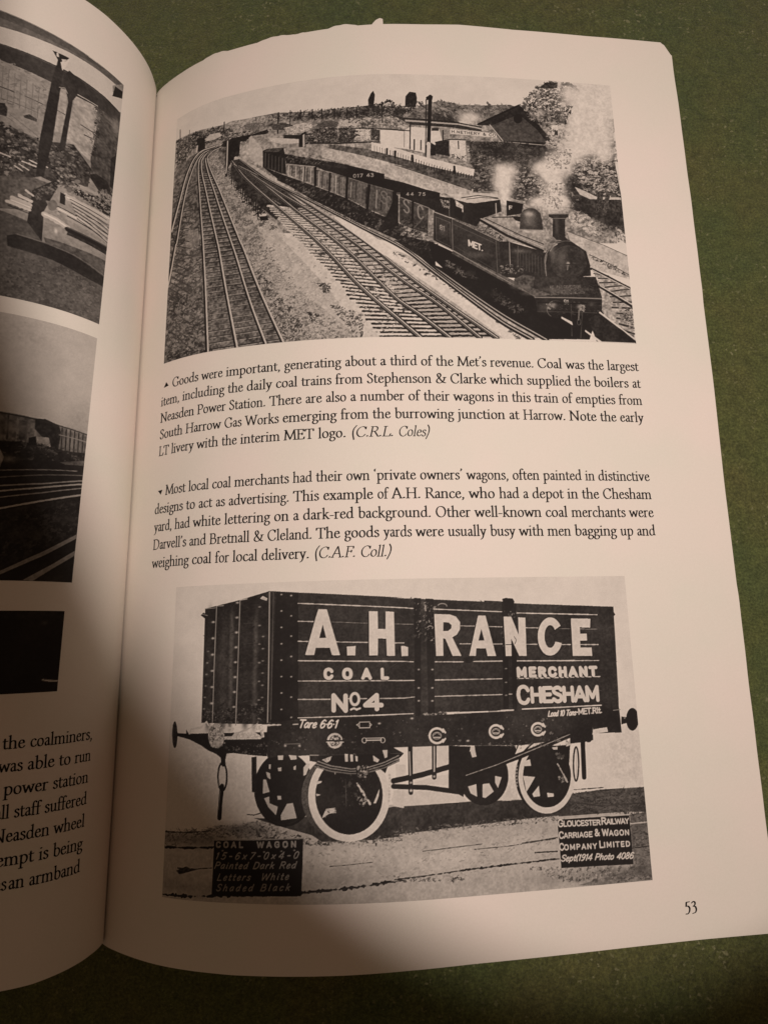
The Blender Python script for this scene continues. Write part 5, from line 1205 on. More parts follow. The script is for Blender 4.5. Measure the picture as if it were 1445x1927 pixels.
["p",0.36,[74.55,185.85,79.73,183.76,86.46,181.44,88.96,180.31,86.19,181.04,85.53,173.08,86.31,172.99,79.15,176.56,74.21,179.8],0.1,1,1],
["l",0.6,0.239,[75.29,184.38,75.01,180.1],0],
["l",0.15,0.235,[76.62,183.85,76.33,179.38],0],
["l",0.45,0.235,[77.94,183.33,77.64,178.66],0],
["l",0.1,0.235,[79.26,182.82,78.95,177.96],0],
["l",0.35,0.235,[80.58,182.32,80.26,177.27],0],
["l",0.65,0.235,[81.9,181.83,81.57,176.59],0],
["l",0.12,0.235,[83.22,181.36,82.87,175.92],0],
["l",0.5,0.236,[84.54,180.89,84.17,175.26],0],
["l",0.3,0.236,[85.85,180.44,85.48,174.61],0],
["l",0.05,0.734,[79.95,183.65,79.27,176.41],0],
["l",0.04,1.031,[86.55,181.44,86.18,172.89],0],
["l",0.55,0.149,[74.55,185.85,79.73,183.76,86.46,181.44],0],
["t","S",[82.92,178.06,84.45,177.54],3.74,0.32,0.5,"S"],
["t","C",[84.3,176.55,85.52,176.05],3.74,0.32,0.5,"S"],
["p",0.07,[76.02,188.41,84.02,186.71,83.98,185.34,89.07,184.09,94.7,182.21,98.48,181.32,98.44,180.21,95.08,180.21,86.2,181.29,86.33,181.54,79.73,183.76,74.64,185.94,70.18,187.82,69.74,189.41],0.04,1,1],
["t","017 43",[75.85,185.77,81.1,185.85],1.12,0.16,0.75,"S"],
["p",0.1,[86.98,181.04,86.2,181.29,87.49,180.04,87.23,171.12,83.31,172.11],0.06,1,1],
["p",0.27,[87.84,179.8,95.39,176.73,94.88,169.32,90.3,170.68,87.53,172.35],0.08,1,1],
["p",0.09,[87.97,181.05,98.21,180.21,100.9,179.89,100.74,176.39,96.7,176.02,95.39,176.73,87.93,179.8],0.05,1,1],
["t","44 75",[89.63,180.18,94.54,180.3],1.01,0.16,0.7,"S"],
["l",0.6,0.178,[87.84,179.8,95.39,176.73,94.88,169.32],0],
["l",0.06,0.589,[91.22,178.36,90.84,170.94],0],
["t","S",[88.77,175.33,90.21,174.86],4.05,0.38,0.55,"S"],
["t","C",[92.39,173.68,93.83,173.12],4.06,0.39,0.55,"S"],
["l",0.4,0.178,[91.18,170.7,95.11,175.23],0],
["s",[87.77,174.57,94.96,171.28,94.63,168.34,87.63,169.66],132,0.36,[0.08,0.4,0.2],2,0.5],
["p",0.08,[98.18,179.3,100.86,179.14,100.63,173.91,96.68,175.52],0.05,1,1],
["s",[98.62,179.07,100.85,178.89,100.32,176.88,98.99,177.33],44,0.37,[0.7,0.4],2,0],
["p",0.06,[94.97,167.23,100.84,164.36,122.06,152.4,122.64,147.26,135.42,140.97,124.98,140.8,116.46,145.58,101.39,156.38,95.69,162.21],0.05,1,1],
["s",[99.34,161.8,107.38,156.56,104.61,156.47,99.26,159.8],66,0.45,[0.6,0.4,0.2],1.8,0],
["s",[110.99,154.7,119.89,148.14,117.02,147.06,110.81,151.74],132,0.36,[0.3,0.15,0.4],1.8,0],
["p",0.19,[96.59,175.57,101.27,173.8,101.09,164.77,96.26,167.37],0.05,1,1],
["p",0.2,[101.27,173.8,113.72,167.76,113.29,157.51,101.09,164.77],0.05,1,1],
["l",0.7,0.235,[96.59,175.67,101.27,173.86,113.72,167.76],0],
["l",0.4,0.131,[97.09,174.19,100.84,172.61,100.71,165.62,97.01,167.54,97.09,174.19],0],
["l",0.5,0.176,[101.36,173.65,101.14,164.77],0],
["l",0.1,0.294,[101.17,173.75,100.86,164.86],0],
["l",0.4,0.175,[112.68,167.82,112.59,158.23],0],
["l",0.35,0.147,[101.89,172.02,112.4,167.04],0],
["l",0.3,0.144,[101.6,165.9,112.18,159.22],0],
["t","81",[98.05,170.47,99.28,170.0],1.53,0.22,0.8,"S"],
["t","MET.",[105.37,165.92,108.98,164.53],1.99,0.38,0.85,"S"],
["p",0.42,[101.5,173.66,108.27,173.18,109.23,173.42,116.02,168.21,116.22,167.71,113.72,167.76],0.2,0,1],
["s",[107.79,173.0,110.14,172.84,116.26,168.22,113.64,167.96],242,0.37,[0.1,0.8,0.75,0.2,0.5],2,0.5],
["p",0.12,[100.97,179.76,104.79,178.85,107.61,178.54,114.59,179.89,114.71,176.4,109.26,174.09,107.72,171.72,104.5,172.88,101.28,174.06],0.04,1,1],
["p",0.1,[100.99,180.02,102.25,179.81,102.2,173.83,100.73,174.3],0,1,1],
["p",0.75,[102.46,179.29,104.51,177.8,104.4,175.72,102.78,176.18],0.2,0,1],
["p",0.06,[102.15,177.72,104.22,176.75,104.06,173.38,102.01,174.6],0,1,1],
["p",0.82,[101.54,179.78,104.6,179.68,108.7,181.21,112.52,181.37,114.21,180.82,114.64,180.0,105.72,178.58],0.05,1,1],
["l",0.15,0.241,[104.14,179.98,108.68,180.89,113.9,180.39],0],
["l",0.2,0.181,[105.54,179.66,109.61,180.35,114.17,180.08],0],
["l",0.7,0.271,[113.32,178.68,113.23,175.56],0],
["l",0.6,0.211,[114.84,178.49,114.84,175.37],0],
["l",0.7,0.301,[115.69,178.27,115.45,175.92],0],
["p",0.62,[108.77,173.71,114.06,175.07,117.86,174.73,119.66,171.46,126.06,168.19,125.61,165.36,116.0,167.96],0.12,1,1],
["l",0.1,0.741,[108.68,173.71,115.62,169.48,125.37,165.35],0],
["l",0.75,0.24,[109.03,174.03,118.47,169.35,125.45,166.47],0],
["l",0.12,0.24,[110.21,174.13,119.44,169.65,125.52,167.4],0],
["p",0.7,[116.92,174.95,120.06,175.36,119.58,171.72,125.36,171.76,127.21,170.57,128.06,169.07,126.53,167.96,119.54,171.2],0.12,1,1],
["l",0.15,0.301,[112.13,174.57,118.83,174.99],0],
["p",0.07,[116.26,179.76,120.83,178.95,120.11,176.09,118.88,175.72,115.97,175.16],0.03,1,1],
["t","F",[116.81,177.02,117.62,176.96],1.26,0.24,0.85,"S"],
["p",0.08,[117.32,175.23,120.28,175.11,119.7,173.53,118.29,173.98],0,1,1],
["p",0.24,[119.26,171.29,119.74,175.61,120.65,177.06,122.15,177.82,123.85,177.76,125.31,176.43,125.62,174.1,125.63,171.51],0.05,1,1],
["b",0.75,[122.17,175.89],1.46,1.05,0.9],
["b",0.5,[122.15,174.17],1.75,2.1,0.6],
["l",0.5,0.225,[119.37,171.4,125.63,171.51],0],
["p",0.15,[113.62,167.6,115.99,167.7,125.84,165.12,124.83,158.0,121.44,157.09,113.29,157.51],0.05,1,1],
["l",0.65,0.204,[116.26,167.46,116.0,158.86],0],
["l",0.4,0.118,[118.52,166.54,118.23,159.96],0],
["s",[113.71,161.28,119.82,161.03,119.68,159.02,113.49,157.77],88,0.37,[0.5,0.3,0.6,0.1],1.5,0],
["p",0.17,[134.42,169.18,136.73,167.52,137.95,164.51,137.85,158.91,124.32,157.47,124.98,163.29,126.38,165.91,129.47,168.38],0.04,1,1],
["p",0.16,[138.28,163.25,138.11,162.28,137.79,161.33,137.32,160.43,136.71,159.58,135.98,158.82,135.14,158.16,134.23,157.61,133.25,157.2,132.24,156.93,131.22,156.8,130.21,156.83,129.24,157.0,128.33,157.32,127.51,157.77,126.78,158.35,126.18,159.04,125.71,159.82,125.39,160.68,125.23,161.6,125.22,162.55,125.36,163.5,125.67,164.45,126.12,165.36,126.72,166.21,127.43,166.98,128.26,167.65,129.17,168.21,130.15,168.63,131.17,168.92,132.2,169.05,133.23,169.04,134.21,168.87,135.14,168.55,135.98,168.09,136.72,167.51,137.33,166.81,137.8,166.01,138.12,165.14,138.28,164.21,138.28,163.25],0.04,1,1],
["l",0.5,0.302,[125.6,161.07,125.55,161.38,125.51,161.68,125.49,161.99,125.49,162.31,125.51,162.62,125.55,162.94,125.6,163.26,125.67,163.57,125.76,163.89,125.87,164.2,126.0,164.5,126.14,164.81,126.3,165.1,126.47,165.39,126.66,165.68,126.87,165.95,127.09,166.22,127.32,166.48,127.57,166.72,127.83,166.96,128.1,167.18,128.39,167.39,128.68,167.59,128.98,167.78,129.29,167.94,129.61,168.1,129.94,168.24,130.27,168.36,130.6,168.47,130.94,168.56,131.28,168.63,131.63,168.69,131.97,168.73,132.31,168.75,132.65,168.75,132.99,168.74,133.33,168.71,133.66,168.66,133.98,168.6,134.3,168.51],0],
["p",0.23,[137.06,162.82,136.94,162.05,136.69,161.29,136.32,160.57,135.85,159.89,135.29,159.28,134.65,158.76,133.94,158.32,133.19,157.99,132.41,157.78,131.63,157.68,130.85,157.7,130.1,157.84,129.4,158.09,128.77,158.45,128.22,158.92,127.75,159.47,127.4,160.1,127.15,160.79,127.02,161.52,127.02,162.28,127.14,163.05,127.38,163.81,127.73,164.53,128.19,165.21,128.75,165.83,129.38,166.36,130.09,166.8,130.84,167.14,131.62,167.37,132.42,167.47,133.2,167.46,133.96,167.32,134.67,167.06,135.31,166.7,135.88,166.23,136.34,165.67,136.7,165.03,136.95,164.33,137.07,163.59,137.06,162.82],0.07,1,1],
["l",0.3,0.101,[127.17,162.29,127.2,162.6,127.25,162.9,127.33,163.21,127.42,163.51,127.54,163.81,127.67,164.1,127.82,164.39,127.99,164.67,128.18,164.94,128.38,165.2,128.6,165.45,128.84,165.69,129.09,165.91,129.35,166.12,129.62,166.31,129.9,166.49,130.2,166.65,130.5,166.8,130.81,166.92,131.12,167.03,131.44,167.12,131.76,167.19,132.08,167.24,132.4,167.27,132.72,167.27,133.04,167.26,133.35,167.23,133.66,167.18,133.96,167.1,134.25,167.01,134.53,166.9,134.8,166.77,135.06,166.62,135.31,166.46,135.54,166.27,135.76,166.08,135.96,165.86,136.15,165.63,136.31,165.39,136.46,165.14],0],
["l",0.22,0.074,[136.13,162.77,136.03,162.16,135.83,161.56,135.53,160.99,135.15,160.45,134.69,159.97,134.17,159.55,133.6,159.2,132.99,158.94,132.35,158.77,131.71,158.69,131.07,158.7,130.46,158.81,129.89,159.01,129.37,159.3,128.92,159.66,128.54,160.1,128.25,160.6,128.05,161.15,127.94,161.73,127.94,162.33,128.03,162.94,128.23,163.54,128.52,164.11,128.89,164.65,129.34,165.14,129.86,165.56,130.43,165.91,131.05,166.18,131.69,166.36,132.33,166.44,132.97,166.43,133.59,166.32,134.17,166.12,134.69,165.83,135.15,165.46,135.54,165.02,135.83,164.52,136.03,163.96,136.13,163.38,136.13,162.77],0],
["b",0.8,[131.79,162.13],0.49,0.51,1],
["l",0.55,0.239,[131.79,162.13,131.5,160.34],0],
["l",0.2,0.298,[127.04,161.88,136.74,161.89],0],
["p",0.17,[127.53,176.19,133.06,176.64,132.99,175.8,132.06,175.32,131.63,169.9,132.52,168.71,127.57,168.94,128.11,169.69,128.62,175.11,127.57,175.46],0.04,1,1],
["l",0.5,0.247,[127.63,176.3,133.06,176.74],0],
["b",0.35,[129.56,172.77],0.69,3.11,0.7],
["l",0.5,0.185,[128.77,175.12,131.97,175.31],0],
["p",0.55,[126.12,168.97,128.35,169.71,129.47,168.38,126.62,165.92,125.33,164.84],0.2,1,1],
["l",0.75,0.334,[127.22,165.54,128.14,166.92,129.16,167.59],0],
["b",0.4,[130.06,163.56],1.94,3.04,0.6],
["b",0.45,[119.14,165.04],2.89,0.72,0.6],
["b",0.4,[106.83,163.54],5.14,1.02,0.5],
["b",0.36,[98.77,169.88],1.39,2.54,0.5],
["l",0.3,0.118,[118.25,166.02,117.95,159.95],0],
["l",0.3,0.118,[119.04,165.7,118.74,159.78],0],
["l",0.3,0.118,[119.83,165.38,119.53,159.61],0],
["l",0.3,0.118,[120.61,165.06,120.33,159.45],0],
["l",0.3,0.118,[121.4,164.74,121.12,159.28],0],
["l",0.3,0.118,[122.19,164.43,121.92,159.11],0],
["l",0.3,0.118,[122.98,164.11,122.71,158.95],0],
["l",0.3,0.118,[123.77,163.79,123.51,158.79],0],
["l",0.3,0.118,[124.56,163.48,124.31,158.62],0],
["p",0.2,[117.24,157.66,124.83,158.0,139.4,158.74,140.58,152.77,122.05,152.25,116.67,156.15],0.06,1,1],
["p",0.3,[116.72,156.9,119.65,158.51,122.45,157.89,121.78,155.11,120.8,154.58],0.12,1,1],
["p",0.36,[101.21,164.47,113.74,158.03,117.16,156.42,126.38,153.08,122.04,152.15,112.97,156.75,100.81,163.75],0.12,1,1],
["l",0.6,0.19,[96.26,167.26,101.31,164.47,113.01,157.5,122.06,152.4],0],
["p",0.32,[126.32,155.57,134.8,156.23,135.8,153.78,126.36,152.83],0.14,0,1],
["p",0.2,[134.78,155.98,139.2,156.46,139.22,153.95,135.8,153.78],0.1,0,1],
["p",0.13,[122.05,152.25,140.73,152.82,145.25,151.95,144.58,150.12,140.6,149.28,140.37,147.79,122.62,147.02],0.04,1,1],
["l",0.4,0.163,[122.04,152.15,140.72,152.72,145.14,151.84],0],
["p",0.045,[122.44,147.75,138.99,148.71,135.9,140.98,124.5,140.64,116.92,145.6],0.03,1,1],
["p",0.14,[129.89,149.14,129.82,148.73,129.7,148.34,129.52,147.96,129.29,147.61,129.01,147.29,128.7,147.02,128.35,146.8,127.98,146.63,127.59,146.52,127.2,146.47,126.82,146.49,126.45,146.56,126.1,146.7,125.79,146.9,125.51,147.15,125.29,147.44,125.11,147.77,124.99,148.14,124.93,148.52,124.93,148.92,124.99,149.33,125.11,149.72,125.28,150.1,125.51,150.45,125.79,150.77,126.1,151.04,126.45,151.27,126.82,151.44,127.21,151.55,127.6,151.6,127.98,151.59,128.36,151.51,128.71,151.37,129.02,151.17,129.3,150.93,129.53,150.63,129.71,150.29,129.83,149.93,129.89,149.54,129.89,149.14],0.03,1,1],
["l",0.3,0.098,[125.25,147.71,125.19,147.85,125.13,147.99,125.09,148.14,125.06,148.29,125.03,148.45,125.02,148.61,125.02,148.77,125.02,148.93,125.04,149.09,125.07,149.25,125.1,149.41,125.15,149.57,125.21,149.72,125.27,149.88,125.35,150.03,125.43,150.17,125.52,150.31,125.62,150.45,125.73,150.58,125.85,150.7,125.97,150.82,126.1,150.93,126.23,151.03,126.37,151.12,126.51,151.2,126.66,151.27,126.81,151.34,126.96,151.39,127.12,151.43,127.28,151.47,127.43,151.49,127.59,151.5,127.75,151.5,127.9,151.49,128.05,151.48,128.2,151.45,128.35,151.4,128.49,151.35,128.63,151.29,128.76,151.22],0],
["s",[124.78,150.79,127.16,150.89,126.81,149.4,125.13,149.08],44,0.36,[0.8,0.6],1.3,0],
["p",0.07,[145.01,149.49,144.96,149.14,144.85,148.79,144.7,148.46,144.51,148.15,144.29,147.88,144.03,147.64,143.75,147.44,143.45,147.3,143.15,147.2,142.84,147.16,142.53,147.17,142.24,147.24,141.97,147.36,141.73,147.53,141.51,147.75,141.34,148.01,141.21,148.3,141.12,148.62,141.08,148.96,141.09,149.31,141.14,149.66,141.25,150.0,141.39,150.34,141.58,150.64,141.81,150.92,142.06,151.16,142.34,151.36,142.64,151.51,142.95,151.61,143.26,151.65,143.56,151.64,143.86,151.57,144.13,151.45,144.38,151.28,144.59,151.06,144.76,150.8,144.9,150.5,144.98,150.18,145.02,149.84,145.01,149.49],0.02,1,1],
["s",[140.22,151.5,143.14,151.39,142.75,149.88,140.55,149.78],66,0.37,[0.8,0.65,0.3],1.3,0],
["l",0.3,0.1,[141.34,148.28,141.3,148.36,141.27,148.45,141.25,148.54,141.22,148.64,141.21,148.73,141.19,148.83,141.18,148.92,141.18,149.02,141.18,149.12,141.18,149.22,141.19,149.32,141.2,149.42,141.21,149.52,141.23,149.62,141.26,149.72,141.29,149.82,141.32,149.92,141.36,150.02,141.4,150.11,141.44,150.2,141.49,150.3,141.54,150.39,141.6,150.47,141.65,150.56,141.72,150.64,141.78,150.72,141.85,150.8,141.92,150.87,141.99,150.94,142.07,151.01,142.15,151.07,142.23,151.13,142.31,151.19,142.39,151.24,142.48,151.28,142.56,151.33,142.65,151.37,142.74,151.4,142.83,151.43,142.92,151.45],0],
["t","91",[129.8,150.52,131.05,150.47],1.34,0.24,0.75,"S"],
["s",[133.61,150.69,135.3,150.77,134.89,148.77,133.68,148.72],35,0.37,[0.8,0.6],1.3,0],
["l",0.3,0.217,[131.72,151.1,131.2,141.77],0],
["l",0.25,0.293,[134.65,148.76,133.54,141.38],0],
["s",[123.83,150.75,140.22,151.5,139.37,147.5,123.58,147.3],132,0.36,[0.2,0.3,0.12],1.5,0],
["l",0.55,0.235,[122.04,152.05,131.58,152.38,140.7,152.52],0],
["l",0.3,0.176,[122.47,148.24,138.97,148.47],0],
["l",0.06,0.441,[122.89,150.71,140.17,151.0],0],
["b",0.3,[124.2,149.29],1.44,1.49,0.7],
["b",0.55,[126.87,150.14],1.06,0.79,0.7],
["b",0.6,[134.03,149.97],0.88,0.8,0.7],
["b",0.6,[141.62,150.82],1.09,0.91,0.7],
["b",0.3,[137.24,150.86],1.46,0.7,0.7],
["b",0.4,[130.52,151.04],0.77,0.5,0.7],
["b",0.35,[120.22,153.07],2.36,0.79,0.7],
["b",0.35,[117.53,154.94],1.9,1.01,0.7],
["b",0.35,[126.95,154.35],2.88,0.69,0.7],
["b",0.3,[136.15,155.05],1.95,0.6,0.7],
["b",0.13,[131.04,145.65],3.32,1.94,0.7],
["b",0.12,[126.16,143.99],1.9,1.94,0.7],
["b",0.16,[110.87,152.72],2.78,0.98,0.7],
["b",0.2,[105.18,158.48],1.85,1.0,0.7],
["l",0.45,0.146,[126.01,147.02,125.91,147.08,125.82,147.15,125.73,147.22,125.64,147.3,125.56,147.39,125.48,147.48,125.41,147.58,125.35,147.68,125.29,147.78,125.24,147.89,125.19,148.01,125.15,148.12,125.12,148.24,125.1,148.37,125.08,148.49,125.07,148.61,125.06,148.74,125.07,148.87,125.08,149.0,125.09,149.13,125.12,149.26,125.15,149.38,125.18,149.51,125.23,149.63,125.28,149.76,125.34,149.88,125.4,150.0,125.47,150.11,125.54,150.22,125.62,150.33,125.71,150.43,125.8,150.53,125.9,150.63,126.0,150.72,126.1,150.8,126.21,150.88,126.32,150.95,126.43,151.01,126.55,151.07,126.67,151.13],0],
["l",0.4,0.12,[142.0,147.63,141.92,147.69,141.85,147.75,141.78,147.82,141.71,147.89,141.65,147.96,141.59,148.04,141.53,148.13,141.48,148.22,141.44,148.31,141.4,148.41,141.36,148.51,141.33,148.61,141.31,148.71,141.29,148.82,141.28,148.93,141.27,149.04,141.27,149.15,141.28,149.26,141.29,149.38,141.31,149.49,141.33,149.6,141.36,149.72,141.39,149.83,141.43,149.94,141.47,150.04,141.52,150.15,141.57,150.25,141.63,150.36,141.69,150.45,141.76,150.55,141.83,150.64,141.91,150.73,141.99,150.81,142.07,150.89,142.15,150.96,142.24,151.03,142.33,151.09,142.43,151.15,142.52,151.2,142.62,151.25],0],
["l",0.5,0.297,[133.7,148.97,133.38,146.25],0],
["l",0.4,0.146,[133.92,145.78,133.9,145.64,133.87,145.5,133.83,145.38,133.78,145.25,133.72,145.15,133.66,145.05,133.59,144.98,133.51,144.92,133.44,144.89,133.36,144.87,133.29,144.88,133.22,144.91,133.15,144.96,133.09,145.03,133.04,145.12,133.0,145.22,132.97,145.34,132.96,145.47,132.95,145.6,132.96,145.74,132.97,145.88,133.0,146.01,133.04,146.14,133.09,146.26,133.15,146.37,133.21,146.46,133.28,146.54,133.36,146.59,133.43,146.63,133.51,146.64,133.58,146.64,133.66,146.61,133.72,146.56,133.78,146.49,133.83,146.4,133.87,146.3,133.9,146.18,133.92,146.05,133.92,145.92,133.92,145.78],0],
["b",0.45,[127.79,165.47],1.18,2.59,0.6],
["b",0.33,[135.61,165.91],1.49,2.08,0.5],
["l",0.5,0.239,[126.17,164.37,125.46,161.29,125.62,158.28],0.3],
["l",0.28,0.227,[128.23,168.06,132.93,168.94,136.23,167.38],0],
["p",0.78,[132.16,171.63,137.9,169.65,148.94,165.41,148.66,158.48,138.13,160.95,137.09,166.0,132.92,168.84],0.09,1,1],
["l",0.35,0.153,[132.4,171.49,142.69,167.87,148.44,165.38],0],
["l",0.3,0.214,[137.99,165.02,143.21,162.76,148.63,159.75],0],
["s",[138.46,164.79,148.61,159.49,148.56,158.98,138.4,164.02],110,0.38,[0.25,0.3,0.6],2,0.4],
["p",0.66,[138.37,160.96,148.46,156.44,148.55,150.41,148.29,141.49,142.99,144.7,139.99,149.01,140.35,153.01,139.33,157.98],0.2,1,1],
["l",0.2,0.24,[138.65,159.63,140.72,159.38,142.8,159.2],0.6],
["l",0.2,0.266,[139.87,158.35,141.98,158.4,144.08,158.36],0.6],
["l",0.2,0.296,[140.09,157.06,142.93,157.28,145.79,157.52],0.6],
["l",0.2,0.323,[141.49,155.85,144.31,156.32,147.13,156.66],0.6],
["l",0.2,0.344,[142.47,154.63,145.68,155.27,148.9,155.76],0.6],
["l",0.2,0.371,[142.75,153.2,145.6,153.45,148.47,153.84],0.6],
["l",0.2,0.397,[143.41,151.7,146.24,151.87,149.07,152.04],0.6],
["l",0.2,0.423,[142.88,150.19,146.01,150.25,149.13,150.19],0.6],
["l",0.2,0.45,[144.08,148.67,146.3,148.5,148.53,148.37],0.6],
["l",0.2,0.468,[143.94,147.22,146.13,146.96,148.32,146.58],0.6],
["l",0.2,0.494,[144.53,145.68,146.57,145.19,148.63,144.73],0.6],
["l",0.2,0.52,[144.87,144.18,146.61,143.56,148.35,143.01],0.6],
["l",0.07,0.688,[138.13,160.95,142.84,158.77,148.49,155.83],0],
["l",0.07,0.677,[139.89,155.99,148.95,150.43],0],
["l",0.07,0.666,[138.96,148.37,148.7,140.63],0],
["l",0.85,0.229,[138.3,160.65,148.57,155.64],0],
["l",0.85,0.226,[140.15,156.21,149.11,151.04],0],
["l",0.85,0.222,[139.22,148.58,148.79,141.12],0],
["p",0.1,[135.93,146.85,138.93,147.97,145.35,143.82,148.83,140.54,137.78,140.57],0.08,1,1],
["l",0.85,0.296,[139.38,148.73,148.81,141.27],0],
["p",0.86,[128.77,147.03,131.52,145.68,131.68,144.7,128.73,146.53],0,1,1],
["p",0.86,[134.93,143.62,139.22,140.53,138.26,140.5,134.89,143.13],0,1,1],
["s",[144.99,150.24,148.5,149.91,148.54,143.47,145.59,146.3],132,0.47,[0.8,0.2,0.6,0.3],1.6,0]
]
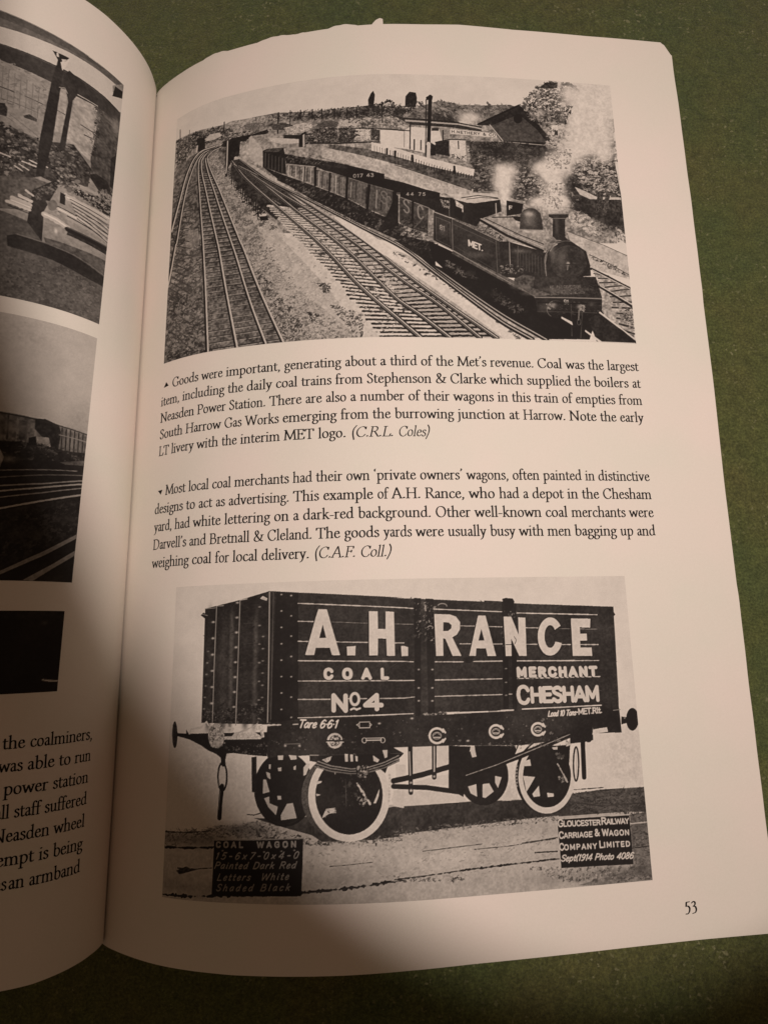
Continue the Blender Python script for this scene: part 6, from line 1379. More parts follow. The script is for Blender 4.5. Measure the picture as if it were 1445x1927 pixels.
ART['wagon'] = [
["p",0.9,[23.62,83.99,148.58,80.7,140.62,8.25,28.98,10.54],0.015,2,1],
["b",0.86,[56.84,31.84],14.15,9.53,0.8],
["b",0.86,[106.75,32.24],19.09,7.53,0.8],
["b",0.86,[136.09,38.49],7.8,9.22,0.8],
["b",0.86,[41.91,40.36],10.29,10.98,0.8],
["p",0.74,[28.68,26.13,41.83,26.84,54.95,29.41,82.11,32.03,98.18,31.78,110.61,31.65,121.74,32.16,139.9,32.47,140.01,12.7,81.57,12.41,29.58,12.78],0.05,1,1],
["b",0.5,[37.82,24.91],10.4,1.34,0.6],
["b",0.4,[49.67,27.32],6.13,1.33,0.6],
["b",0.6,[36.16,15.43],8.77,1.66,0.6],
["b",0.66,[68.14,17.54],10.67,1.94,0.6],
["b",0.82,[71.76,22.67],9.34,1.97,0.6],
["b",0.82,[93.61,20.87],9.68,2.18,0.6],
["b",0.8,[109.98,22.34],8.32,2.21,0.6],
["b",0.45,[130.63,15.29],8.69,1.85,0.6],
["b",0.6,[117.8,15.18],8.39,1.46,0.6],
["s",[29.67,26.05,54.95,29.41,55.01,25.06,43.46,25.81,30.35,23.0],520,0.35,[0.5,0.45,0.62,0.4],7,-0.03],
["p",0.26,[121.29,31.99,129.2,32.57,139.72,32.48,139.7,27.2,134.03,27.56,118.78,27.57,117.16,28.61],0.1,1,0.9],
["s",[121.74,32.16,139.7,32.28,139.75,26.81,121.42,28.35],600,0.36,[0.18,0.22,0.36,0.42,0.3],8,-0.06],
["p",0.34,[135.52,26.89,139.88,27.19,140.02,21.02,139.6,13.85,135.36,14.56,135.41,23.63],0.1,1,0.75],
["s",[135.54,27.08,140.01,27.18,139.61,13.1,130.45,13.45,135.59,16.79],440,0.35,[0.25,0.45,0.4,0.3,0.5],7,-0.06],
["p",0.3,[135.06,15.89,139.89,16.47,139.68,12.91,128.24,12.89,121.87,13.4,132.79,15.13],0.1,1,0.45],
["s",[81.93,25.48,101.97,26.18,117.86,26.68,117.97,17.36,97.41,16.67,81.67,16.24],520,0.27,[0.64,0.78,0.7,0.8],4,-0.06],
["s",[63.12,24.1,84.2,25.52,97.89,26.06,117.74,25.18,117.61,18.13,63.13,15.65],680,0.26,[0.64,0.78,0.68,0.8,0.6],4,-0.06],
["s",[109.68,17.97,132.9,16.24,130.45,13.45,117.74,14.45],320,0.34,[0.3,0.4,0.6,0.75],1.5,0],
["l",0.12,0.366,[30.35,23.0,37.89,23.39,43.14,23.72],1],
["l",0.25,0.195,[30.15,26.16,36.05,26.34,41.83,26.94],1],
["l",0.25,0.181,[34.25,19.11,37.25,19.16,42.49,19.6],1],
["l",0.14,0.434,[30.48,13.55,34.97,13.68,43.08,14.21,62.78,15.33,71.68,16.02,82.33,17.08],1.4],
["l",0.2,0.237,[62.78,15.17,83.94,17.06,81.7,17.3,89.52,17.74,97.49,18.27,118.11,19.01],1.2],
["l",0.3,0.128,[68.52,20.28,72.8,20.52,77.44,20.87],1],
["l",0.12,0.264,[97.09,18.3,105.61,18.62,117.69,19.04],1.2],
["l",0.25,0.155,[88.12,22.47,100.98,23.12],0.6],
["l",0.3,0.147,[99.3,22.13,107.49,22.33,117.58,23.13],1],
["l",0.12,0.229,[112.77,20.61,117.8,20.51],0.6],
["l",0.2,0.158,[110.0,22.71,118.02,23.29],0.6],
["l",0.2,0.182,[50.37,30.43,51.9,30.32,53.42,30.74],0.6],
["l",0.25,0.235,[121.16,30.46,129.32,29.09,139.55,29.16],0.8],
["l",0.8,0.217,[135.32,24.97,139.79,25.07],0.6],
["l",0.15,0.19,[135.02,19.85,139.7,20.09],0.8],
["l",0.2,0.167,[122.66,32.87,129.68,32.93],1],
["p",0.25,[33.83,18.57,36.38,19.6,37.66,19.19,39.71,19.3,34.75,17.91],0.1,0,1],
["s",[81.72,18.0,85.2,17.47,96.61,16.72,95.79,16.24,82.47,16.91],60,0.32,[0.3,0.4],2.5,0],
["p",0.24,[51.92,29.71,57.21,28.25,64.58,26.4,66.75,25.06,72.5,25.02,77.17,25.15,84.2,25.69,81.94,26.02,93.87,26.66,110.33,27.52,121.37,27.78,121.7,31.77,110.59,31.46,98.18,31.78,82.09,31.59,79.1,31.08,64.58,30.07,54.95,29.74],0.06,1,1],
["s",[81.97,26.92,93.91,27.39,110.35,27.9,118.8,27.75,118.71,26.63,97.9,26.42,81.93,25.66],320,0.27,[0.25,0.4,0.55],2.5,-0.1],
["s",[54.96,28.74,66.75,25.06,84.03,25.86,83.99,24.54,64.57,24.42,49.69,26.31,43.45,26.15],260,0.33,[0.25,0.4,0.55],3,-0.1],
["p",0.09,[65.18,35.47,65.09,34.29,64.85,33.15,64.46,32.06,63.92,31.07,63.26,30.18,62.48,29.43,61.61,28.83,60.66,28.38,59.66,28.11,58.63,28.02,57.59,28.11,56.58,28.37,55.61,28.81,54.7,29.42,53.89,30.17,53.19,31.06,52.61,32.06,52.18,33.16,51.91,34.31,51.8,35.5,51.87,36.7,52.09,37.87,52.49,38.99,53.03,40.02,53.72,40.94,54.52,41.73,55.43,42.37,56.41,42.83,57.44,43.11,58.5,43.2,59.56,43.09,60.58,42.8,61.56,42.33,62.45,41.68,63.25,40.89,63.92,39.97,64.46,38.93,64.86,37.82,65.1,36.66,65.18,35.47],0.03,1,1],
["p",0.74,[53.88,37.58,54.53,37.51,55.33,35.01,53.81,34.66],0.03,1,1],
["p",0.74,[54.13,33.74,55.26,34.08,55.36,32.72,57.17,32.05,56.82,30.36,55.11,31.94],0.03,1,1],
["p",0.74,[57.86,30.36,59.22,32.63,60.52,32.79,61.35,29.76,57.95,29.36],0.03,1,1],
["p",0.74,[55.1,40.63,55.56,40.63,55.49,39.66,55.11,39.73],0.03,1,1],
["p",0.74,[57.06,42.44,58.39,42.5,58.21,41.56,57.22,41.56],0.03,1,1],
["p",0.74,[59.53,42.56,61.23,42.41,61.3,41.64,60.03,41.55],0.03,1,1],
["p",0.74,[57.09,39.93,57.92,40.0,57.93,39.24,57.25,39.24],0.03,1,1],
["p",0.74,[60.6,40.15,61.16,40.39,61.09,39.46,60.64,39.57],0.03,1,1],
["p",0.74,[54.43,39.14,55.39,38.79,55.52,37.58,54.83,37.93],0.03,1,1],
["p",0.74,[57.04,34.22,57.9,34.22,57.98,33.48,57.16,33.48],0.03,1,1],
["l",0.16,0.107,[61.68,29.5,61.36,29.31,61.02,29.13,60.67,28.98,60.31,28.85,59.95,28.75,59.58,28.67,59.21,28.62,58.84,28.59,58.46,28.59,58.09,28.61,57.71,28.66,57.34,28.73,56.97,28.83,56.61,28.95,56.25,29.1,55.9,29.27,55.56,29.46,55.23,29.68,54.92,29.92,54.61,30.18,54.32,30.46,54.05,30.75,53.79,31.07,53.55,31.4,53.33,31.75,53.12,32.12,52.94,32.49,52.78,32.88,52.64,33.28,52.52,33.69,52.42,34.1,52.35,34.53,52.3,34.95,52.27,35.38,52.27,35.81,52.29,36.24,52.33,36.67,52.4,37.09,52.49,37.51,52.61,37.92],0],
["p",0.14,[51.09,42.1,52.26,42.27,52.39,34.82,51.35,34.98],0.08,0,1],
["p",0.12,[107.78,36.56,107.65,35.61,107.38,34.7,106.99,33.84,106.48,33.05,105.86,32.36,105.16,31.79,104.38,31.34,103.55,31.03,102.69,30.85,101.82,30.83,100.96,30.95,100.12,31.22,99.34,31.62,98.63,32.15,98.0,32.79,97.48,33.54,97.07,34.36,96.78,35.25,96.62,36.18,96.6,37.12,96.71,38.07,96.96,38.98,97.33,39.85,97.83,40.64,98.43,41.35,99.13,41.94,99.91,42.41,100.74,42.74,101.61,42.93,102.5,42.97,103.37,42.85,104.22,42.59,105.02,42.18,105.75,41.64,106.39,40.98,106.92,40.22,107.33,39.37,107.62,38.46,107.77,37.52,107.78,36.56],0.03,1,1],
["p",0.82,[98.54,34.87,100.41,35.23,100.48,32.66,99.08,33.42],0.02,1,1],
["p",0.82,[101.85,35.15,103.31,35.27,104.25,33.52,102.31,32.3,101.67,32.53],0.02,1,1],
["p",0.82,[99.17,43.19,100.41,43.06,100.8,40.93,99.79,40.78],0.02,1,1],
["p",0.82,[103.55,43.04,104.39,43.15,104.31,41.07,103.43,41.0],0.02,1,1],
["p",0.82,[104.75,39.97,105.93,40.61,106.57,39.5,105.02,38.88],0.02,1,1],
["p",0.82,[104.73,36.72,106.21,36.37,105.25,34.22,104.65,35.39],0.02,1,1],
["p",0.82,[106.46,32.26,108.31,35.01,108.08,31.42,106.0,31.53],0.02,1,1],
["p",0.84,[86.66,43.46,91.02,43.58,90.88,37.97,86.67,37.97],0.02,1,1],
["p",0.84,[92.0,43.62,94.22,43.6,94.59,40.83,94.03,39.25,91.97,38.74],0.02,1,1],
["p",0.84,[82.81,40.12,84.97,39.92,85.05,37.47,82.96,37.0],0.02,1,1],
["p",0.84,[86.53,36.21,90.68,37.15,94.36,37.57,94.49,35.91,93.65,35.35,87.01,35.9],0.02,1,1],
["p",0.84,[82.19,34.91,95.42,33.91,97.61,32.74,98.18,31.78,82.88,31.56,82.13,32.76],0.03,1,1],
["p",0.84,[82.79,39.66,84.65,40.11,84.56,37.34,82.9,37.07],0.02,1,1],
["p",0.82,[82.47,34.86,84.49,35.12,84.37,31.21,82.2,31.64,81.69,33.02],0.03,1,1],
["l",0.09,1.125,[82.24,36.76,88.28,37.71,94.64,39.11],0],
["l",0.09,1.012,[82.21,35.65,89.39,35.11,96.44,33.85],0],
["l",0.1,1.003,[86.13,43.55,85.95,34.27],0],
["l",0.7,0.271,[85.94,42.53,85.95,37.81],0],
["l",0.1,1.027,[91.43,43.64,91.17,37.12],0],
["l",0.75,0.297,[91.42,43.45,91.22,38.33],0],
["b",0.8,[86.0,34.64],0.32,0.3,1],
["b",0.7,[86.05,36.24],0.28,0.26,1],
["b",0.7,[91.17,37.27],0.28,0.26,1],
["p",0.1,[94.63,43.51,99.58,43.1,98.59,39.88,98.45,37.22,97.41,32.76,96.02,33.58,94.24,34.79],0.03,1,1],
["p",0.1,[100.24,39.8,105.16,38.41,109.53,40.9,110.51,42.8,100.42,43.25,100.8,40.93],0.03,1,1],
["p",0.3,[80.47,33.74,80.33,32.38,79.96,31.06,79.4,29.83,78.63,28.7,77.7,27.7,76.62,26.86,75.41,26.2,74.12,25.72,72.75,25.45,71.36,25.37,69.97,25.51,68.61,25.85,67.31,26.38,66.11,27.1,65.04,27.98,64.12,29.02,63.37,30.18,62.82,31.44,62.49,32.77,62.37,34.14,62.48,35.51,62.82,36.86,63.37,38.13,64.12,39.31,65.06,40.36,66.16,41.26,67.39,41.97,68.73,42.49,70.13,42.79,71.56,42.87,72.99,42.72,74.38,42.36,75.69,41.79,76.89,41.02,77.96,40.08,78.87,38.99,79.58,37.77,80.1,36.47,80.39,35.12,80.47,33.74],0.06,0,1],
["p",0.1,[80.91,33.79,80.77,32.41,80.42,31.07,79.88,29.81,79.15,28.67,78.26,27.66,77.23,26.8,76.08,26.13,74.84,25.64,73.55,25.36,72.22,25.29,70.9,25.43,69.6,25.77,68.37,26.31,67.24,27.04,66.22,27.94,65.35,28.99,64.64,30.17,64.13,31.45,63.81,32.81,63.7,34.2,63.81,35.59,64.13,36.95,64.65,38.25,65.37,39.45,66.27,40.51,67.31,41.42,68.48,42.14,69.75,42.67,71.09,42.97,72.45,43.05,73.81,42.91,75.13,42.54,76.38,41.96,77.52,41.18,78.53,40.23,79.39,39.12,80.07,37.89,80.56,36.57,80.84,35.19,80.91,33.79],0.02,1,1],
["p",0.86,[81.38,33.71,81.24,32.28,80.88,30.9,80.32,29.61,79.58,28.43,78.67,27.39,77.62,26.51,76.44,25.81,75.18,25.32,73.86,25.03,72.5,24.95,71.15,25.09,69.83,25.45,68.58,26.0,67.42,26.76,66.38,27.68,65.49,28.77,64.77,29.98,64.24,31.3,63.92,32.7,63.81,34.13,63.92,35.56,64.25,36.97,64.78,38.3,65.52,39.54,66.43,40.64,67.5,41.57,68.7,42.32,69.99,42.86,71.35,43.17,72.75,43.26,74.13,43.11,75.48,42.73,76.76,42.13,77.93,41.32,78.96,40.34,79.84,39.2,80.53,37.93,81.02,36.57,81.31,35.15,81.38,33.71],0.025,1,1],
["p",0.1,[79.89,33.9,79.77,32.68,79.48,31.5,79.02,30.39,78.41,29.37,77.66,28.47,76.79,27.72,75.82,27.12,74.77,26.69,73.68,26.44,72.56,26.37,71.44,26.49,70.35,26.8,69.31,27.28,68.36,27.92,67.5,28.72,66.77,29.65,66.18,30.7,65.74,31.83,65.48,33.02,65.39,34.25,65.49,35.47,65.76,36.67,66.2,37.81,66.81,38.87,67.56,39.8,68.44,40.6,69.43,41.24,70.5,41.7,71.62,41.97,72.77,42.04,73.91,41.91,75.02,41.59,76.07,41.08,77.04,40.4,77.89,39.56,78.61,38.58,79.19,37.5,79.6,36.34,79.83,35.13,79.89,33.9],0.03,1,1],
["p",0.8,[65.51,37.11,66.87,37.16,66.62,36.75,65.69,36.49],0.03,1,1],
["p",0.8,[65.51,34.62,66.61,34.37,65.69,34.11],0.03,1,1],
["p",0.8,[77.86,32.41,79.2,35.32,79.02,33.79,78.4,32.39],0.03,1,1],
["p",0.8,[66.77,29.64,67.69,31.54,69.69,31.75,69.75,30.84,68.23,30.53],0.03,1,1],
["p",0.8,[77.96,42.14,79.33,41.16,78.95,40.65,78.04,40.96],0.03,1,1],
["p",0.8,[69.57,38.89,69.94,38.82,69.82,38.13],0.03,1,1],
["s",[67.5,31.38,70.05,31.84,69.68,30.5,67.31,29.7],40,0.26,[0.3,0.75],1.4,0],
["p",0.1,[64.22,42.44,84.71,42.33,83.95,41.59,81.21,39.96,80.55,38.36,79.29,39.43,75.64,40.06,68.29,40.06,66.37,39.74,65.89,40.96,64.15,41.26],0.03,1,1],
["b",0.75,[81.46,37.98],0.26,0.27,0.9],
["b",0.75,[81.48,37.33],0.26,0.27,0.9],
["b",0.75,[81.5,36.67],0.26,0.27,0.9],
["b",0.75,[81.44,36.02],0.26,0.27,0.9],
["b",0.75,[81.39,35.38],0.26,0.27,0.9],
["b",0.75,[81.33,34.73],0.26,0.27,0.9],
["b",0.75,[81.28,34.09],0.26,0.27,0.9],
["b",0.75,[81.23,33.44],0.25,0.27,0.9],
["b",0.75,[81.17,32.8],0.25,0.27,0.9],
["p",0.12,[122.98,35.64,122.79,34.44,122.44,33.28,121.94,32.19,121.29,31.2,120.51,30.33,119.63,29.61,118.67,29.04,117.65,28.65,116.59,28.44,115.53,28.41,114.48,28.57,113.47,28.9,112.53,29.41,111.68,30.08,110.93,30.9,110.31,31.84,109.83,32.88,109.5,34.0,109.33,35.17,109.32,36.37,109.48,37.56,109.81,38.72,110.29,39.81,110.91,40.82,111.67,41.71,112.54,42.47,113.5,43.06,114.52,43.49,115.59,43.73,116.68,43.78,117.75,43.63,118.79,43.29,119.76,42.78,120.63,42.09,121.4,41.25,122.03,40.28,122.52,39.21,122.84,38.06,123.0,36.86,122.98,35.64],0.02,1,1],
["p",0.86,[123.2,35.63,123.01,34.41,122.67,33.24,122.18,32.14,121.55,31.14,120.8,30.26,119.95,29.53,119.02,28.96,118.03,28.56,117.02,28.34,115.99,28.31,114.98,28.46,114.01,28.8,113.1,29.31,112.28,29.99,111.56,30.81,110.97,31.75,110.51,32.8,110.2,33.94,110.04,35.12,110.04,36.33,110.2,37.53,110.51,38.7,110.98,39.81,111.59,40.83,112.32,41.74,113.16,42.5,114.09,43.11,115.08,43.54,116.11,43.78,117.16,43.83,118.19,43.69,119.19,43.35,120.12,42.83,120.96,42.14,121.7,41.29,122.3,40.31,122.77,39.23,123.07,38.07,123.22,36.86,123.2,35.63],0.025,1,1],
["p",0.1,[122.21,35.8,122.06,34.76,121.77,33.77,121.35,32.83,120.82,31.97,120.19,31.23,119.47,30.6,118.69,30.11,117.85,29.76,116.99,29.58,116.12,29.55,115.27,29.68,114.45,29.97,113.68,30.4,112.99,30.98,112.38,31.68,111.88,32.48,111.49,33.38,111.23,34.35,111.1,35.36,111.1,36.39,111.24,37.42,111.51,38.41,111.9,39.36,112.42,40.22,113.04,40.99,113.75,41.64,114.53,42.16,115.37,42.52,116.24,42.73,117.12,42.77,117.99,42.65,118.83,42.36,119.62,41.92,120.33,41.33,120.95,40.61,121.46,39.78,121.85,38.86,122.11,37.87,122.23,36.84,122.21,35.8],0.03,1,1],
["p",0.84,[111.13,39.35,112.95,39.77,113.11,38.4,111.58,38.4],0.02,1,1],
["p",0.84,[111.1,36.39,113.88,36.05,112.56,34.2,111.63,33.04],0.02,1,1],
["p",0.84,[112.99,32.58,114.59,34.17,114.69,31.99,113.24,31.88],0.02,1,1],
["p",0.84,[116.4,32.58,117.88,32.38,117.92,31.76,116.46,31.69],0.02,1,1],
["b",0.7,[109.84,38.49],0.21,0.27,0.9],
["b",0.7,[109.75,37.8],0.21,0.27,0.9],
["b",0.7,[109.67,37.11],0.21,0.27,0.9],
["b",0.7,[109.58,36.43],0.21,0.27,0.9],
["b",0.7,[109.58,35.74],0.21,0.27,0.9],
["b",0.7,[109.57,35.05],0.21,0.27,0.9],
["b",0.7,[109.57,34.37],0.21,0.27,0.9],
["p",0.085,[69.75,38.82,77.81,38.62,77.47,31.14,71.14,31.31,69.7,32.69],0.03,1,1],
["l",0.78,0.399,[74.41,36.59,77.13,32.3],0.8],
["l",0.3,0.111,[71.94,37.4,72.05,31.96],0],
["s",[74.26,33.77,76.25,33.54,76.04,31.86,74.59,32.24],40,0.26,[0.8,0.6],1.3,0],
["s",[70.48,38.46,77.44,38.29,77.3,31.82,71.15,31.98],120,0.27,[0.15,0.2,0.3],1.4,0],
["p",0.085,[114.32,42.24,122.59,42.44,121.53,34.87,118.36,33.12,114.99,33.69,114.04,38.36],0.03,1,1],
["l",0.7,0.353,[119.34,38.4,121.29,34.57],0.8],
["s",[119.03,36.16,120.74,35.88,120.4,34.35,119.13,34.61],28,0.28,[0.7,0.5],1.3,0],
["s",[118.97,40.84,121.1,40.34,120.79,39.19,119.09,39.66],24,0.36,[0.25,0.5],1.3,0],
["p",0.8,[121.31,42.89,123.12,43.6,122.94,42.42,121.68,42.09],0.02,1,1],
["p",0.8,[114.02,42.84,114.92,43.31,114.97,42.28,114.24,42.24],0.02,1,1],
["p",0.8,[118.19,42.05,119.59,42.15,119.46,41.52,118.59,41.56],0.02,1,1],
["p",0.8,[109.67,42.92,110.17,42.82,109.94,41.97],0.02,1,1],
["l",0.1,0.376,[124.25,38.23,124.19,37.67,124.12,37.12,124.04,36.6,123.95,36.13,123.86,35.71,123.75,35.35,123.65,35.06,123.54,34.85,123.44,34.73,123.34,34.69,123.25,34.74,123.16,34.87,123.09,35.09,123.04,35.39,123.0,35.75,122.97,36.18,122.96,36.66,122.97,37.18,122.99,37.73,123.03,38.29,123.08,38.85,123.15,39.4,123.23,39.92,123.32,40.4,123.42,40.82,123.52,41.19,123.63,41.48,123.74,41.69,123.84,41.82,123.94,41.86,124.03,41.81,124.12,41.67,124.19,41.45,124.24,41.15,124.29,40.78,124.31,40.35,124.32,39.86,124.31,39.34,124.29,38.79,124.25,38.23],0],
["l",0.75,0.193,[123.87,41.0,123.5,35.54],0],
["l",0.1,1.088,[125.67,43.48,125.32,35.36],0],
["p",0.1,[128.22,44.17,128.18,43.93,128.12,43.7,128.04,43.48,127.93,43.29,127.81,43.11,127.67,42.96,127.52,42.85,127.35,42.76,127.19,42.72,127.02,42.71,126.85,42.73,126.7,42.8,126.55,42.89,126.42,43.02,126.31,43.18,126.22,43.37,126.15,43.57,126.1,43.79,126.08,44.03,126.09,44.26,126.12,44.5,126.18,44.73,126.27,44.94,126.37,45.14,126.49,45.32,126.64,45.46,126.79,45.58,126.95,45.67,127.12,45.72,127.29,45.73,127.45,45.7,127.61,45.64,127.75,45.54,127.89,45.41,128.0,45.25,128.09,45.06,128.16,44.86,128.21,44.63,128.22,44.4,128.22,44.17],0,1,1],
["p",0.19,[54.66,78.31,56.28,78.21,61.48,77.77,85.75,75.99,83.31,75.99,108.64,74.49,111.71,74.22,135.95,73.05,135.51,60.21,135.09,49.26,82.59,49.5,84.94,49.73,54.67,49.3],0.05,1,1],
["s",[61.87,77.56,85.74,75.8,88.37,75.47,108.62,74.28,135.69,72.75,134.84,49.48,82.61,50.27,84.95,50.09,61.95,50.29],840,0.24,[0.14,0.24,0.28,0.17],9,0],
["p",0.16,[38.81,74.83,47.48,76.51,54.66,78.31,56.28,78.17,54.67,48.95,38.88,49.33],0.05,1,1],
["b",0.2,[40.16,71.89],0.7,2.92,0.7],
["b",0.2,[40.21,68.22],0.7,2.92,0.7],
["b",0.2,[40.26,64.58],0.69,2.85,0.7],
["b",0.2,[40.31,60.99],0.69,2.85,0.7],
["b",0.2,[40.35,57.43],0.68,2.79,0.7],
["b",0.2,[40.4,53.91],0.67,2.73,0.7],
["b",0.2,[40.45,50.43],0.67,2.73,0.7],
["b",0.25,[43.81,71.78],1.08,2.88,0.7],
["b",0.25,[43.84,68.13],1.08,2.88,0.7],
["b",0.25,[43.87,64.51],1.07,2.82,0.7],
["b",0.25,[43.9,60.94],1.07,2.82,0.7],
["b",0.25,[43.93,57.4],1.05,2.76,0.7],
["b",0.25,[43.96,53.9],1.09,2.73,0.7],
["b",0.25,[43.99,50.43],1.09,2.73,0.7],
["b",0.33,[45.72,71.72],0.58,2.88,0.7],
["b",0.33,[45.74,68.08],0.58,2.88,0.7],
["b",0.33,[45.75,64.47],0.57,2.82,0.7],
["b",0.33,[45.77,60.91],0.57,2.82,0.7],
["b",0.33,[45.79,57.38],0.57,2.76,0.7],
["b",0.33,[45.81,53.88],0.56,2.7,0.7],
["b",0.33,[45.83,50.43],0.56,2.7,0.7],
["b",0.18,[49.46,71.61],0.83,2.88,0.7],
["b",0.18,[49.46,67.98],0.83,2.88,0.7],
["b",0.18,[49.46,64.39],0.82,2.82,0.7],
["b",0.18,[49.46,60.85],0.82,2.82,0.7],
["b",0.18,[49.46,57.33],0.81,2.76,0.7],
["b",0.18,[49.45,53.86],0.8,2.7,0.7],
["b",0.18,[49.45,50.41],0.8,2.7,0.7],
["b",0.33,[51.59,71.54],0.64,2.85,0.7],
["b",0.33,[51.58,67.93],0.64,2.85,0.7],
["b",0.33,[51.57,64.35],0.63,2.8,0.7],
["b",0.33,[51.55,60.81],0.63,2.8,0.7],
["b",0.33,[51.54,57.3],0.65,2.76,0.7],
["b",0.33,[51.53,53.84],0.64,2.7,0.7],
["b",0.33,[51.52,50.4],0.64,2.7,0.7],
["s",[39.01,51.52,54.61,53.62,54.67,49.3,39.1,49.33],400,0.29,[0.15,0.3,0.45,0.1],1.4,0],
["s",[38.74,74.28,54.27,76.85,54.66,50.02,39.07,50.06],300,0.22,[0.2,0.28,0.08],4,0],
["p",0.09,[56.28,78.17,61.55,77.69,61.65,49.94,55.44,49.3],0.03,1,1],
["l",0.68,0.217,[54.74,78.07,54.79,63.16,54.67,49.3],0],
["l",0.4,0.133,[55.71,77.96,55.54,66.13,55.43,50.01],0],
["l",0.62,0.197,[47.61,76.46,47.46,62.56,47.25,48.8],0],
["l",0.6,0.203,[41.77,75.27,41.62,61.16,41.62,49.34],0],
["l",0.6,0.168,[38.81,74.83,41.56,74.96],0],
["l",0.7,0.168,[41.77,75.35,43.49,75.36],0],
["l",0.8,0.191,[47.69,76.5,49.35,76.75],0],
["p",0.8,[52.48,76.71,53.13,77.27,54.27,76.65,54.12,76.15,53.06,76.42],0.1,0,1],
["p",0.1,[37.71,73.34,38.4,73.98,39.45,73.28,38.9,72.52],0,1,1],
["l",0.6,0.155,[38.1,73.6,39.45,73.24],0],
["l",0.28,0.1,[48.65,71.05,51.92,71.26],0.5],
["l",0.28,0.099,[48.76,66.48,52.01,66.71],0.5],
["l",0.28,0.099,[48.86,62.16,52.09,62.4],0.5],
["l",0.28,0.097,[48.96,57.71,52.17,57.96],0.5],
["l",0.28,0.097,[49.05,53.86,52.24,54.12],0.5],
["l",0.28,0.096,[49.14,50.13,52.3,50.4],0.5],
["b",0.7,[57.57,77.43],0.28,0.19,0.9],
["b",0.7,[57.61,73.7],0.28,0.19,0.9],
["b",0.7,[57.64,70.0],0.28,0.19,0.9],
["b",0.7,[57.68,66.34],0.28,0.19,0.9],
["b",0.7,[57.71,62.73],0.28,0.19,0.9],
["b",0.7,[57.74,59.15],0.27,0.18,0.9],
["b",0.7,[57.78,55.61],0.27,0.18,0.9],
["b",0.7,[57.81,52.1],0.27,0.18,0.9],
["b",0.65,[59.89,77.12],0.28,0.19,0.9],
["b",0.65,[59.92,72.52],0.27,0.19,0.9],
["b",0.65,[59.94,67.98],0.27,0.19,0.9],
["b",0.65,[59.97,63.49],0.27,0.19,0.9],
["b",0.65,[60.0,59.07],0.27,0.18,0.9],
["b",0.65,[60.02,54.7],0.27,0.18,0.9],
["b",0.65,[60.05,50.39],0.26,0.18,0.9],
["b",0.55,[52.43,74.78],0.36,0.19,0.9],
["b",0.55,[53.35,68.07],0.4,0.19,0.8],
["b",0.55,[52.47,70.56],0.36,0.19,0.9],
["b",0.55,[53.36,65.36],0.4,0.19,0.8],
["b",0.55,[52.5,66.39],0.36,0.19,0.9],
["b",0.55,[53.36,62.67],0.4,0.19,0.8],
["b",0.55,[52.53,62.28],0.36,0.19,0.9],
["b",0.55,[53.36,60.0],0.39,0.18,0.8],
["b",0.55,[52.56,58.21],0.35,0.18,0.9],
["b",0.55,[53.37,57.35],0.39,0.18,0.8],
["b",0.55,[52.59,54.19],0.35,0.18,0.9],
["b",0.55,[53.37,54.72],0.39,0.18,0.8],
["b",0.55,[52.62,50.22],0.35,0.18,0.9],
["b",0.55,[53.37,52.12],0.39,0.18,0.8],
["b",0.7,[46.99,75.94],0.46,0.27,0.9],
["b",0.7,[46.95,72.53],0.46,0.27,0.9],
["b",0.7,[46.92,69.15],0.46,0.27,0.9],
["b",0.7,[46.88,65.81],0.45,0.26,0.9],
["b",0.7,[46.84,62.5],0.45,0.26,0.9],
["b",0.7,[46.81,59.22],0.45,0.26,0.9],
["b",0.7,[46.77,55.97],0.45,0.26,0.9],
["b",0.7,[46.74,52.75],0.44,0.25,0.9],
["b",0.7,[41.03,71.67],0.48,0.27,0.9],
["b",0.7,[41.08,67.97],0.47,0.27,0.9],
["b",0.7,[41.12,64.3],0.47,0.27,0.9],
["b",0.7,[41.17,60.68],0.47,0.26,0.9],
["b",0.7,[41.22,57.09],0.47,0.26,0.9],
["b",0.7,[41.26,53.54],0.46,0.26,0.9],
["b",0.5,[39.98,65.05],0.34,0.19,0.8],
["b",0.5,[39.86,62.47],0.34,0.19,0.8],
["b",0.5,[39.75,59.91],0.34,0.19,0.8],
["b",0.5,[39.63,57.36],0.34,0.19,0.8],
["b",0.5,[39.52,54.84],0.34,0.19,0.8],
["b",0.5,[39.4,52.33],0.34,0.18,0.8],
["l",0.85,0.203,[61.48,75.3,85.68,73.69,87.79,73.49],0.4],
["l",0.85,0.207,[91.27,73.33,108.5,72.34],0.4],
["l",0.85,0.215,[111.57,72.03,131.65,71.23],0.4],
["l",0.8,0.205,[61.5,71.26,65.79,71.07],0.4],
["l",0.55,0.12,[69.27,70.9,77.7,70.39],0.4],
["l",0.6,0.12,[83.45,70.1,85.57,70.01,87.67,69.94],0.4],
["l",0.8,0.206,[91.13,69.7,92.82,69.58],0.4],
["l",0.7,0.207,[97.93,69.38,102.23,69.21],0.4],
["l",0.8,0.21,[105.25,69.06,108.73,68.9],0.4],
["l",0.8,0.212,[113.33,68.63,117.09,68.47],0.4],
["l",0.6,0.128,[122.0,68.19,131.35,67.91],0.4],
["l",0.85,0.202,[61.51,66.81,64.23,66.67],0.4],
["l",0.8,0.2,[70.19,66.45,77.62,66.15],0.4],
["l",0.8,0.201,[83.33,65.9,85.44,65.85],0.4],
["l",0.8,0.203,[92.06,65.58,92.87,65.56],0.4],
["l",0.8,0.204,[98.17,65.34,101.16,65.27],0.4],
["l",0.7,0.207,[105.89,65.11,108.93,65.04],0.4],
["l",0.8,0.209,[112.86,64.9,116.82,64.76],0.4],
["l",0.8,0.214,[121.27,64.6,131.3,64.35],0.4],
["l",0.85,0.2,[61.53,62.53,85.31,61.81,87.39,61.65],0.4],
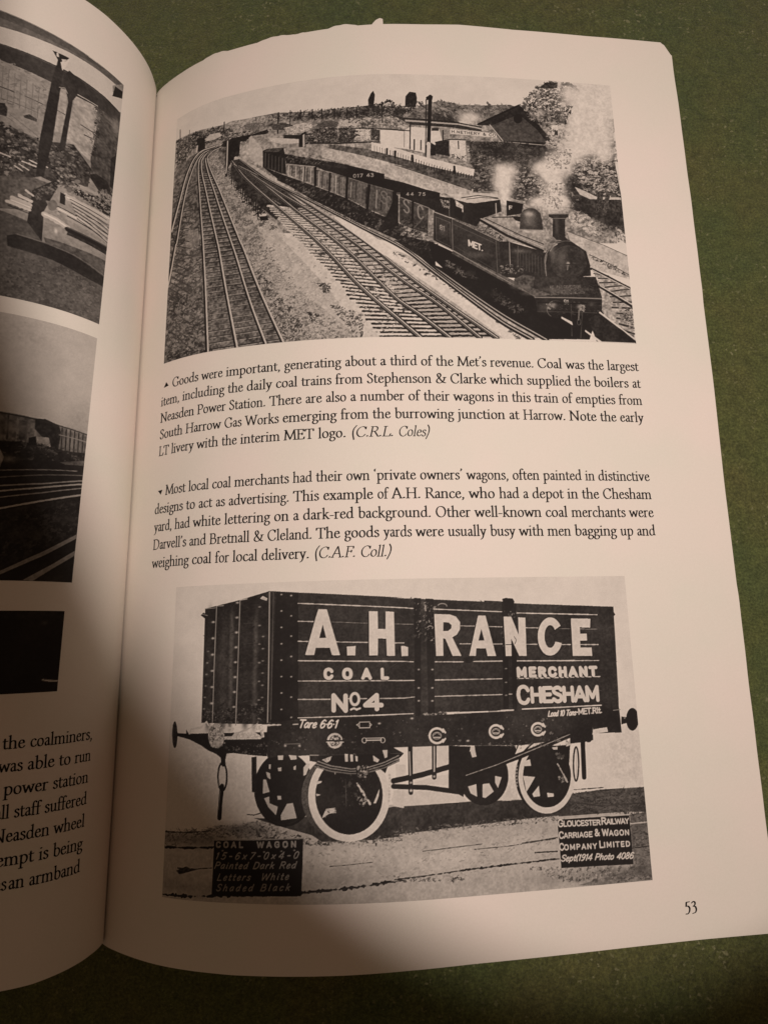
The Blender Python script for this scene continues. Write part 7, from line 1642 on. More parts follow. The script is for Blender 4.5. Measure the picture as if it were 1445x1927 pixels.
["l",0.8,0.204,[92.41,61.52,98.82,61.34],0.4],
["l",0.8,0.207,[101.21,61.35,107.82,61.25],0.4],
["l",0.85,0.212,[110.86,61.2,131.16,60.71],0.4],
["l",0.85,0.197,[61.55,58.13,85.19,57.66,87.75,57.61],0.4],
["l",0.85,0.202,[92.24,57.55,107.59,57.35],0.4],
["l",0.85,0.209,[110.17,57.31,131.1,57.09],0.4],
["l",0.8,0.199,[61.56,54.17,69.32,54.06],0.4],
["l",0.8,0.197,[72.52,54.09,73.08,54.08],0.4],
["l",0.8,0.197,[75.51,54.05,76.82,54.02],0.4],
["l",0.8,0.198,[79.81,53.97,85.07,53.89,87.84,54.09],0.4],
["l",0.8,0.202,[91.98,54.03,107.37,53.9],0.4],
["l",0.7,0.206,[108.66,53.93,111.25,53.92],0.4],
["l",0.45,0.123,[112.99,53.94,131.08,53.96],0.4],
["l",0.9,0.194,[61.57,50.26,84.97,50.52,87.02,50.52],0.4],
["l",0.85,0.206,[111.89,50.58,130.87,50.69],0.4],
["p",0.11,[88.04,75.9,89.65,75.78,88.7,49.29,87.39,49.34],0.03,1,1],
["p",0.11,[90.72,75.68,92.55,75.56,91.82,49.17,90.34,49.23],0.03,1,1],
["p",0.11,[108.65,74.7,110.05,74.46,108.69,48.91,107.41,48.89],0.03,1,1],
["p",0.11,[110.83,74.32,112.07,74.22,110.6,49.24,109.56,49.08],0.03,1,1],
["p",0.08,[108.69,75.29,109.58,75.53,111.25,75.34,111.65,74.65,111.22,73.47,110.72,72.55,110.14,71.8,109.29,72.32,109.11,73.63],0.02,1,1],
["l",0.1,0.25,[104.49,74.85,108.64,74.61],0],
["p",0.1,[98.78,62.27,101.43,62.4,100.51,61.01,99.44,61.04],0.03,1,1],
["s",[87.93,75.06,93.04,74.97,92.26,66.31,87.64,66.42],84,0.29,[0.5,0.7,0.35],2.2,0.8],
["s",[108.52,72.59,112.04,72.53,111.49,64.19,108.01,64.28],52,0.3,[0.55,0.7,0.35],2,0.8],
["b",0.7,[88.58,59.94],0.29,0.2,0.9],
["b",0.7,[91.67,59.85],0.29,0.2,0.9],
["b",0.7,[88.44,55.96],0.29,0.2,0.9],
["b",0.7,[91.51,55.87],0.29,0.2,0.9],
["b",0.7,[88.34,53.21],0.29,0.2,0.9],
["b",0.7,[91.4,53.1],0.29,0.2,0.9],
["b",0.6,[108.67,59.55],0.35,0.16,0.8],
["b",0.6,[108.48,56.52],0.34,0.16,0.8],
["b",0.6,[108.31,53.71],0.34,0.16,0.8],
["l",0.65,0.167,[90.94,69.12,90.94,69.16,90.95,69.19,90.96,69.23,90.98,69.26,91.01,69.29,91.04,69.32,91.07,69.35,91.11,69.38,91.15,69.4,91.2,69.42,91.25,69.44,91.3,69.45,91.35,69.47,91.41,69.47,91.46,69.48,91.52,69.48,91.58,69.48,91.63,69.47,91.69,69.47,91.74,69.45,91.8,69.44,91.85,69.42,91.89,69.4,91.93,69.38,91.97,69.35,92.01,69.32,92.04,69.29,92.07,69.26,92.09,69.23,92.1,69.19,92.11,69.16,92.12,69.12,92.12,69.09,92.11,69.05,92.1,69.02,92.09,68.98,92.07,68.95,92.04,68.92,92.01,68.89,91.97,68.86],0],
["l",0.6,0.212,[93.58,74.12,93.61,74.15,93.64,74.19,93.68,74.22,93.72,74.26,93.76,74.29,93.81,74.32,93.87,74.34,93.92,74.37,93.98,74.39,94.04,74.41,94.11,74.43,94.17,74.45,94.24,74.46,94.31,74.47,94.38,74.48,94.45,74.48,94.52,74.48,94.6,74.48,94.67,74.48,94.74,74.47,94.81,74.46,94.88,74.45,94.94,74.43,95.01,74.41,95.07,74.39,95.13,74.37,95.19,74.35,95.24,74.32,95.29,74.29,95.34,74.26,95.38,74.23,95.42,74.19,95.46,74.16,95.49,74.12,95.51,74.08,95.53,74.04,95.55,74.0,95.56,73.96,95.56,73.92,95.56,73.88],0],
["l",0.7,0.218,[90.53,74.1,90.66,72.93],0],
["p",0.86,[94.32,50.57,105.88,50.41,107.6,50.62,109.95,50.53,109.92,50.14,105.85,49.9,99.93,49.88,94.51,50.09],0.06,0,1],
["s",[89.36,50.63,94.53,50.56,94.29,49.86,89.54,49.84],52,0.28,[0.75,0.5],2.5,0],
["p",0.06,[65.92,73.61,67.86,73.48,70.77,63.28,68.95,63.33,68.5,64.93,65.31,65.01,64.93,63.42,62.88,63.47,65.33,71.84],0,1,1],
["p",0.06,[72.32,65.1,74.3,65.2,74.19,63.13,72.37,63.17],0,1,1],
["p",0.06,[77.41,72.86,79.41,72.73,79.4,68.84,81.08,68.8,81.18,72.69,83.1,72.57,83.06,62.87,81.24,62.88,81.18,66.67,79.35,66.71,79.19,63.0,77.3,63.05],0,1,1],
["p",0.06,[84.5,64.94,85.15,64.93,86.06,64.66,86.0,62.72,84.55,62.68,84.48,64.62],0,1,1],
["p",0.06,[92.3,71.89,95.84,71.73,97.32,71.2,98.2,69.94,98.12,68.37,97.34,67.15,96.25,66.56,98.18,62.39,96.14,62.45,94.62,66.32,94.11,66.33,94.03,62.51,92.35,62.55],0,1,1],
["p",0.06,[102.5,71.35,104.23,71.27,106.22,62.17,104.24,62.19,103.91,63.91,101.67,63.97,101.5,62.3,99.96,62.35],0,1,1],
["p",0.06,[108.49,70.98,110.33,70.9,111.83,66.82,112.0,70.74,113.67,70.63,113.43,61.98,111.69,62.02,110.02,65.95,109.86,62.08,108.47,62.11],0,1,1],
["p",0.06,[122.1,68.6,121.71,69.33,121.22,69.93,120.62,70.36,119.96,70.54,119.29,70.56,118.64,70.32,117.98,69.87,117.45,69.29,116.94,68.5,116.61,67.63,116.41,66.71,116.35,65.75,116.45,64.79,116.66,63.96,117.05,63.2,117.49,62.57,118.08,62.14,118.72,61.91,119.39,61.9,120.07,62.08,120.68,62.48,121.26,63.05,121.77,63.78,122.11,64.65,120.52,65.03,120.35,64.57,120.1,64.16,119.81,63.88,119.53,63.68,119.26,63.64,118.95,63.69,118.65,63.82,118.45,64.12,118.25,64.5,118.11,64.96,118.01,65.46,118.01,66.0,118.05,66.59,118.14,67.13,118.31,67.63,118.52,68.04,118.81,68.42,119.1,68.66,119.38,68.78,119.69,68.78,119.95,68.69,120.25,68.47,120.45,68.13,120.64,67.7],0,1,1],
["p",0.06,[124.77,70.24,129.6,70.06,129.32,68.02,126.78,68.16,126.74,66.68,128.38,66.64,128.34,65.09,126.61,65.13,126.57,63.53,129.29,63.46,129.3,61.54,124.51,61.67],0,1,1],
["p",0.86,[66.19,73.86,68.13,73.74,71.04,63.53,69.21,63.58,68.76,65.18,65.58,65.26,65.19,63.67,63.15,63.72,65.6,72.09],0.03,1,1],
["p",0.86,[72.58,65.35,74.56,65.45,74.46,63.38,72.63,63.42],0.03,1,1],
["p",0.86,[77.68,73.11,79.68,72.99,79.67,69.1,81.35,69.06,81.45,72.95,83.37,72.83,83.33,63.11,81.51,63.12,81.45,66.92,79.62,66.96,79.46,63.25,77.56,63.3],0.03,1,1],
["p",0.86,[84.77,65.19,85.42,65.18,86.33,64.91,86.27,62.97,84.82,62.93,84.75,64.87],0.03,1,1],
["p",0.86,[92.58,72.15,96.12,71.99,97.6,71.46,98.49,70.2,98.41,68.63,97.62,67.41,96.53,66.82,98.46,62.65,96.42,62.7,94.9,66.57,94.39,66.58,94.31,62.76,92.63,62.8],0.03,1,1],
["p",0.86,[102.79,71.61,104.52,71.53,106.51,62.43,104.53,62.44,104.19,64.17,101.96,64.23,101.79,62.56,100.25,62.6],0.03,1,1],
["p",0.86,[108.79,71.24,110.63,71.16,112.12,67.07,112.3,71.0,113.97,70.89,113.73,62.23,111.98,62.28,110.31,66.2,110.15,62.33,108.76,62.37],0.03,1,1],
["p",0.86,[122.41,68.86,122.02,69.59,121.52,70.19,120.93,70.63,120.26,70.81,119.59,70.82,118.94,70.58,118.28,70.13,117.75,69.55,117.25,68.76,116.91,67.89,116.72,66.97,116.65,66.01,116.75,65.05,116.96,64.21,117.35,63.46,117.79,62.82,118.38,62.39,119.03,62.17,119.69,62.15,120.37,62.34,120.99,62.74,121.57,63.3,122.07,64.04,122.41,64.91,120.83,65.28,120.66,64.83,120.4,64.42,120.11,64.13,119.83,63.93,119.56,63.9,119.25,63.95,118.95,64.08,118.75,64.38,118.55,64.76,118.41,65.22,118.31,65.72,118.31,66.26,118.35,66.85,118.44,67.39,118.61,67.89,118.82,68.31,119.12,68.68,119.4,68.92,119.68,69.04,119.99,69.04,120.26,68.95,120.55,68.73,120.75,68.39,120.94,67.96],0.03,1,1],
["p",0.86,[125.08,70.5,129.91,70.32,129.64,68.28,127.09,68.42,127.06,66.94,128.69,66.91,128.65,65.35,126.92,65.39,126.88,63.79,129.6,63.72,129.61,61.79,124.82,61.93],0.03,1,1],
["p",0.13,[67.18,70.35,67.94,67.4,66.36,67.37],0.02,1,1],
["p",0.15,[94.64,70.28,95.83,70.17,96.48,69.58,96.37,68.84,95.66,68.28,94.47,68.3],0.02,1,1],
["p",0.15,[103.4,68.52,103.95,65.94,102.57,65.98],0.02,1,1],
["l",0.35,0.148,[111.0,66.68,111.52,65.84,111.11,65.02],0],
["l",0.2,0.194,[109.0,64.87,110.22,64.84],0],
["t","COAL",[67.42,58.11,81.37,57.77],2.62,0.77,0.06,"S"],
["t","N",[69.11,51.09,72.25,50.94],4.13,1.03,0.06,"S"],
["t","4",[76.35,51.2,79.71,51.11],3.9,1.03,0.06,"S"],
["t","MERCHANT",[111.22,57.25,130.0,56.89],2.51,0.78,0.06,"S"],
["t","C",[110.92,51.38,113.42,51.29],4.35,0.86,0.06,"S"],
["t","HESHAM",[114.04,51.51,130.13,51.3],3.78,0.85,0.06,"S"],
["t","COAL",[67.58,58.26,81.53,57.91],2.62,0.77,0.86,"S"],
["t","N",[69.26,51.23,72.4,51.09],4.13,1.03,0.86,"S"],
["t","4",[76.51,51.34,79.86,51.25],3.9,1.03,0.86,"S"],
["t","MERCHANT",[111.39,57.39,130.18,57.04],2.51,0.78,0.86,"S"],
["t","C",[111.09,51.53,113.59,51.43],4.35,0.86,0.86,"S"],
["t","HESHAM",[114.22,51.65,130.31,51.45],3.78,0.85,0.86,"S"],
["l",0.86,0.59,[75.1,53.96,75.08,53.77,75.05,53.58,74.99,53.4,74.91,53.24,74.82,53.1,74.71,52.98,74.59,52.88,74.46,52.81,74.32,52.77,74.18,52.76,74.04,52.78,73.9,52.83,73.78,52.9,73.66,53.0,73.55,53.13,73.46,53.28,73.39,53.44,73.34,53.62,73.31,53.81,73.3,54.0,73.31,54.19,73.35,54.38,73.41,54.55,73.48,54.72,73.58,54.86,73.69,54.98,73.81,55.08,73.94,55.15,74.08,55.19,74.22,55.2,74.36,55.18,74.49,55.14,74.62,55.06,74.74,54.96,74.85,54.83,74.94,54.68,75.01,54.51,75.06,54.34,75.09,54.15,75.1,53.96],0],
["l",0.86,0.411,[73.31,51.78,73.98,52.05,74.58,51.75,75.33,52.01],0],
["t","Tare 6·6·1",[61.66,48.09,70.06,47.87],1.9,0.32,0.9,"I"],
["l",0.8,0.184,[60.44,48.89,61.58,48.94],0],
["l",0.7,0.187,[54.68,48.77,57.69,48.81],0],
["t","Load 10 Tons",[117.83,48.63,124.43,48.68],1.39,0.27,0.88,"I"],
["t","-MET.Rlt.",[124.52,48.76,130.8,48.91],1.46,0.29,0.85,"S"],
["p",0.16,[54.67,49.3,61.58,49.73,84.95,50.09,82.6,49.96,111.87,50.3,135.15,49.87,135.26,44.51,128.52,44.58,128.23,46.37,128.28,44.36,122.7,43.82,111.37,42.84,94.63,43.51,82.42,43.61,84.71,42.33,64.59,42.44,54.77,42.03,54.34,44.91],0.04,1,1],
["s",[54.68,48.45,84.93,49.24,84.72,42.54,54.77,42.45],160,0.2,[0.2,0.3,0.45],1.6,0],
["s",[82.6,50.13,123.16,49.39,122.73,44.21,82.43,43.99],160,0.21,[0.2,0.3,0.5],1.6,0],
["t","Tare 6·6·1",[61.66,48.09,70.06,47.87],1.9,0.32,0.9,"I"],
["l",0.8,0.184,[60.44,48.89,61.58,48.94],0],
["l",0.7,0.187,[54.68,48.77,57.69,48.81],0],
["t","Load 10 Tons",[117.83,48.63,124.43,48.68],1.39,0.27,0.88,"I"],
["t","-MET.Rlt.",[124.52,48.76,130.8,48.91],1.46,0.29,0.85,"S"],
["l",0.9,0.194,[111.89,50.58,130.87,50.69],0],
["l",0.86,0.474,[93.44,44.74,93.3,44.59,93.15,44.46,92.98,44.35,92.79,44.26,92.6,44.2,92.4,44.15,92.19,44.14,91.98,44.14,91.78,44.17,91.58,44.23,91.39,44.31,91.21,44.41,91.04,44.53,90.9,44.66,90.77,44.82,90.67,44.99,90.58,45.17,90.53,45.35,90.5,45.55,90.49,45.74,90.51,45.93,90.56,46.12,90.63,46.31,90.73,46.48,90.84,46.64,90.98,46.78,91.14,46.91,91.31,47.02,91.5,47.1,91.7,47.17,91.9,47.2,92.11,47.22,92.32,47.21,92.52,47.17,92.72,47.11,92.91,47.03,93.09,46.93,93.25,46.8,93.39,46.66,93.52,46.5],0],
["l",0.6,0.171,[91.19,45.71,92.16,46.33,93.08,45.64],0],
["l",0.8,0.228,[91.34,45.36,92.86,45.3],0],
["l",0.7,0.158,[93.08,45.64,93.06,45.52,93.02,45.42,92.96,45.32,92.88,45.23,92.78,45.15,92.66,45.08,92.53,45.03,92.39,44.99,92.25,44.97,92.1,44.97,91.95,44.98,91.81,45.01,91.68,45.06,91.55,45.12,91.44,45.2,91.35,45.29,91.28,45.39,91.22,45.49,91.19,45.6,91.19,45.71,91.2,45.82,91.24,45.93,91.3,46.03,91.38,46.12,91.48,46.2,91.6,46.27,91.73,46.32,91.87,46.36,92.01,46.38,92.16,46.38,92.31,46.37,92.45,46.34,92.59,46.29,92.71,46.23,92.82,46.15,92.91,46.06,92.99,45.96,93.04,45.86,93.07,45.75,93.08,45.64],0],
["l",0.86,0.393,[93.55,46.97,94.01,46.25],0],
["l",0.86,0.388,[93.43,44.31,93.95,44.98],0],
["l",0.86,0.49,[106.62,45.2,106.5,45.08,106.36,44.97,106.21,44.87,106.05,44.8,105.88,44.74,105.7,44.7,105.52,44.69,105.34,44.69,105.16,44.72,104.99,44.77,104.82,44.84,104.67,44.92,104.52,45.03,104.4,45.15,104.29,45.28,104.2,45.42,104.13,45.58,104.09,45.74,104.06,45.91,104.06,46.07,104.08,46.24,104.12,46.4,104.19,46.56,104.28,46.71,104.38,46.85,104.5,46.97,104.64,47.08,104.8,47.17,104.96,47.25,105.13,47.3,105.31,47.33,105.5,47.35,105.68,47.34,105.86,47.31,106.03,47.25,106.19,47.18,106.35,47.09,106.49,46.99,106.61,46.86,106.71,46.73],0],
["l",0.6,0.177,[104.65,46.05,105.52,46.56,106.34,45.98],0],
["l",0.8,0.236,[104.8,45.73,106.15,45.67],0],
["l",0.7,0.163,[106.34,45.98,106.32,45.88,106.28,45.79,106.23,45.7,106.15,45.62,106.06,45.55,105.96,45.49,105.84,45.44,105.72,45.41,105.59,45.39,105.45,45.39,105.32,45.4,105.2,45.43,105.08,45.47,104.97,45.53,104.87,45.6,104.79,45.68,104.72,45.76,104.68,45.85,104.65,45.95,104.65,46.05,104.66,46.15,104.7,46.24,104.76,46.33,104.83,46.41,104.92,46.48,105.03,46.54,105.14,46.59,105.27,46.62,105.4,46.64,105.53,46.64,105.66,46.63,105.79,46.6,105.91,46.56,106.02,46.5,106.12,46.43,106.2,46.35,106.26,46.27,106.31,46.17,106.33,46.08,106.34,45.98],0],
["l",0.86,0.402,[106.75,47.14,107.17,46.49],0],
["l",0.86,0.396,[106.6,44.79,107.11,45.4],0],
["l",0.86,0.496,[116.36,45.28,116.24,45.15,116.1,45.04,115.95,44.95,115.78,44.88,115.61,44.82,115.44,44.79,115.26,44.77,115.08,44.78,114.9,44.81,114.73,44.85,114.57,44.92,114.41,45.0,114.28,45.11,114.15,45.22,114.05,45.35,113.96,45.5,113.89,45.65,113.85,45.81,113.83,45.97,113.83,46.13,113.85,46.3,113.89,46.46,113.96,46.61,114.05,46.76,114.15,46.89,114.28,47.01,114.42,47.12,114.57,47.21,114.74,47.28,114.91,47.33,115.09,47.37,115.27,47.38,115.45,47.37,115.62,47.34,115.79,47.29,115.96,47.22,116.11,47.13,116.24,47.03,116.37,46.9,116.47,46.77],0],
["l",0.6,0.179,[114.38,46.11,115.29,46.63,116.07,46.04],0],
["l",0.8,0.239,[114.54,45.83,115.87,45.77],0],
["l",0.7,0.165,[116.09,46.04,116.07,45.94,116.03,45.85,115.98,45.76,115.9,45.68,115.81,45.61,115.7,45.55,115.59,45.51,115.46,45.48,115.33,45.46,115.2,45.46,115.07,45.47,114.94,45.5,114.83,45.54,114.72,45.6,114.62,45.66,114.54,45.74,114.48,45.83,114.43,45.92,114.41,46.01,114.41,46.11,114.42,46.2,114.46,46.3,114.52,46.38,114.59,46.46,114.68,46.53,114.79,46.59,114.9,46.64,115.03,46.67,115.16,46.69,115.29,46.69,115.42,46.68,115.55,46.65,115.67,46.61,115.78,46.55,115.87,46.48,115.95,46.41,116.02,46.32,116.06,46.23,116.08,46.13,116.09,46.04],0],
["l",0.86,0.411,[116.54,47.21,116.93,46.56],0],
["l",0.86,0.411,[116.37,44.88,116.85,45.49],0],
["p",0.8,[71.4,45.31,71.38,45.06,71.32,44.82,71.21,44.59,71.07,44.38,70.89,44.19,70.69,44.03,70.46,43.9,70.21,43.81,69.95,43.76,69.69,43.74,69.42,43.77,69.16,43.83,68.91,43.93,68.69,44.07,68.48,44.24,68.31,44.43,68.17,44.65,68.07,44.88,68.01,45.13,67.99,45.38,68.01,45.64,68.08,45.88,68.18,46.11,68.32,46.33,68.5,46.52,68.71,46.68,68.94,46.81,69.18,46.9,69.45,46.95,69.71,46.97,69.98,46.94,70.24,46.88,70.49,46.77,70.72,46.64,70.92,46.47,71.09,46.27,71.23,46.05,71.33,45.81,71.39,45.57,71.4,45.31],0.05,1,1],
["l",0.15,0.108,[70.81,45.33,70.8,45.16,70.75,45.0,70.69,44.85,70.59,44.71,70.48,44.59,70.35,44.49,70.2,44.4,70.03,44.34,69.86,44.31,69.69,44.3,69.52,44.32,69.35,44.36,69.19,44.43,69.04,44.51,68.91,44.62,68.79,44.75,68.7,44.89,68.64,45.05,68.6,45.21,68.59,45.37,68.6,45.54,68.64,45.7,68.71,45.85,68.8,45.99,68.92,46.11,69.05,46.22,69.2,46.3,69.36,46.36,69.53,46.39,69.71,46.4,69.88,46.39,70.05,46.35,70.21,46.28,70.36,46.19,70.49,46.08,70.61,45.95,70.7,45.81,70.76,45.65,70.8,45.49,70.81,45.33],0],
["l",0.14,0.338,[67.77,45.39,71.66,45.31],0],
["l",0.82,0.18,[67.88,45.11,71.59,45.03],0],
["s",[68.7,46.32,70.75,46.28,70.54,44.28,68.88,44.32],52,0.27,[0.15,0.3],2,0],
["l",0.8,0.225,[76.54,45.26,79.87,45.23],0],
["l",0.8,0.158,[76.55,45.68,79.88,45.65],0],
["l",0.82,0.143,[76.62,45.25,76.61,45.17,76.59,45.09,76.56,45.02,76.52,44.95,76.47,44.89,76.41,44.83,76.35,44.79,76.28,44.76,76.2,44.75,76.13,44.74,76.05,44.75,75.98,44.77,75.91,44.8,75.85,44.85,75.79,44.9,75.74,44.97,75.7,45.04,75.68,45.12,75.66,45.2,75.66,45.28,75.66,45.36,75.68,45.44,75.71,45.52,75.75,45.59,75.8,45.65,75.86,45.7,75.93,45.74,76.0,45.77,76.07,45.79,76.15,45.79,76.22,45.78,76.29,45.76,76.36,45.73,76.43,45.69,76.48,45.63,76.53,45.57,76.57,45.49,76.6,45.42,76.61,45.34,76.62,45.25],0],
["l",0.82,0.144,[80.64,45.17,80.64,45.09,80.62,45.01,80.59,44.93,80.55,44.86,80.49,44.8,80.44,44.75,80.37,44.71,80.3,44.68,80.23,44.66,80.15,44.66,80.08,44.67,80.0,44.69,79.93,44.72,79.87,44.77,79.82,44.82,79.77,44.89,79.73,44.96,79.7,45.04,79.69,45.12,79.68,45.2,79.69,45.28,79.71,45.36,79.74,45.44,79.78,45.51,79.83,45.57,79.89,45.62,79.96,45.66,80.03,45.69,80.1,45.71,80.18,45.71,80.25,45.7,80.32,45.68,80.39,45.65,80.46,45.6,80.51,45.55,80.56,45.48,80.6,45.41,80.63,45.33,80.64,45.25,80.64,45.17],0],
["l",0.8,0.16,[75.13,49.1,77.36,49.11,77.41,47.87,75.11,47.9,75.13,49.1],0],
["l",0.8,0.16,[75.12,48.82,74.53,48.55,75.11,48.18],0],
["l",0.8,0.16,[77.39,48.83,77.79,48.46,77.38,48.12],0],
["l",0.5,0.114,[58.76,44.46,58.56,44.81,62.04,44.84,62.12,44.14],0],
["b",0.7,[58.76,44.46],0.31,0.25,0.9],
["b",0.7,[61.9,44.43],0.3,0.24,0.9],
["b",0.75,[79.5,48.7],0.37,0.21,0.9],
["b",0.7,[54.28,44.34],0.31,0.21,0.9],
["b",0.75,[86.7,49.53],0.41,0.23,0.8],
["b",0.75,[99.02,44.32],0.41,0.23,0.8],
["l",0.1,0.248,[66.08,41.48,68.66,40.5,73.07,39.71,76.37,39.76,80.43,40.88,83.49,42.17],0.3],
["l",0.55,0.248,[65.93,41.2,68.66,40.22,73.06,39.47,76.36,39.52,80.42,40.61,83.52,41.89],0.3],
["l",0.12,0.248,[65.78,40.93,68.66,39.94,73.06,39.23,76.36,39.28,80.41,40.33,83.55,41.61],0.3],
["l",0.5,0.244,[65.63,40.65,68.66,39.67,73.06,38.99,76.35,39.04,80.41,40.05,83.57,41.33],0.3],
["l",0.12,0.244,[65.48,40.38,68.65,39.39,73.05,38.75,76.35,38.8,80.4,39.78,83.6,41.05],0.3],
["l",0.45,0.244,[65.33,40.1,68.65,39.12,73.05,38.51,76.34,38.56,80.39,39.5,83.63,40.77],0.3],
["p",0.12,[64.07,42.51,66.16,42.55,66.08,41.23,64.22,41.33],0.04,0,1],
["l",0.7,0.182,[64.22,42.44,66.08,42.41],0],
["p",0.7,[66.82,41.46,69.04,42.22,68.67,41.26,67.93,40.86],0.15,0,1],
["p",0.1,[74.17,40.03,76.96,40.02,77.05,37.44,74.31,37.52],0.04,0,1],
["s",[74.36,40.09,76.92,40.02,76.87,37.62,74.5,37.68],60,0.33,[0.8,0.6,0.3],1.3,0],
["p",0.8,[57.06,42.44,58.35,42.5,58.21,41.56,57.22,41.56],0.03,1,1],
["p",0.8,[59.53,42.56,61.23,42.41,61.3,41.64,60.03,41.55],0.03,1,1],
["p",0.8,[71.82,42.58,72.55,42.56,72.53,41.0,71.91,41.02],0.03,1,1],
["p",0.8,[73.03,42.48,73.65,42.36,73.63,40.98,73.08,40.99],0.03,1,1],
["p",0.8,[74.13,42.18,74.64,41.99,74.63,40.95,74.19,41.07],0.03,1,1],
["p",0.8,[80.04,43.12,81.15,43.16,81.04,41.63,80.52,41.47],0.03,1,1],
["p",0.8,[77.96,42.14,79.33,41.16,78.95,40.65,78.04,40.96],0.03,1,1],
["p",0.8,[62.81,39.96,63.55,40.78,64.29,40.7,63.4,38.51,62.81,38.24],0.03,1,1],
["l",0.1,1.296,[98.45,37.15,111.23,40.82,122.99,44.68],0],
["l",0.65,0.153,[98.24,37.16,105.2,38.99,113.86,41.79,123.0,44.76],0.4],
["p",0.12,[122.86,45.8,128.31,47.17,128.17,43.17,126.15,42.87,122.6,42.64],0.04,0,1],
["s",[98.77,43.52,122.73,44.21,122.57,42.24,109.61,42.06],80,0.28,[0.3,0.5],1.5,0],
["p",0.86,[128.38,45.48,131.77,45.81,131.91,44.84,128.06,44.37],0.04,0,1],
["p",0.1,[135.51,48.0,136.59,47.83,138.33,47.97,138.21,46.75,136.59,46.49,135.34,46.26],0.03,0,1],
["p",0.1,[139.72,47.22,139.66,46.82,139.56,46.44,139.43,46.08,139.27,45.75,139.08,45.46,138.87,45.21,138.64,45.02,138.4,44.88,138.16,44.79,137.92,44.77,137.68,44.82,137.45,44.92,137.24,45.08,137.06,45.29,136.9,45.55,136.77,45.86,136.68,46.2,136.63,46.57,136.61,46.95,136.63,47.34,136.69,47.74,136.78,48.12,136.91,48.48,137.07,48.81,137.26,49.11,137.47,49.36,137.7,49.55,137.94,49.7,138.18,49.78,138.43,49.8,138.67,49.76,138.89,49.66,139.1,49.5,139.29,49.28,139.45,49.02,139.58,48.71,139.67,48.37,139.72,48.0,139.74,47.61,139.72,47.22],0.02,1,1],
["b",0.6,[136.29,47.64],0.27,0.24,0.8],
["p",0.12,[135.84,71.89,136.28,71.15,135.89,70.9],0,1,1],
["l",0.6,0.174,[133.7,49.46,135.39,49.55],0],
["p",0.1,[32.63,47.04,35.04,46.95,34.99,47.86,35.71,46.96,41.08,47.1,54.69,47.38,54.61,42.27,50.1,42.62,46.92,42.96,42.89,42.68,40.8,43.43,39.09,44.42,36.0,45.7,32.67,46.35],0.05,1,1],
["p",0.2,[32.7,46.64,32.71,46.19,32.71,45.75,32.69,45.33,32.65,44.94,32.59,44.6,32.52,44.3,32.43,44.06,32.33,43.89,32.22,43.78,32.1,43.74,31.98,43.77,31.86,43.87,31.74,44.04,31.62,44.27,31.51,44.56,31.41,44.9,31.33,45.29,31.26,45.7,31.2,46.14,31.17,46.6,31.15,47.05,31.15,47.5,31.17,47.92,31.21,48.31,31.27,48.66,31.35,48.96,31.44,49.2,31.54,49.38,31.65,49.49,31.77,49.53,31.89,49.49,32.02,49.39,32.14,49.22,32.25,48.98,32.36,48.68,32.46,48.34,32.54,47.95,32.61,47.53,32.66,47.09,32.7,46.64],0.08,0,1],
["l",0.45,0.181,[31.29,48.7,31.4,45.03],0],
["l",0.82,0.369,[35.93,46.97,36.34,47.88,38.92,48.39,40.15,49.56,40.68,48.83],0.6],
["p",0.78,[44.6,46.4,46.42,46.51,47.2,47.41,51.57,47.47,53.55,46.32,53.16,45.9,47.25,45.8,44.62,45.75],0.1,0,1],
["l",0.8,0.31,[45.16,48.3,46.78,48.12,46.4,47.41],0.5],
["p",0.8,[51.57,47.68,52.72,48.89,53.58,48.81,54.01,46.32,53.47,46.15,52.74,47.93],0.12,0,1],
["l",0.8,0.304,[54.67,48.81,57.69,48.85],0.6],
["l",0.7,0.287,[48.01,47.23,51.36,48.47,52.33,49.18],0.6],
["p",0.62,[44.64,46.51,44.63,46.09,44.57,45.69,44.47,45.3,44.32,44.95,44.13,44.63,43.9,44.36,43.65,44.14,43.37,43.98,43.07,43.88,42.77,43.85,42.46,43.88,42.15,43.97,41.86,44.13,41.59,44.34,41.34,44.61,41.13,44.92,40.95,45.28,40.81,45.66,40.73,46.07,40.69,46.48,40.69,46.9,40.75,47.31,40.86,47.7,41.01,48.05,41.2,48.38,41.43,48.65,41.69,48.87,41.97,49.03,42.27,49.13,42.58,49.16,42.9,49.13,43.2,49.03,43.49,48.87,43.76,48.66,44.01,48.38,44.22,48.07,44.39,47.71,44.52,47.33,44.6,46.92,44.64,46.51],0.2,0,1],
["s",[40.82,48.47,44.32,48.84,44.54,44.54,41.6,44.16],120,0.36,[0.85,0.3,0.5,0.75],1.4,0],
["s",[42.84,44.17,54.73,45.26,54.38,42.8,49.31,42.79],100,0.28,[0.3,0.45,0.1],1.5,0],
["p",0.12,[42.02,44.16,43.26,43.82,45.31,43.12,45.04,41.53,44.22,41.7,42.47,42.92],0.05,0,1],
["l",0.13,0.416,[45.47,38.03,45.47,37.58,45.44,37.14,45.39,36.73,45.32,36.35,45.22,36.01,45.11,35.72,44.98,35.48,44.83,35.31,44.67,35.2,44.51,35.16,44.35,35.19,44.19,35.29,44.03,35.46,43.88,35.69,43.75,35.98,43.63,36.32,43.53,36.7,43.45,37.11,43.4,37.55,43.37,38.0,43.37,38.44,43.4,38.88,43.44,39.3,43.52,39.69,43.61,40.03,43.73,40.33,43.86,40.57,44.01,40.74,44.17,40.85,44.33,40.89,44.5,40.85,44.66,40.75,44.82,40.58,44.96,40.34,45.1,40.05,45.22,39.71,45.31,39.33,45.39,38.91,45.44,38.48,45.47,38.03],0],
["l",0.55,0.131,[43.48,39.57,43.53,35.73],0],
["l",0.13,1.058,[44.26,43.12,44.58,40.64],0],
["l",0.12,0.994,[44.4,36.1,44.11,32.64,43.97,29.62],0],
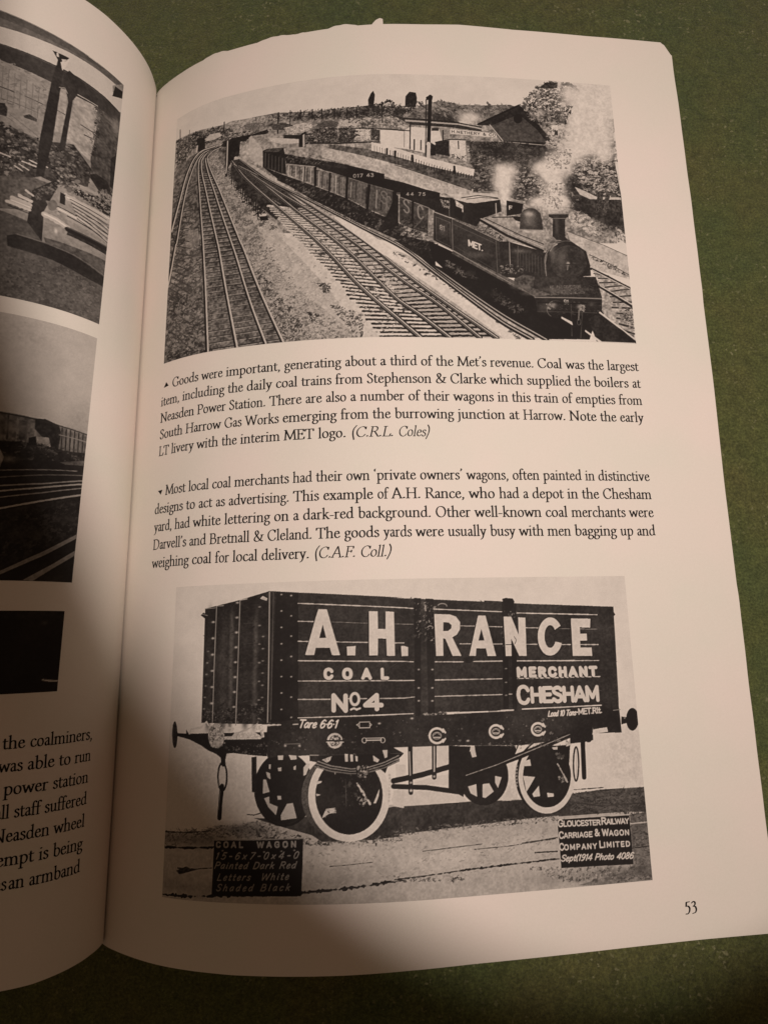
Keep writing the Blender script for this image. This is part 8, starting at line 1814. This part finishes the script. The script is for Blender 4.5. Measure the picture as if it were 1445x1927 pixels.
["l",0.5,0.14,[43.96,35.05,43.76,31.25],0],
["p",0.075,[42.89,25.05,62.76,25.69,62.62,19.52,62.35,14.63,42.68,14.35],0.02,1,1],
["l",0.6,0.176,[42.89,25.12,62.83,25.82],0.5],
["t","COAL  WAGON",[43.46,23.59,61.16,23.97],1.37,0.35,0.62,"S"],
["t","15-6x7-0x4-0",[43.3,21.29,61.49,21.81],1.48,0.23,0.6,"I"],
["b",0.6,[44.93,23.11],0.32,0.2,0.8],
["b",0.6,[54.3,23.07],0.3,0.2,0.8],
["b",0.6,[58.08,23.27],0.3,0.2,0.8],
["b",0.6,[60.87,23.45],0.29,0.2,0.8],
["t","Painted Dark Red",[43.13,19.46,61.03,19.91],1.45,0.22,0.6,"I"],
["t","Letters  White",[43.84,17.18,59.51,17.73],1.45,0.22,0.58,"I"],
["t","Shaded Black",[43.63,15.15,59.75,15.64],1.45,0.22,0.55,"I"],
["p",0.075,[118.31,26.95,135.29,26.82,135.34,22.1,135.31,16.62,118.46,17.11,118.38,22.52],0.02,1,1],
["l",0.75,0.188,[118.32,27.03,126.51,27.12,135.29,26.86],0.7],
["t","G",[118.44,25.36,119.55,25.33],1.64,0.3,0.85,"S"],
["t","LOUCESTER",[119.72,25.36,128.25,25.1],1.26,0.27,0.85,"S"],
["t","R",[128.6,25.15,129.65,25.12],1.65,0.31,0.85,"S"],
["t","AILWAY",[129.83,25.15,135.01,24.96],1.28,0.27,0.85,"S"],
["t","C",[118.5,22.96,119.44,22.93],1.55,0.3,0.85,"S"],
["t","ARRIAGE",[119.61,22.96,126.13,22.82],1.23,0.26,0.85,"S"],
["t","& W",[126.83,22.92,129.95,22.78],1.57,0.3,0.85,"S"],
["t","AGON",[130.21,22.76,134.86,22.6],1.25,0.27,0.85,"S"],
["t","C",[118.4,20.58,119.33,20.56],1.55,0.3,0.85,"S"],
["t","OMPANY",[119.5,20.58,126.94,20.35],1.23,0.26,0.85,"S"],
["t","L",[127.73,20.45,128.51,20.43],1.57,0.3,0.85,"S"],
["t","IMITED",[128.77,20.45,134.8,20.24],1.24,0.27,0.85,"S"],
["t","Sept(1914 Photo 4086",[118.48,18.36,135.25,17.72],1.42,0.26,0.85,"I"]
]
ART['station'] = [
["p",0.62,[60.23,223.86,22.58,233.32,25.28,143.2,55.63,139.17],0.06,1,1],
["p",0.86,[60.42,227.59,53.75,219.5,53.67,217.84,26.48,218.34,25.47,219.43,26.47,209.32,32.5,206.91,53.21,208.69,59.7,213.62],0.02,2,1],
["p",0.42,[60.08,221.03,53.67,217.84,43.2,218.14,35.59,218.02,26.32,218.39,26.62,216.21,32.99,216.16,39.39,215.74,53.47,213.84,59.79,215.46],0.06,1,1],
["p",0.34,[60.15,222.43,53.68,218.08,46.76,218.08,35.59,218.12,31.31,217.81,35.52,216.73,43.11,216.17,53.59,216.19],0.05,1,1],
["p",0.6,[29.31,215.12,26.34,218.61,26.48,213.81,28.46,212.92,29.2,213.29],0.05,1,1],
["p",0.16,[28.61,215.56,26.5,216.04,26.58,213.71,29.22,211.89],0.04,1,1],
["l",0.85,0.209,[28.87,211.68,28.28,209.77],0],
["p",0.25,[59.62,212.23,53.25,209.39,42.07,209.96,37.19,210.25,30.88,209.9,26.82,208.98,26.78,205.69,32.82,204.92,38.81,204.21,42.54,204.69,53.02,204.97,59.36,207.19],0.04,1,1],
["l",0.4,0.098,[53.24,209.15,42.06,209.56,37.17,209.75,30.86,209.49],0],
["s",[59.22,204.45,53.02,204.97,42.89,204.45,43.5,195.17,52.41,193.01,58.69,194.51],390,0.48,[0.6,0.7,0.5,0.66],2.2,0],
["p",0.7,[41.42,204.2,39.6,204.75,39.34,192.35,42.24,191.53],0.08,1,1],
["p",0.72,[37.67,204.41,32.41,205.28,32.65,193.62,33.22,188.55,39.27,190.91],0.1,1,1],
["l",0.2,0.171,[52.67,198.04,49.75,197.89],0.5],
["l",0.2,0.18,[47.68,197.87,44.16,197.61],0.5],
["l",0.2,0.18,[41.28,197.79,39.61,197.66],0.5],
["l",0.2,0.196,[36.13,197.23,33.26,197.18],0.5],
["l",0.2,0.196,[35.21,195.0,33.16,195.29],0.5],
["p",0.3,[47.76,192.57,46.59,193.51,45.16,192.99,45.06,192.23,47.56,192.05],0.08,0,1],
["p",0.25,[53.8,193.39,51.45,194.13,50.86,192.75,50.94,190.84,53.66,190.67],0.08,0,1],
["l",0.35,0.084,[52.52,195.07,49.09,194.99,44.9,194.83],0],
["l",0.4,0.084,[50.29,191.6,44.4,188.36],0],
["l",0.4,0.084,[52.32,191.19,49.53,190.07],0],
["p",0.36,[32.32,205.2,26.63,205.83,27.13,194.45,27.42,182.55,32.95,183.65,33.48,189.38,32.63,197.28],0.1,1,1],
["p",0.2,[33.84,184.55,32.02,186.1,29.08,185.99,27.45,183.05,31.13,181.89],0.06,1,1],
["b",0.6,[27.68,203.74],1.58,3.01,0.6],
["p",0.22,[28.55,193.26,27.2,195.48,27.07,184.92,28.31,185.02],0.05,1,1],
["s",[33.01,204.33,31.52,205.11,32.57,192.13,33.48,189.38],130,0.38,[0.2,0.4,0.6],1.4,0],
["p",0.3,[58.31,187.37,52.2,188.92,44.18,187.52,43.36,178.44,50.04,173.73,57.59,174.19],0.1,1,1],
["s",[55.55,187.72,52.2,188.92,43.83,187.71,33.11,186.58,33.71,182.12,44.83,179.6,51.47,175.03],676,0.44,[0.12,0.3,0.5,0.2,0.7],1.6,0],
["p",0.28,[44.18,187.52,37.35,190.68,33.11,186.58,33.65,181.15,40.07,177.75,43.7,178.27],0.12,1,1],
["s",[43.83,187.71,37.33,190.19,33.41,184.34,41.14,177.19],390,0.42,[0.1,0.2,0.4,0.6],1.5,0],
["p",0.4,[57.54,173.32,44.71,177.31,40.04,177.28,44.26,168.69,51.05,167.1,57.19,166.84],0.1,1,1],
["l",0.85,0.274,[48.77,178.78,47.19,178.06],0.3],
["l",0.85,0.274,[47.95,179.58,46.01,178.82],0.3],
["l",0.85,0.384,[47.31,180.56,44.69,180.37],0.3],
["l",0.85,0.291,[45.98,181.5,44.39,181.23],0.3],
["l",0.85,0.389,[51.79,181.05,49.73,180.69],0.3],
["l",0.85,0.291,[43.34,181.52,42.36,181.32],0.3],
["p",0.19,[42.08,210.05,40.46,210.85,41.74,188.9,43.01,178.61,44.56,177.85,44.35,187.43,42.87,203.97],0.05,1,1],
["p",0.14,[42.99,213.71,39.5,214.09,40.68,211.61,40.94,209.36,41.99,209.71,41.8,211.79],0.04,1,1],
["p",0.86,[42.18,213.55,41.83,213.91,41.55,212.74,42.13,212.56],0,1,1],
["p",0.86,[41.03,212.62,39.83,213.3,40.84,211.75],0,1,1],
["p",0.9,[41.24,211.6,39.46,213.34,40.19,210.7,40.76,209.5],0,1,1],
["p",0.21,[39.8,205.11,37.14,205.35,38.17,202.75,39.12,188.03,40.38,187.26,39.13,201.53],0.05,1,1],
["p",0.22,[39.32,210.6,32.55,207.93,33.06,205.35,37.31,204.95,39.61,205.0,40.85,207.4],0.05,1,1],
["l",0.85,0.2,[37.21,205.19,32.65,205.61],0],
["l",0.8,0.136,[41.14,204.4,39.98,204.98,39.36,203.9],0],
["p",0.18,[45.06,173.9,40.5,178.96,40.04,177.28,42.53,169.45,42.47,161.63,45.98,161.87,45.23,170.59],0.05,1,1],
["s",[44.54,174.12,40.12,178.69,40.38,176.63,44.08,172.01],130,0.33,[0.2,0.5,0.4],1.4,0],
["l",0.8,0.78,[48.85,170.54,45.21,170.14],0.3],
["l",0.82,0.585,[47.54,171.71,45.08,171.11],0.3],
["l",0.82,0.487,[46.25,173.38,44.81,172.61],0.3],
["l",0.84,0.78,[49.81,169.3,45.48,168.65],0.3],
["l",0.8,1.478,[38.1,175.7,27.94,174.92],0.3],
["l",0.75,0.796,[39.75,171.71,28.17,170.69],0.3],
["l",0.7,0.672,[39.68,170.33,28.31,169.09],0.3],
["l",0.85,0.535,[34.43,172.97,27.82,172.96],0.3],
["l",0.85,1.135,[42.13,168.7,37.67,167.78],0.3],
["l",0.5,1.135,[41.6,172.22,39.57,171.8],0.3],
["l",0.72,0.796,[36.41,180.11,29.24,180.69],0.3],
["l",0.82,0.568,[36.52,178.57,32.27,179.07],0.3],
["l",0.12,0.215,[39.78,172.18,34.36,171.55,28.11,171.24],0.3],
["l",0.12,0.212,[39.52,170.88,28.24,169.53],0.3],
["l",0.12,0.225,[34.43,172.97,27.93,173.14],0.3],
["l",0.12,0.184,[49.42,168.31,45.43,167.75],0.3],
["l",0.12,0.212,[37.67,167.78,28.17,166.66],0.3],
["p",0.22,[37.29,167.74,28.18,167.66,28.23,165.37,37.56,165.7],0.07,1,1],
["s",[36.67,177.74,27.36,181.55,27.77,176.07,32.58,176.86],286,0.43,[0.12,0.25,0.6,0.15],1.6,0],
["p",0.14,[39.43,176.17,38.31,176.07,38.34,173.16,39.47,173.29],0,1,1],
["b",0.85,[39.86,165.53],0.39,0.72,0.9],
["s",[40.29,181.97,35.76,182.75,35.92,178.2,39.69,177.48],156,0.42,[0.15,0.5,0.3,0.7],1.3,0],
["s",[31.13,181.89,27.51,184.05,27.57,180.87,31.02,179.93],104,0.37,[0.2,0.5,0.7],1.3,0],
["p",0.45,[39.86,172.37,39.86,172.15,39.89,171.92,39.94,171.69,40.01,171.46,40.1,171.24,40.21,171.04,40.34,170.87,40.48,170.71,40.63,170.59,40.78,170.5,40.94,170.44,41.09,170.42,41.24,170.43,41.38,170.48,41.5,170.57,41.61,170.68,41.7,170.83,41.77,171.0,41.82,171.19,41.84,171.4,41.84,171.62,41.82,171.85,41.77,172.08,41.7,172.3,41.61,172.51,41.5,172.71,41.37,172.89,41.23,173.04,41.08,173.16,40.93,173.26,40.77,173.32,40.62,173.34,40.47,173.33,40.33,173.29,40.2,173.2,40.09,173.09,40.0,172.95,39.93,172.77,39.88,172.58,39.86,172.37],0.06,1,1],
["p",0.6,[37.7,171.11,37.7,170.96,37.73,170.8,37.77,170.64,37.83,170.48,37.9,170.33,38.0,170.18,38.1,170.05,38.21,169.93,38.33,169.83,38.46,169.76,38.58,169.7,38.71,169.68,38.83,169.67,38.94,169.69,39.04,169.74,39.13,169.81,39.2,169.9,39.25,170.01,39.29,170.14,39.31,170.28,39.3,170.43,39.28,170.58,39.24,170.74,39.18,170.9,39.11,171.05,39.02,171.19,38.92,171.32,38.8,171.44,38.68,171.54,38.56,171.61,38.43,171.67,38.31,171.7,38.19,171.7,38.08,171.69,37.97,171.64,37.89,171.57,37.81,171.49,37.76,171.38,37.72,171.25,37.7,171.11],0.06,1,1],
["p",0.5,[35.38,181.51,35.38,181.41,35.4,181.31,35.44,181.2,35.49,181.09,35.56,180.97,35.64,180.86,35.73,180.75,35.83,180.66,35.93,180.57,36.04,180.49,36.15,180.43,36.25,180.39,36.35,180.36,36.45,180.35,36.53,180.36,36.6,180.39,36.66,180.43,36.71,180.49,36.74,180.56,36.75,180.64,36.75,180.74,36.73,180.84,36.69,180.95,36.64,181.06,36.57,181.17,36.5,181.28,36.41,181.38,36.31,181.48,36.21,181.57,36.1,181.64,35.99,181.7,35.89,181.75,35.78,181.78,35.69,181.79,35.6,181.79,35.53,181.76,35.47,181.72,35.42,181.67,35.39,181.59,35.38,181.51],0.06,1,1],
["p",0.45,[37.05,178.25,37.05,178.12,37.06,177.97,37.09,177.83,37.14,177.69,37.19,177.55,37.26,177.42,37.33,177.3,37.42,177.2,37.51,177.12,37.6,177.05,37.69,177.01,37.78,176.99,37.87,176.99,37.96,177.02,38.03,177.06,38.1,177.13,38.15,177.21,38.19,177.32,38.22,177.43,38.23,177.56,38.23,177.7,38.22,177.84,38.19,177.98,38.15,178.12,38.09,178.26,38.03,178.39,37.95,178.5,37.87,178.6,37.78,178.69,37.69,178.75,37.6,178.8,37.5,178.82,37.42,178.82,37.33,178.8,37.26,178.75,37.19,178.69,37.13,178.6,37.09,178.5,37.06,178.38,37.05,178.25],0.06,1,1],
["l",0.78,1.289,[42.32,168.85,39.95,168.54,37.48,167.64],0.1],
["l",0.92,0.43,[42.32,168.85,39.95,168.54,37.48,167.64],0.1],
["l",0.78,0.853,[39.56,171.57,36.32,171.15,33.08,170.84],0.1],
["l",0.92,0.284,[39.56,171.57,36.32,171.15,33.08,170.84],0.1],
["l",0.78,1.137,[37.9,175.57,34.17,175.59,28.0,175.91],0.1],
["l",0.92,0.379,[37.9,175.57,34.17,175.59,28.0,175.91],0.1],
["l",0.78,0.812,[48.82,169.87,45.34,169.39],0.1],
["l",0.92,0.271,[48.82,169.87,45.34,169.39],0.1],
["l",0.78,0.528,[47.53,171.4,45.07,170.88],0.1],
["l",0.92,0.176,[47.53,171.4,45.07,170.88],0.1],
["l",0.16,1.244,[37.45,167.18,33.7,167.05,28.24,167.02],0.1],
["l",0.35,0.311,[37.48,167.64,33.73,167.52,28.18,167.66],0.1],
["l",0.8,0.316,[37.35,175.89,28.65,175.56],0.2],
["l",0.25,0.189,[37.32,175.42,28.62,175.07],0.2],
["l",0.8,0.316,[36.99,175.02,28.53,174.32],0.2],
["l",0.25,0.189,[36.97,174.55,28.5,173.83],0.2],
["l",0.8,0.316,[36.64,174.16,28.41,173.07],0.2],
["l",0.25,0.189,[36.61,173.69,28.38,172.59],0.2],
["l",0.8,0.316,[36.28,173.3,28.29,171.84],0.2],
["l",0.25,0.189,[36.25,172.83,28.26,171.35],0.2],
["l",0.8,0.311,[35.92,172.44,28.16,170.6],0.2],
["l",0.25,0.187,[35.89,171.97,28.14,170.11],0.2],
["l",0.8,0.311,[35.56,171.58,28.04,169.36],0.2],
["l",0.25,0.187,[35.53,171.1,28.01,168.87],0.2],
["b",0.3,[34.76,150.12],7.02,4.1,0.6],
["b",0.32,[43.4,152.68],5.33,3.12,0.6],
["b",0.28,[30.95,148.57],2.63,4.1,0.6],
["b",0.44,[47.42,162.94],4.27,2.63,0.6],
["b",0.36,[35.3,159.72],5.33,1.85,0.6],
["l",0.5,0.114,[52.27,203.66,52.17,194.98],0.8],
["l",0.5,0.114,[51.09,203.28,50.99,194.66],0.8],
["l",0.5,0.114,[49.9,202.93,49.81,194.36],0.8],
["l",0.5,0.114,[48.72,202.6,48.63,194.08],0.8],
["l",0.5,0.113,[47.52,202.3,47.44,193.83],0.8],
["l",0.5,0.12,[46.32,202.03,46.25,193.6],0.8],
["l",0.5,0.12,[45.11,201.78,45.04,193.4],0.8],
["p",0.38,[57.19,166.84,51.03,166.66,45.85,165.77,42.47,161.63,28.1,161.71,27.81,156.93,28.73,145.33,49.86,145.16,56.12,147.77],0.06,1,1],
["p",0.2,[49.35,160.75,47.69,161.59,42.1,161.41,35.76,160.92,28.32,159.01,28.34,156.25,33.11,156.54,40.1,157.78,49.04,158.19],0.04,1,1],
["l",0.5,0.17,[47.7,161.72,42.11,161.55,35.38,161.11,28.25,159.4],0.5],
["p",0.4,[42.18,162.89,35.89,163.23,28.13,163.68,28.09,159.98,35.4,161.57,41.76,161.69],0.08,1,1],
["s",[53.83,155.86,40.07,157.1,28.3,155.68,28.57,146.36,49.88,145.58,53.29,146.14],858,0.36,[0.28,0.4,0.45,0.3,0.5],1.5,0]
]
ART['yard'] = [
["p",0.78,[55.84,142.9,27.13,148.14,23.83,79.96,52.01,79.15],0.02,2,1],
["b",0.76,[45.17,138.4],7.34,5.69,0.6],
["b",0.6,[31.21,119.72],4.33,5.82,0.5],
["p",0.45,[54.49,119.73,48.36,118.72,41.08,118.16,39.27,118.22,36.44,117.49,29.87,116.8,30.13,111.11,53.78,107.76],0.12,1,1],
["l",0.3,0.281,[46.6,117.93,46.57,112.44],1],
["l",0.55,0.281,[44.8,117.65,44.78,112.33],1],
["l",0.35,0.281,[42.98,117.39,42.98,112.24],1],
["l",0.6,0.295,[41.14,117.16,41.14,112.18],1],
["l",0.3,0.295,[39.26,116.94,39.28,112.13],1],
["l",0.5,0.295,[37.34,116.76,37.38,112.12],1],
["l",0.4,0.295,[35.36,116.62,35.42,112.14],1],
["l",0.55,0.323,[33.31,116.52,33.38,112.21],1],
["p",0.16,[41.37,118.1,39.28,118.33,36.43,117.32,35.97,115.98,36.23,111.27,38.23,110.9,39.94,114.13,41.38,115.64],0.08,1,1],
["p",0.62,[41.42,113.88,38.42,114.05,37.82,111.68,41.03,112.19],0.1,1,1],
["p",0.3,[44.54,117.21,43.08,117.1,43.11,112.57,44.28,112.75],0.1,1,1],
["p",0.17,[54.02,111.72,47.96,111.94,42.21,112.19,38.3,111.95,34.8,111.55,30.19,112.01,30.17,108.9,53.66,105.78],0.05,1,1],
["p",0.1,[42.43,113.37,40.98,113.95,40.71,111.9,42.32,111.65],0.04,0,1],
["s",[50.78,111.65,42.22,112.36,30.16,111.65,30.37,109.22,50.47,106.33],286,0.37,[0.08,0.2,0.4,0.15],2.5,0],
["p",0.15,[53.72,106.77,30.03,109.66,31.5,80.62,52.07,80.13],0.03,1,1],
["p",0.62,[53.92,110.07,47.87,110.25,46.9,108.33,47.61,105.9,53.66,105.78],0.15,1,1],
["p",0.36,[35.91,108.66,30.25,110.16,30.35,108.86,34.6,108.37],0.08,1,1],
["l",0.6,0.167,[53.58,104.54,47.57,105.3,38.89,106.43,31.84,107.29],0.2],
["l",0.45,0.223,[53.49,103.0,47.48,103.74,39.41,105.14,30.3,106.51],0.2],
["l",0.62,0.277,[53.38,101.14,47.37,101.85,38.7,103.23,30.37,105.23],0.2],
["l",0.7,0.332,[53.31,99.97,47.3,100.66,40.13,102.03,30.42,104.39],0.2],
["l",0.6,0.222,[53.22,98.61,47.21,99.27,39.17,101.04,30.53,103.39],0.2],
["l",0.7,0.388,[53.07,96.19,47.07,96.81,39.94,98.91,30.5,101.78],0.2],
["p",0.17,[52.99,94.74,47.04,96.32,30.74,101.03,31.01,91.64,37.75,87.64,46.25,83.37,52.0,78.88],0.06,1,1],
["s",[44.11,95.19,31.36,99.68,31.28,93.01,40.73,87.47,46.36,85.29],440,0.52,[0.25,0.15,0.3,0.12],2.2,-0.3],
["p",0.55,[52.02,79.2,46.24,83.21,37.77,87.98,31.06,92.33,31.06,91.36,37.71,86.98,46.19,82.41],0.04,1,1],
["p",0.55,[41.82,81.29,36.04,85.07,31.16,88.57,31.15,87.4,35.98,84.01,39.61,81.28],0.04,1,1],
["p",0.14,[39.61,81.22,31.15,87.3,31.35,80.96],0.02,1,1],
["p",0.14,[46.18,82.34,37.7,86.91,31.06,91.29,31.16,88.57,36.04,85.07,41.82,81.35,46.12,81.26],0.03,1,1],
["b",0.24,[42.47,91.99],4.33,1.98,0.6],
["b",0.24,[34.46,95.41],2.48,1.35,0.6],
["b",0.5,[45.3,115.36],2.9,1.37,0.6],
["b",0.5,[33.62,113.97],2.17,1.45,0.6],
["b",0.6,[33.13,117.0],2.17,0.73,0.6],
["b",0.5,[46.03,108.09],1.74,1.01,0.6],
["l",0.2,0.236,[35.77,116.92,35.69,111.37],0.6],
["l",0.2,0.259,[34.85,116.81,34.79,111.41],0.6],
["l",0.2,0.259,[33.92,116.7,33.87,111.45],0.6],
["l",0.2,0.259,[32.97,116.6,32.93,111.51],0.6],
["l",0.2,0.259,[32.0,116.51,31.97,111.57],0.6],
["l",0.2,0.259,[31.01,116.43,30.99,111.64],0.6],
["l",0.6,0.194,[36.3,115.19,30.0,114.83],0],
["l",0.2,0.236,[48.34,118.38,41.06,117.88,29.93,116.63],0]
]
ART['dark'] = [
["p",0.07,[51.87,76.92,30.43,74.79,31.53,55.07,50.53,56.23],0.02,1,1],
["b",0.2,[36.65,72.24],0.99,0.62,0.8],
["p",0.1,[45.71,74.82,32.55,74.52,32.76,72.56,45.61,73.08],0.04,1,1],
["s",[37.64,74.59,32.63,74.52,32.65,72.82,37.56,73.31],30,0.55,[0.12,0.06],2,0],
["p",0.75,[36.47,60.05,34.98,59.88,33.07,59.63,33.05,59.37,34.96,59.53,36.4,59.8],0,1,1]
]

printed_photograph('train', page_right, 10, .13, 'printed photograph of a tank locomotive hauling a goods train past railway tracks')
printed_photograph('wagon', page_right, 11, .12, 'printed photograph of a lettered coal wagon with white tyres')
printed_photograph('station', page_left, 9, .15, 'printed photograph of pipes and columns under a station canopy')
printed_photograph('yard', page_left, 9, .15, 'printed photograph of tracks in front of a bridge')
printed_photograph('dark', page_left, 8, .2, 'very dark printed photograph')
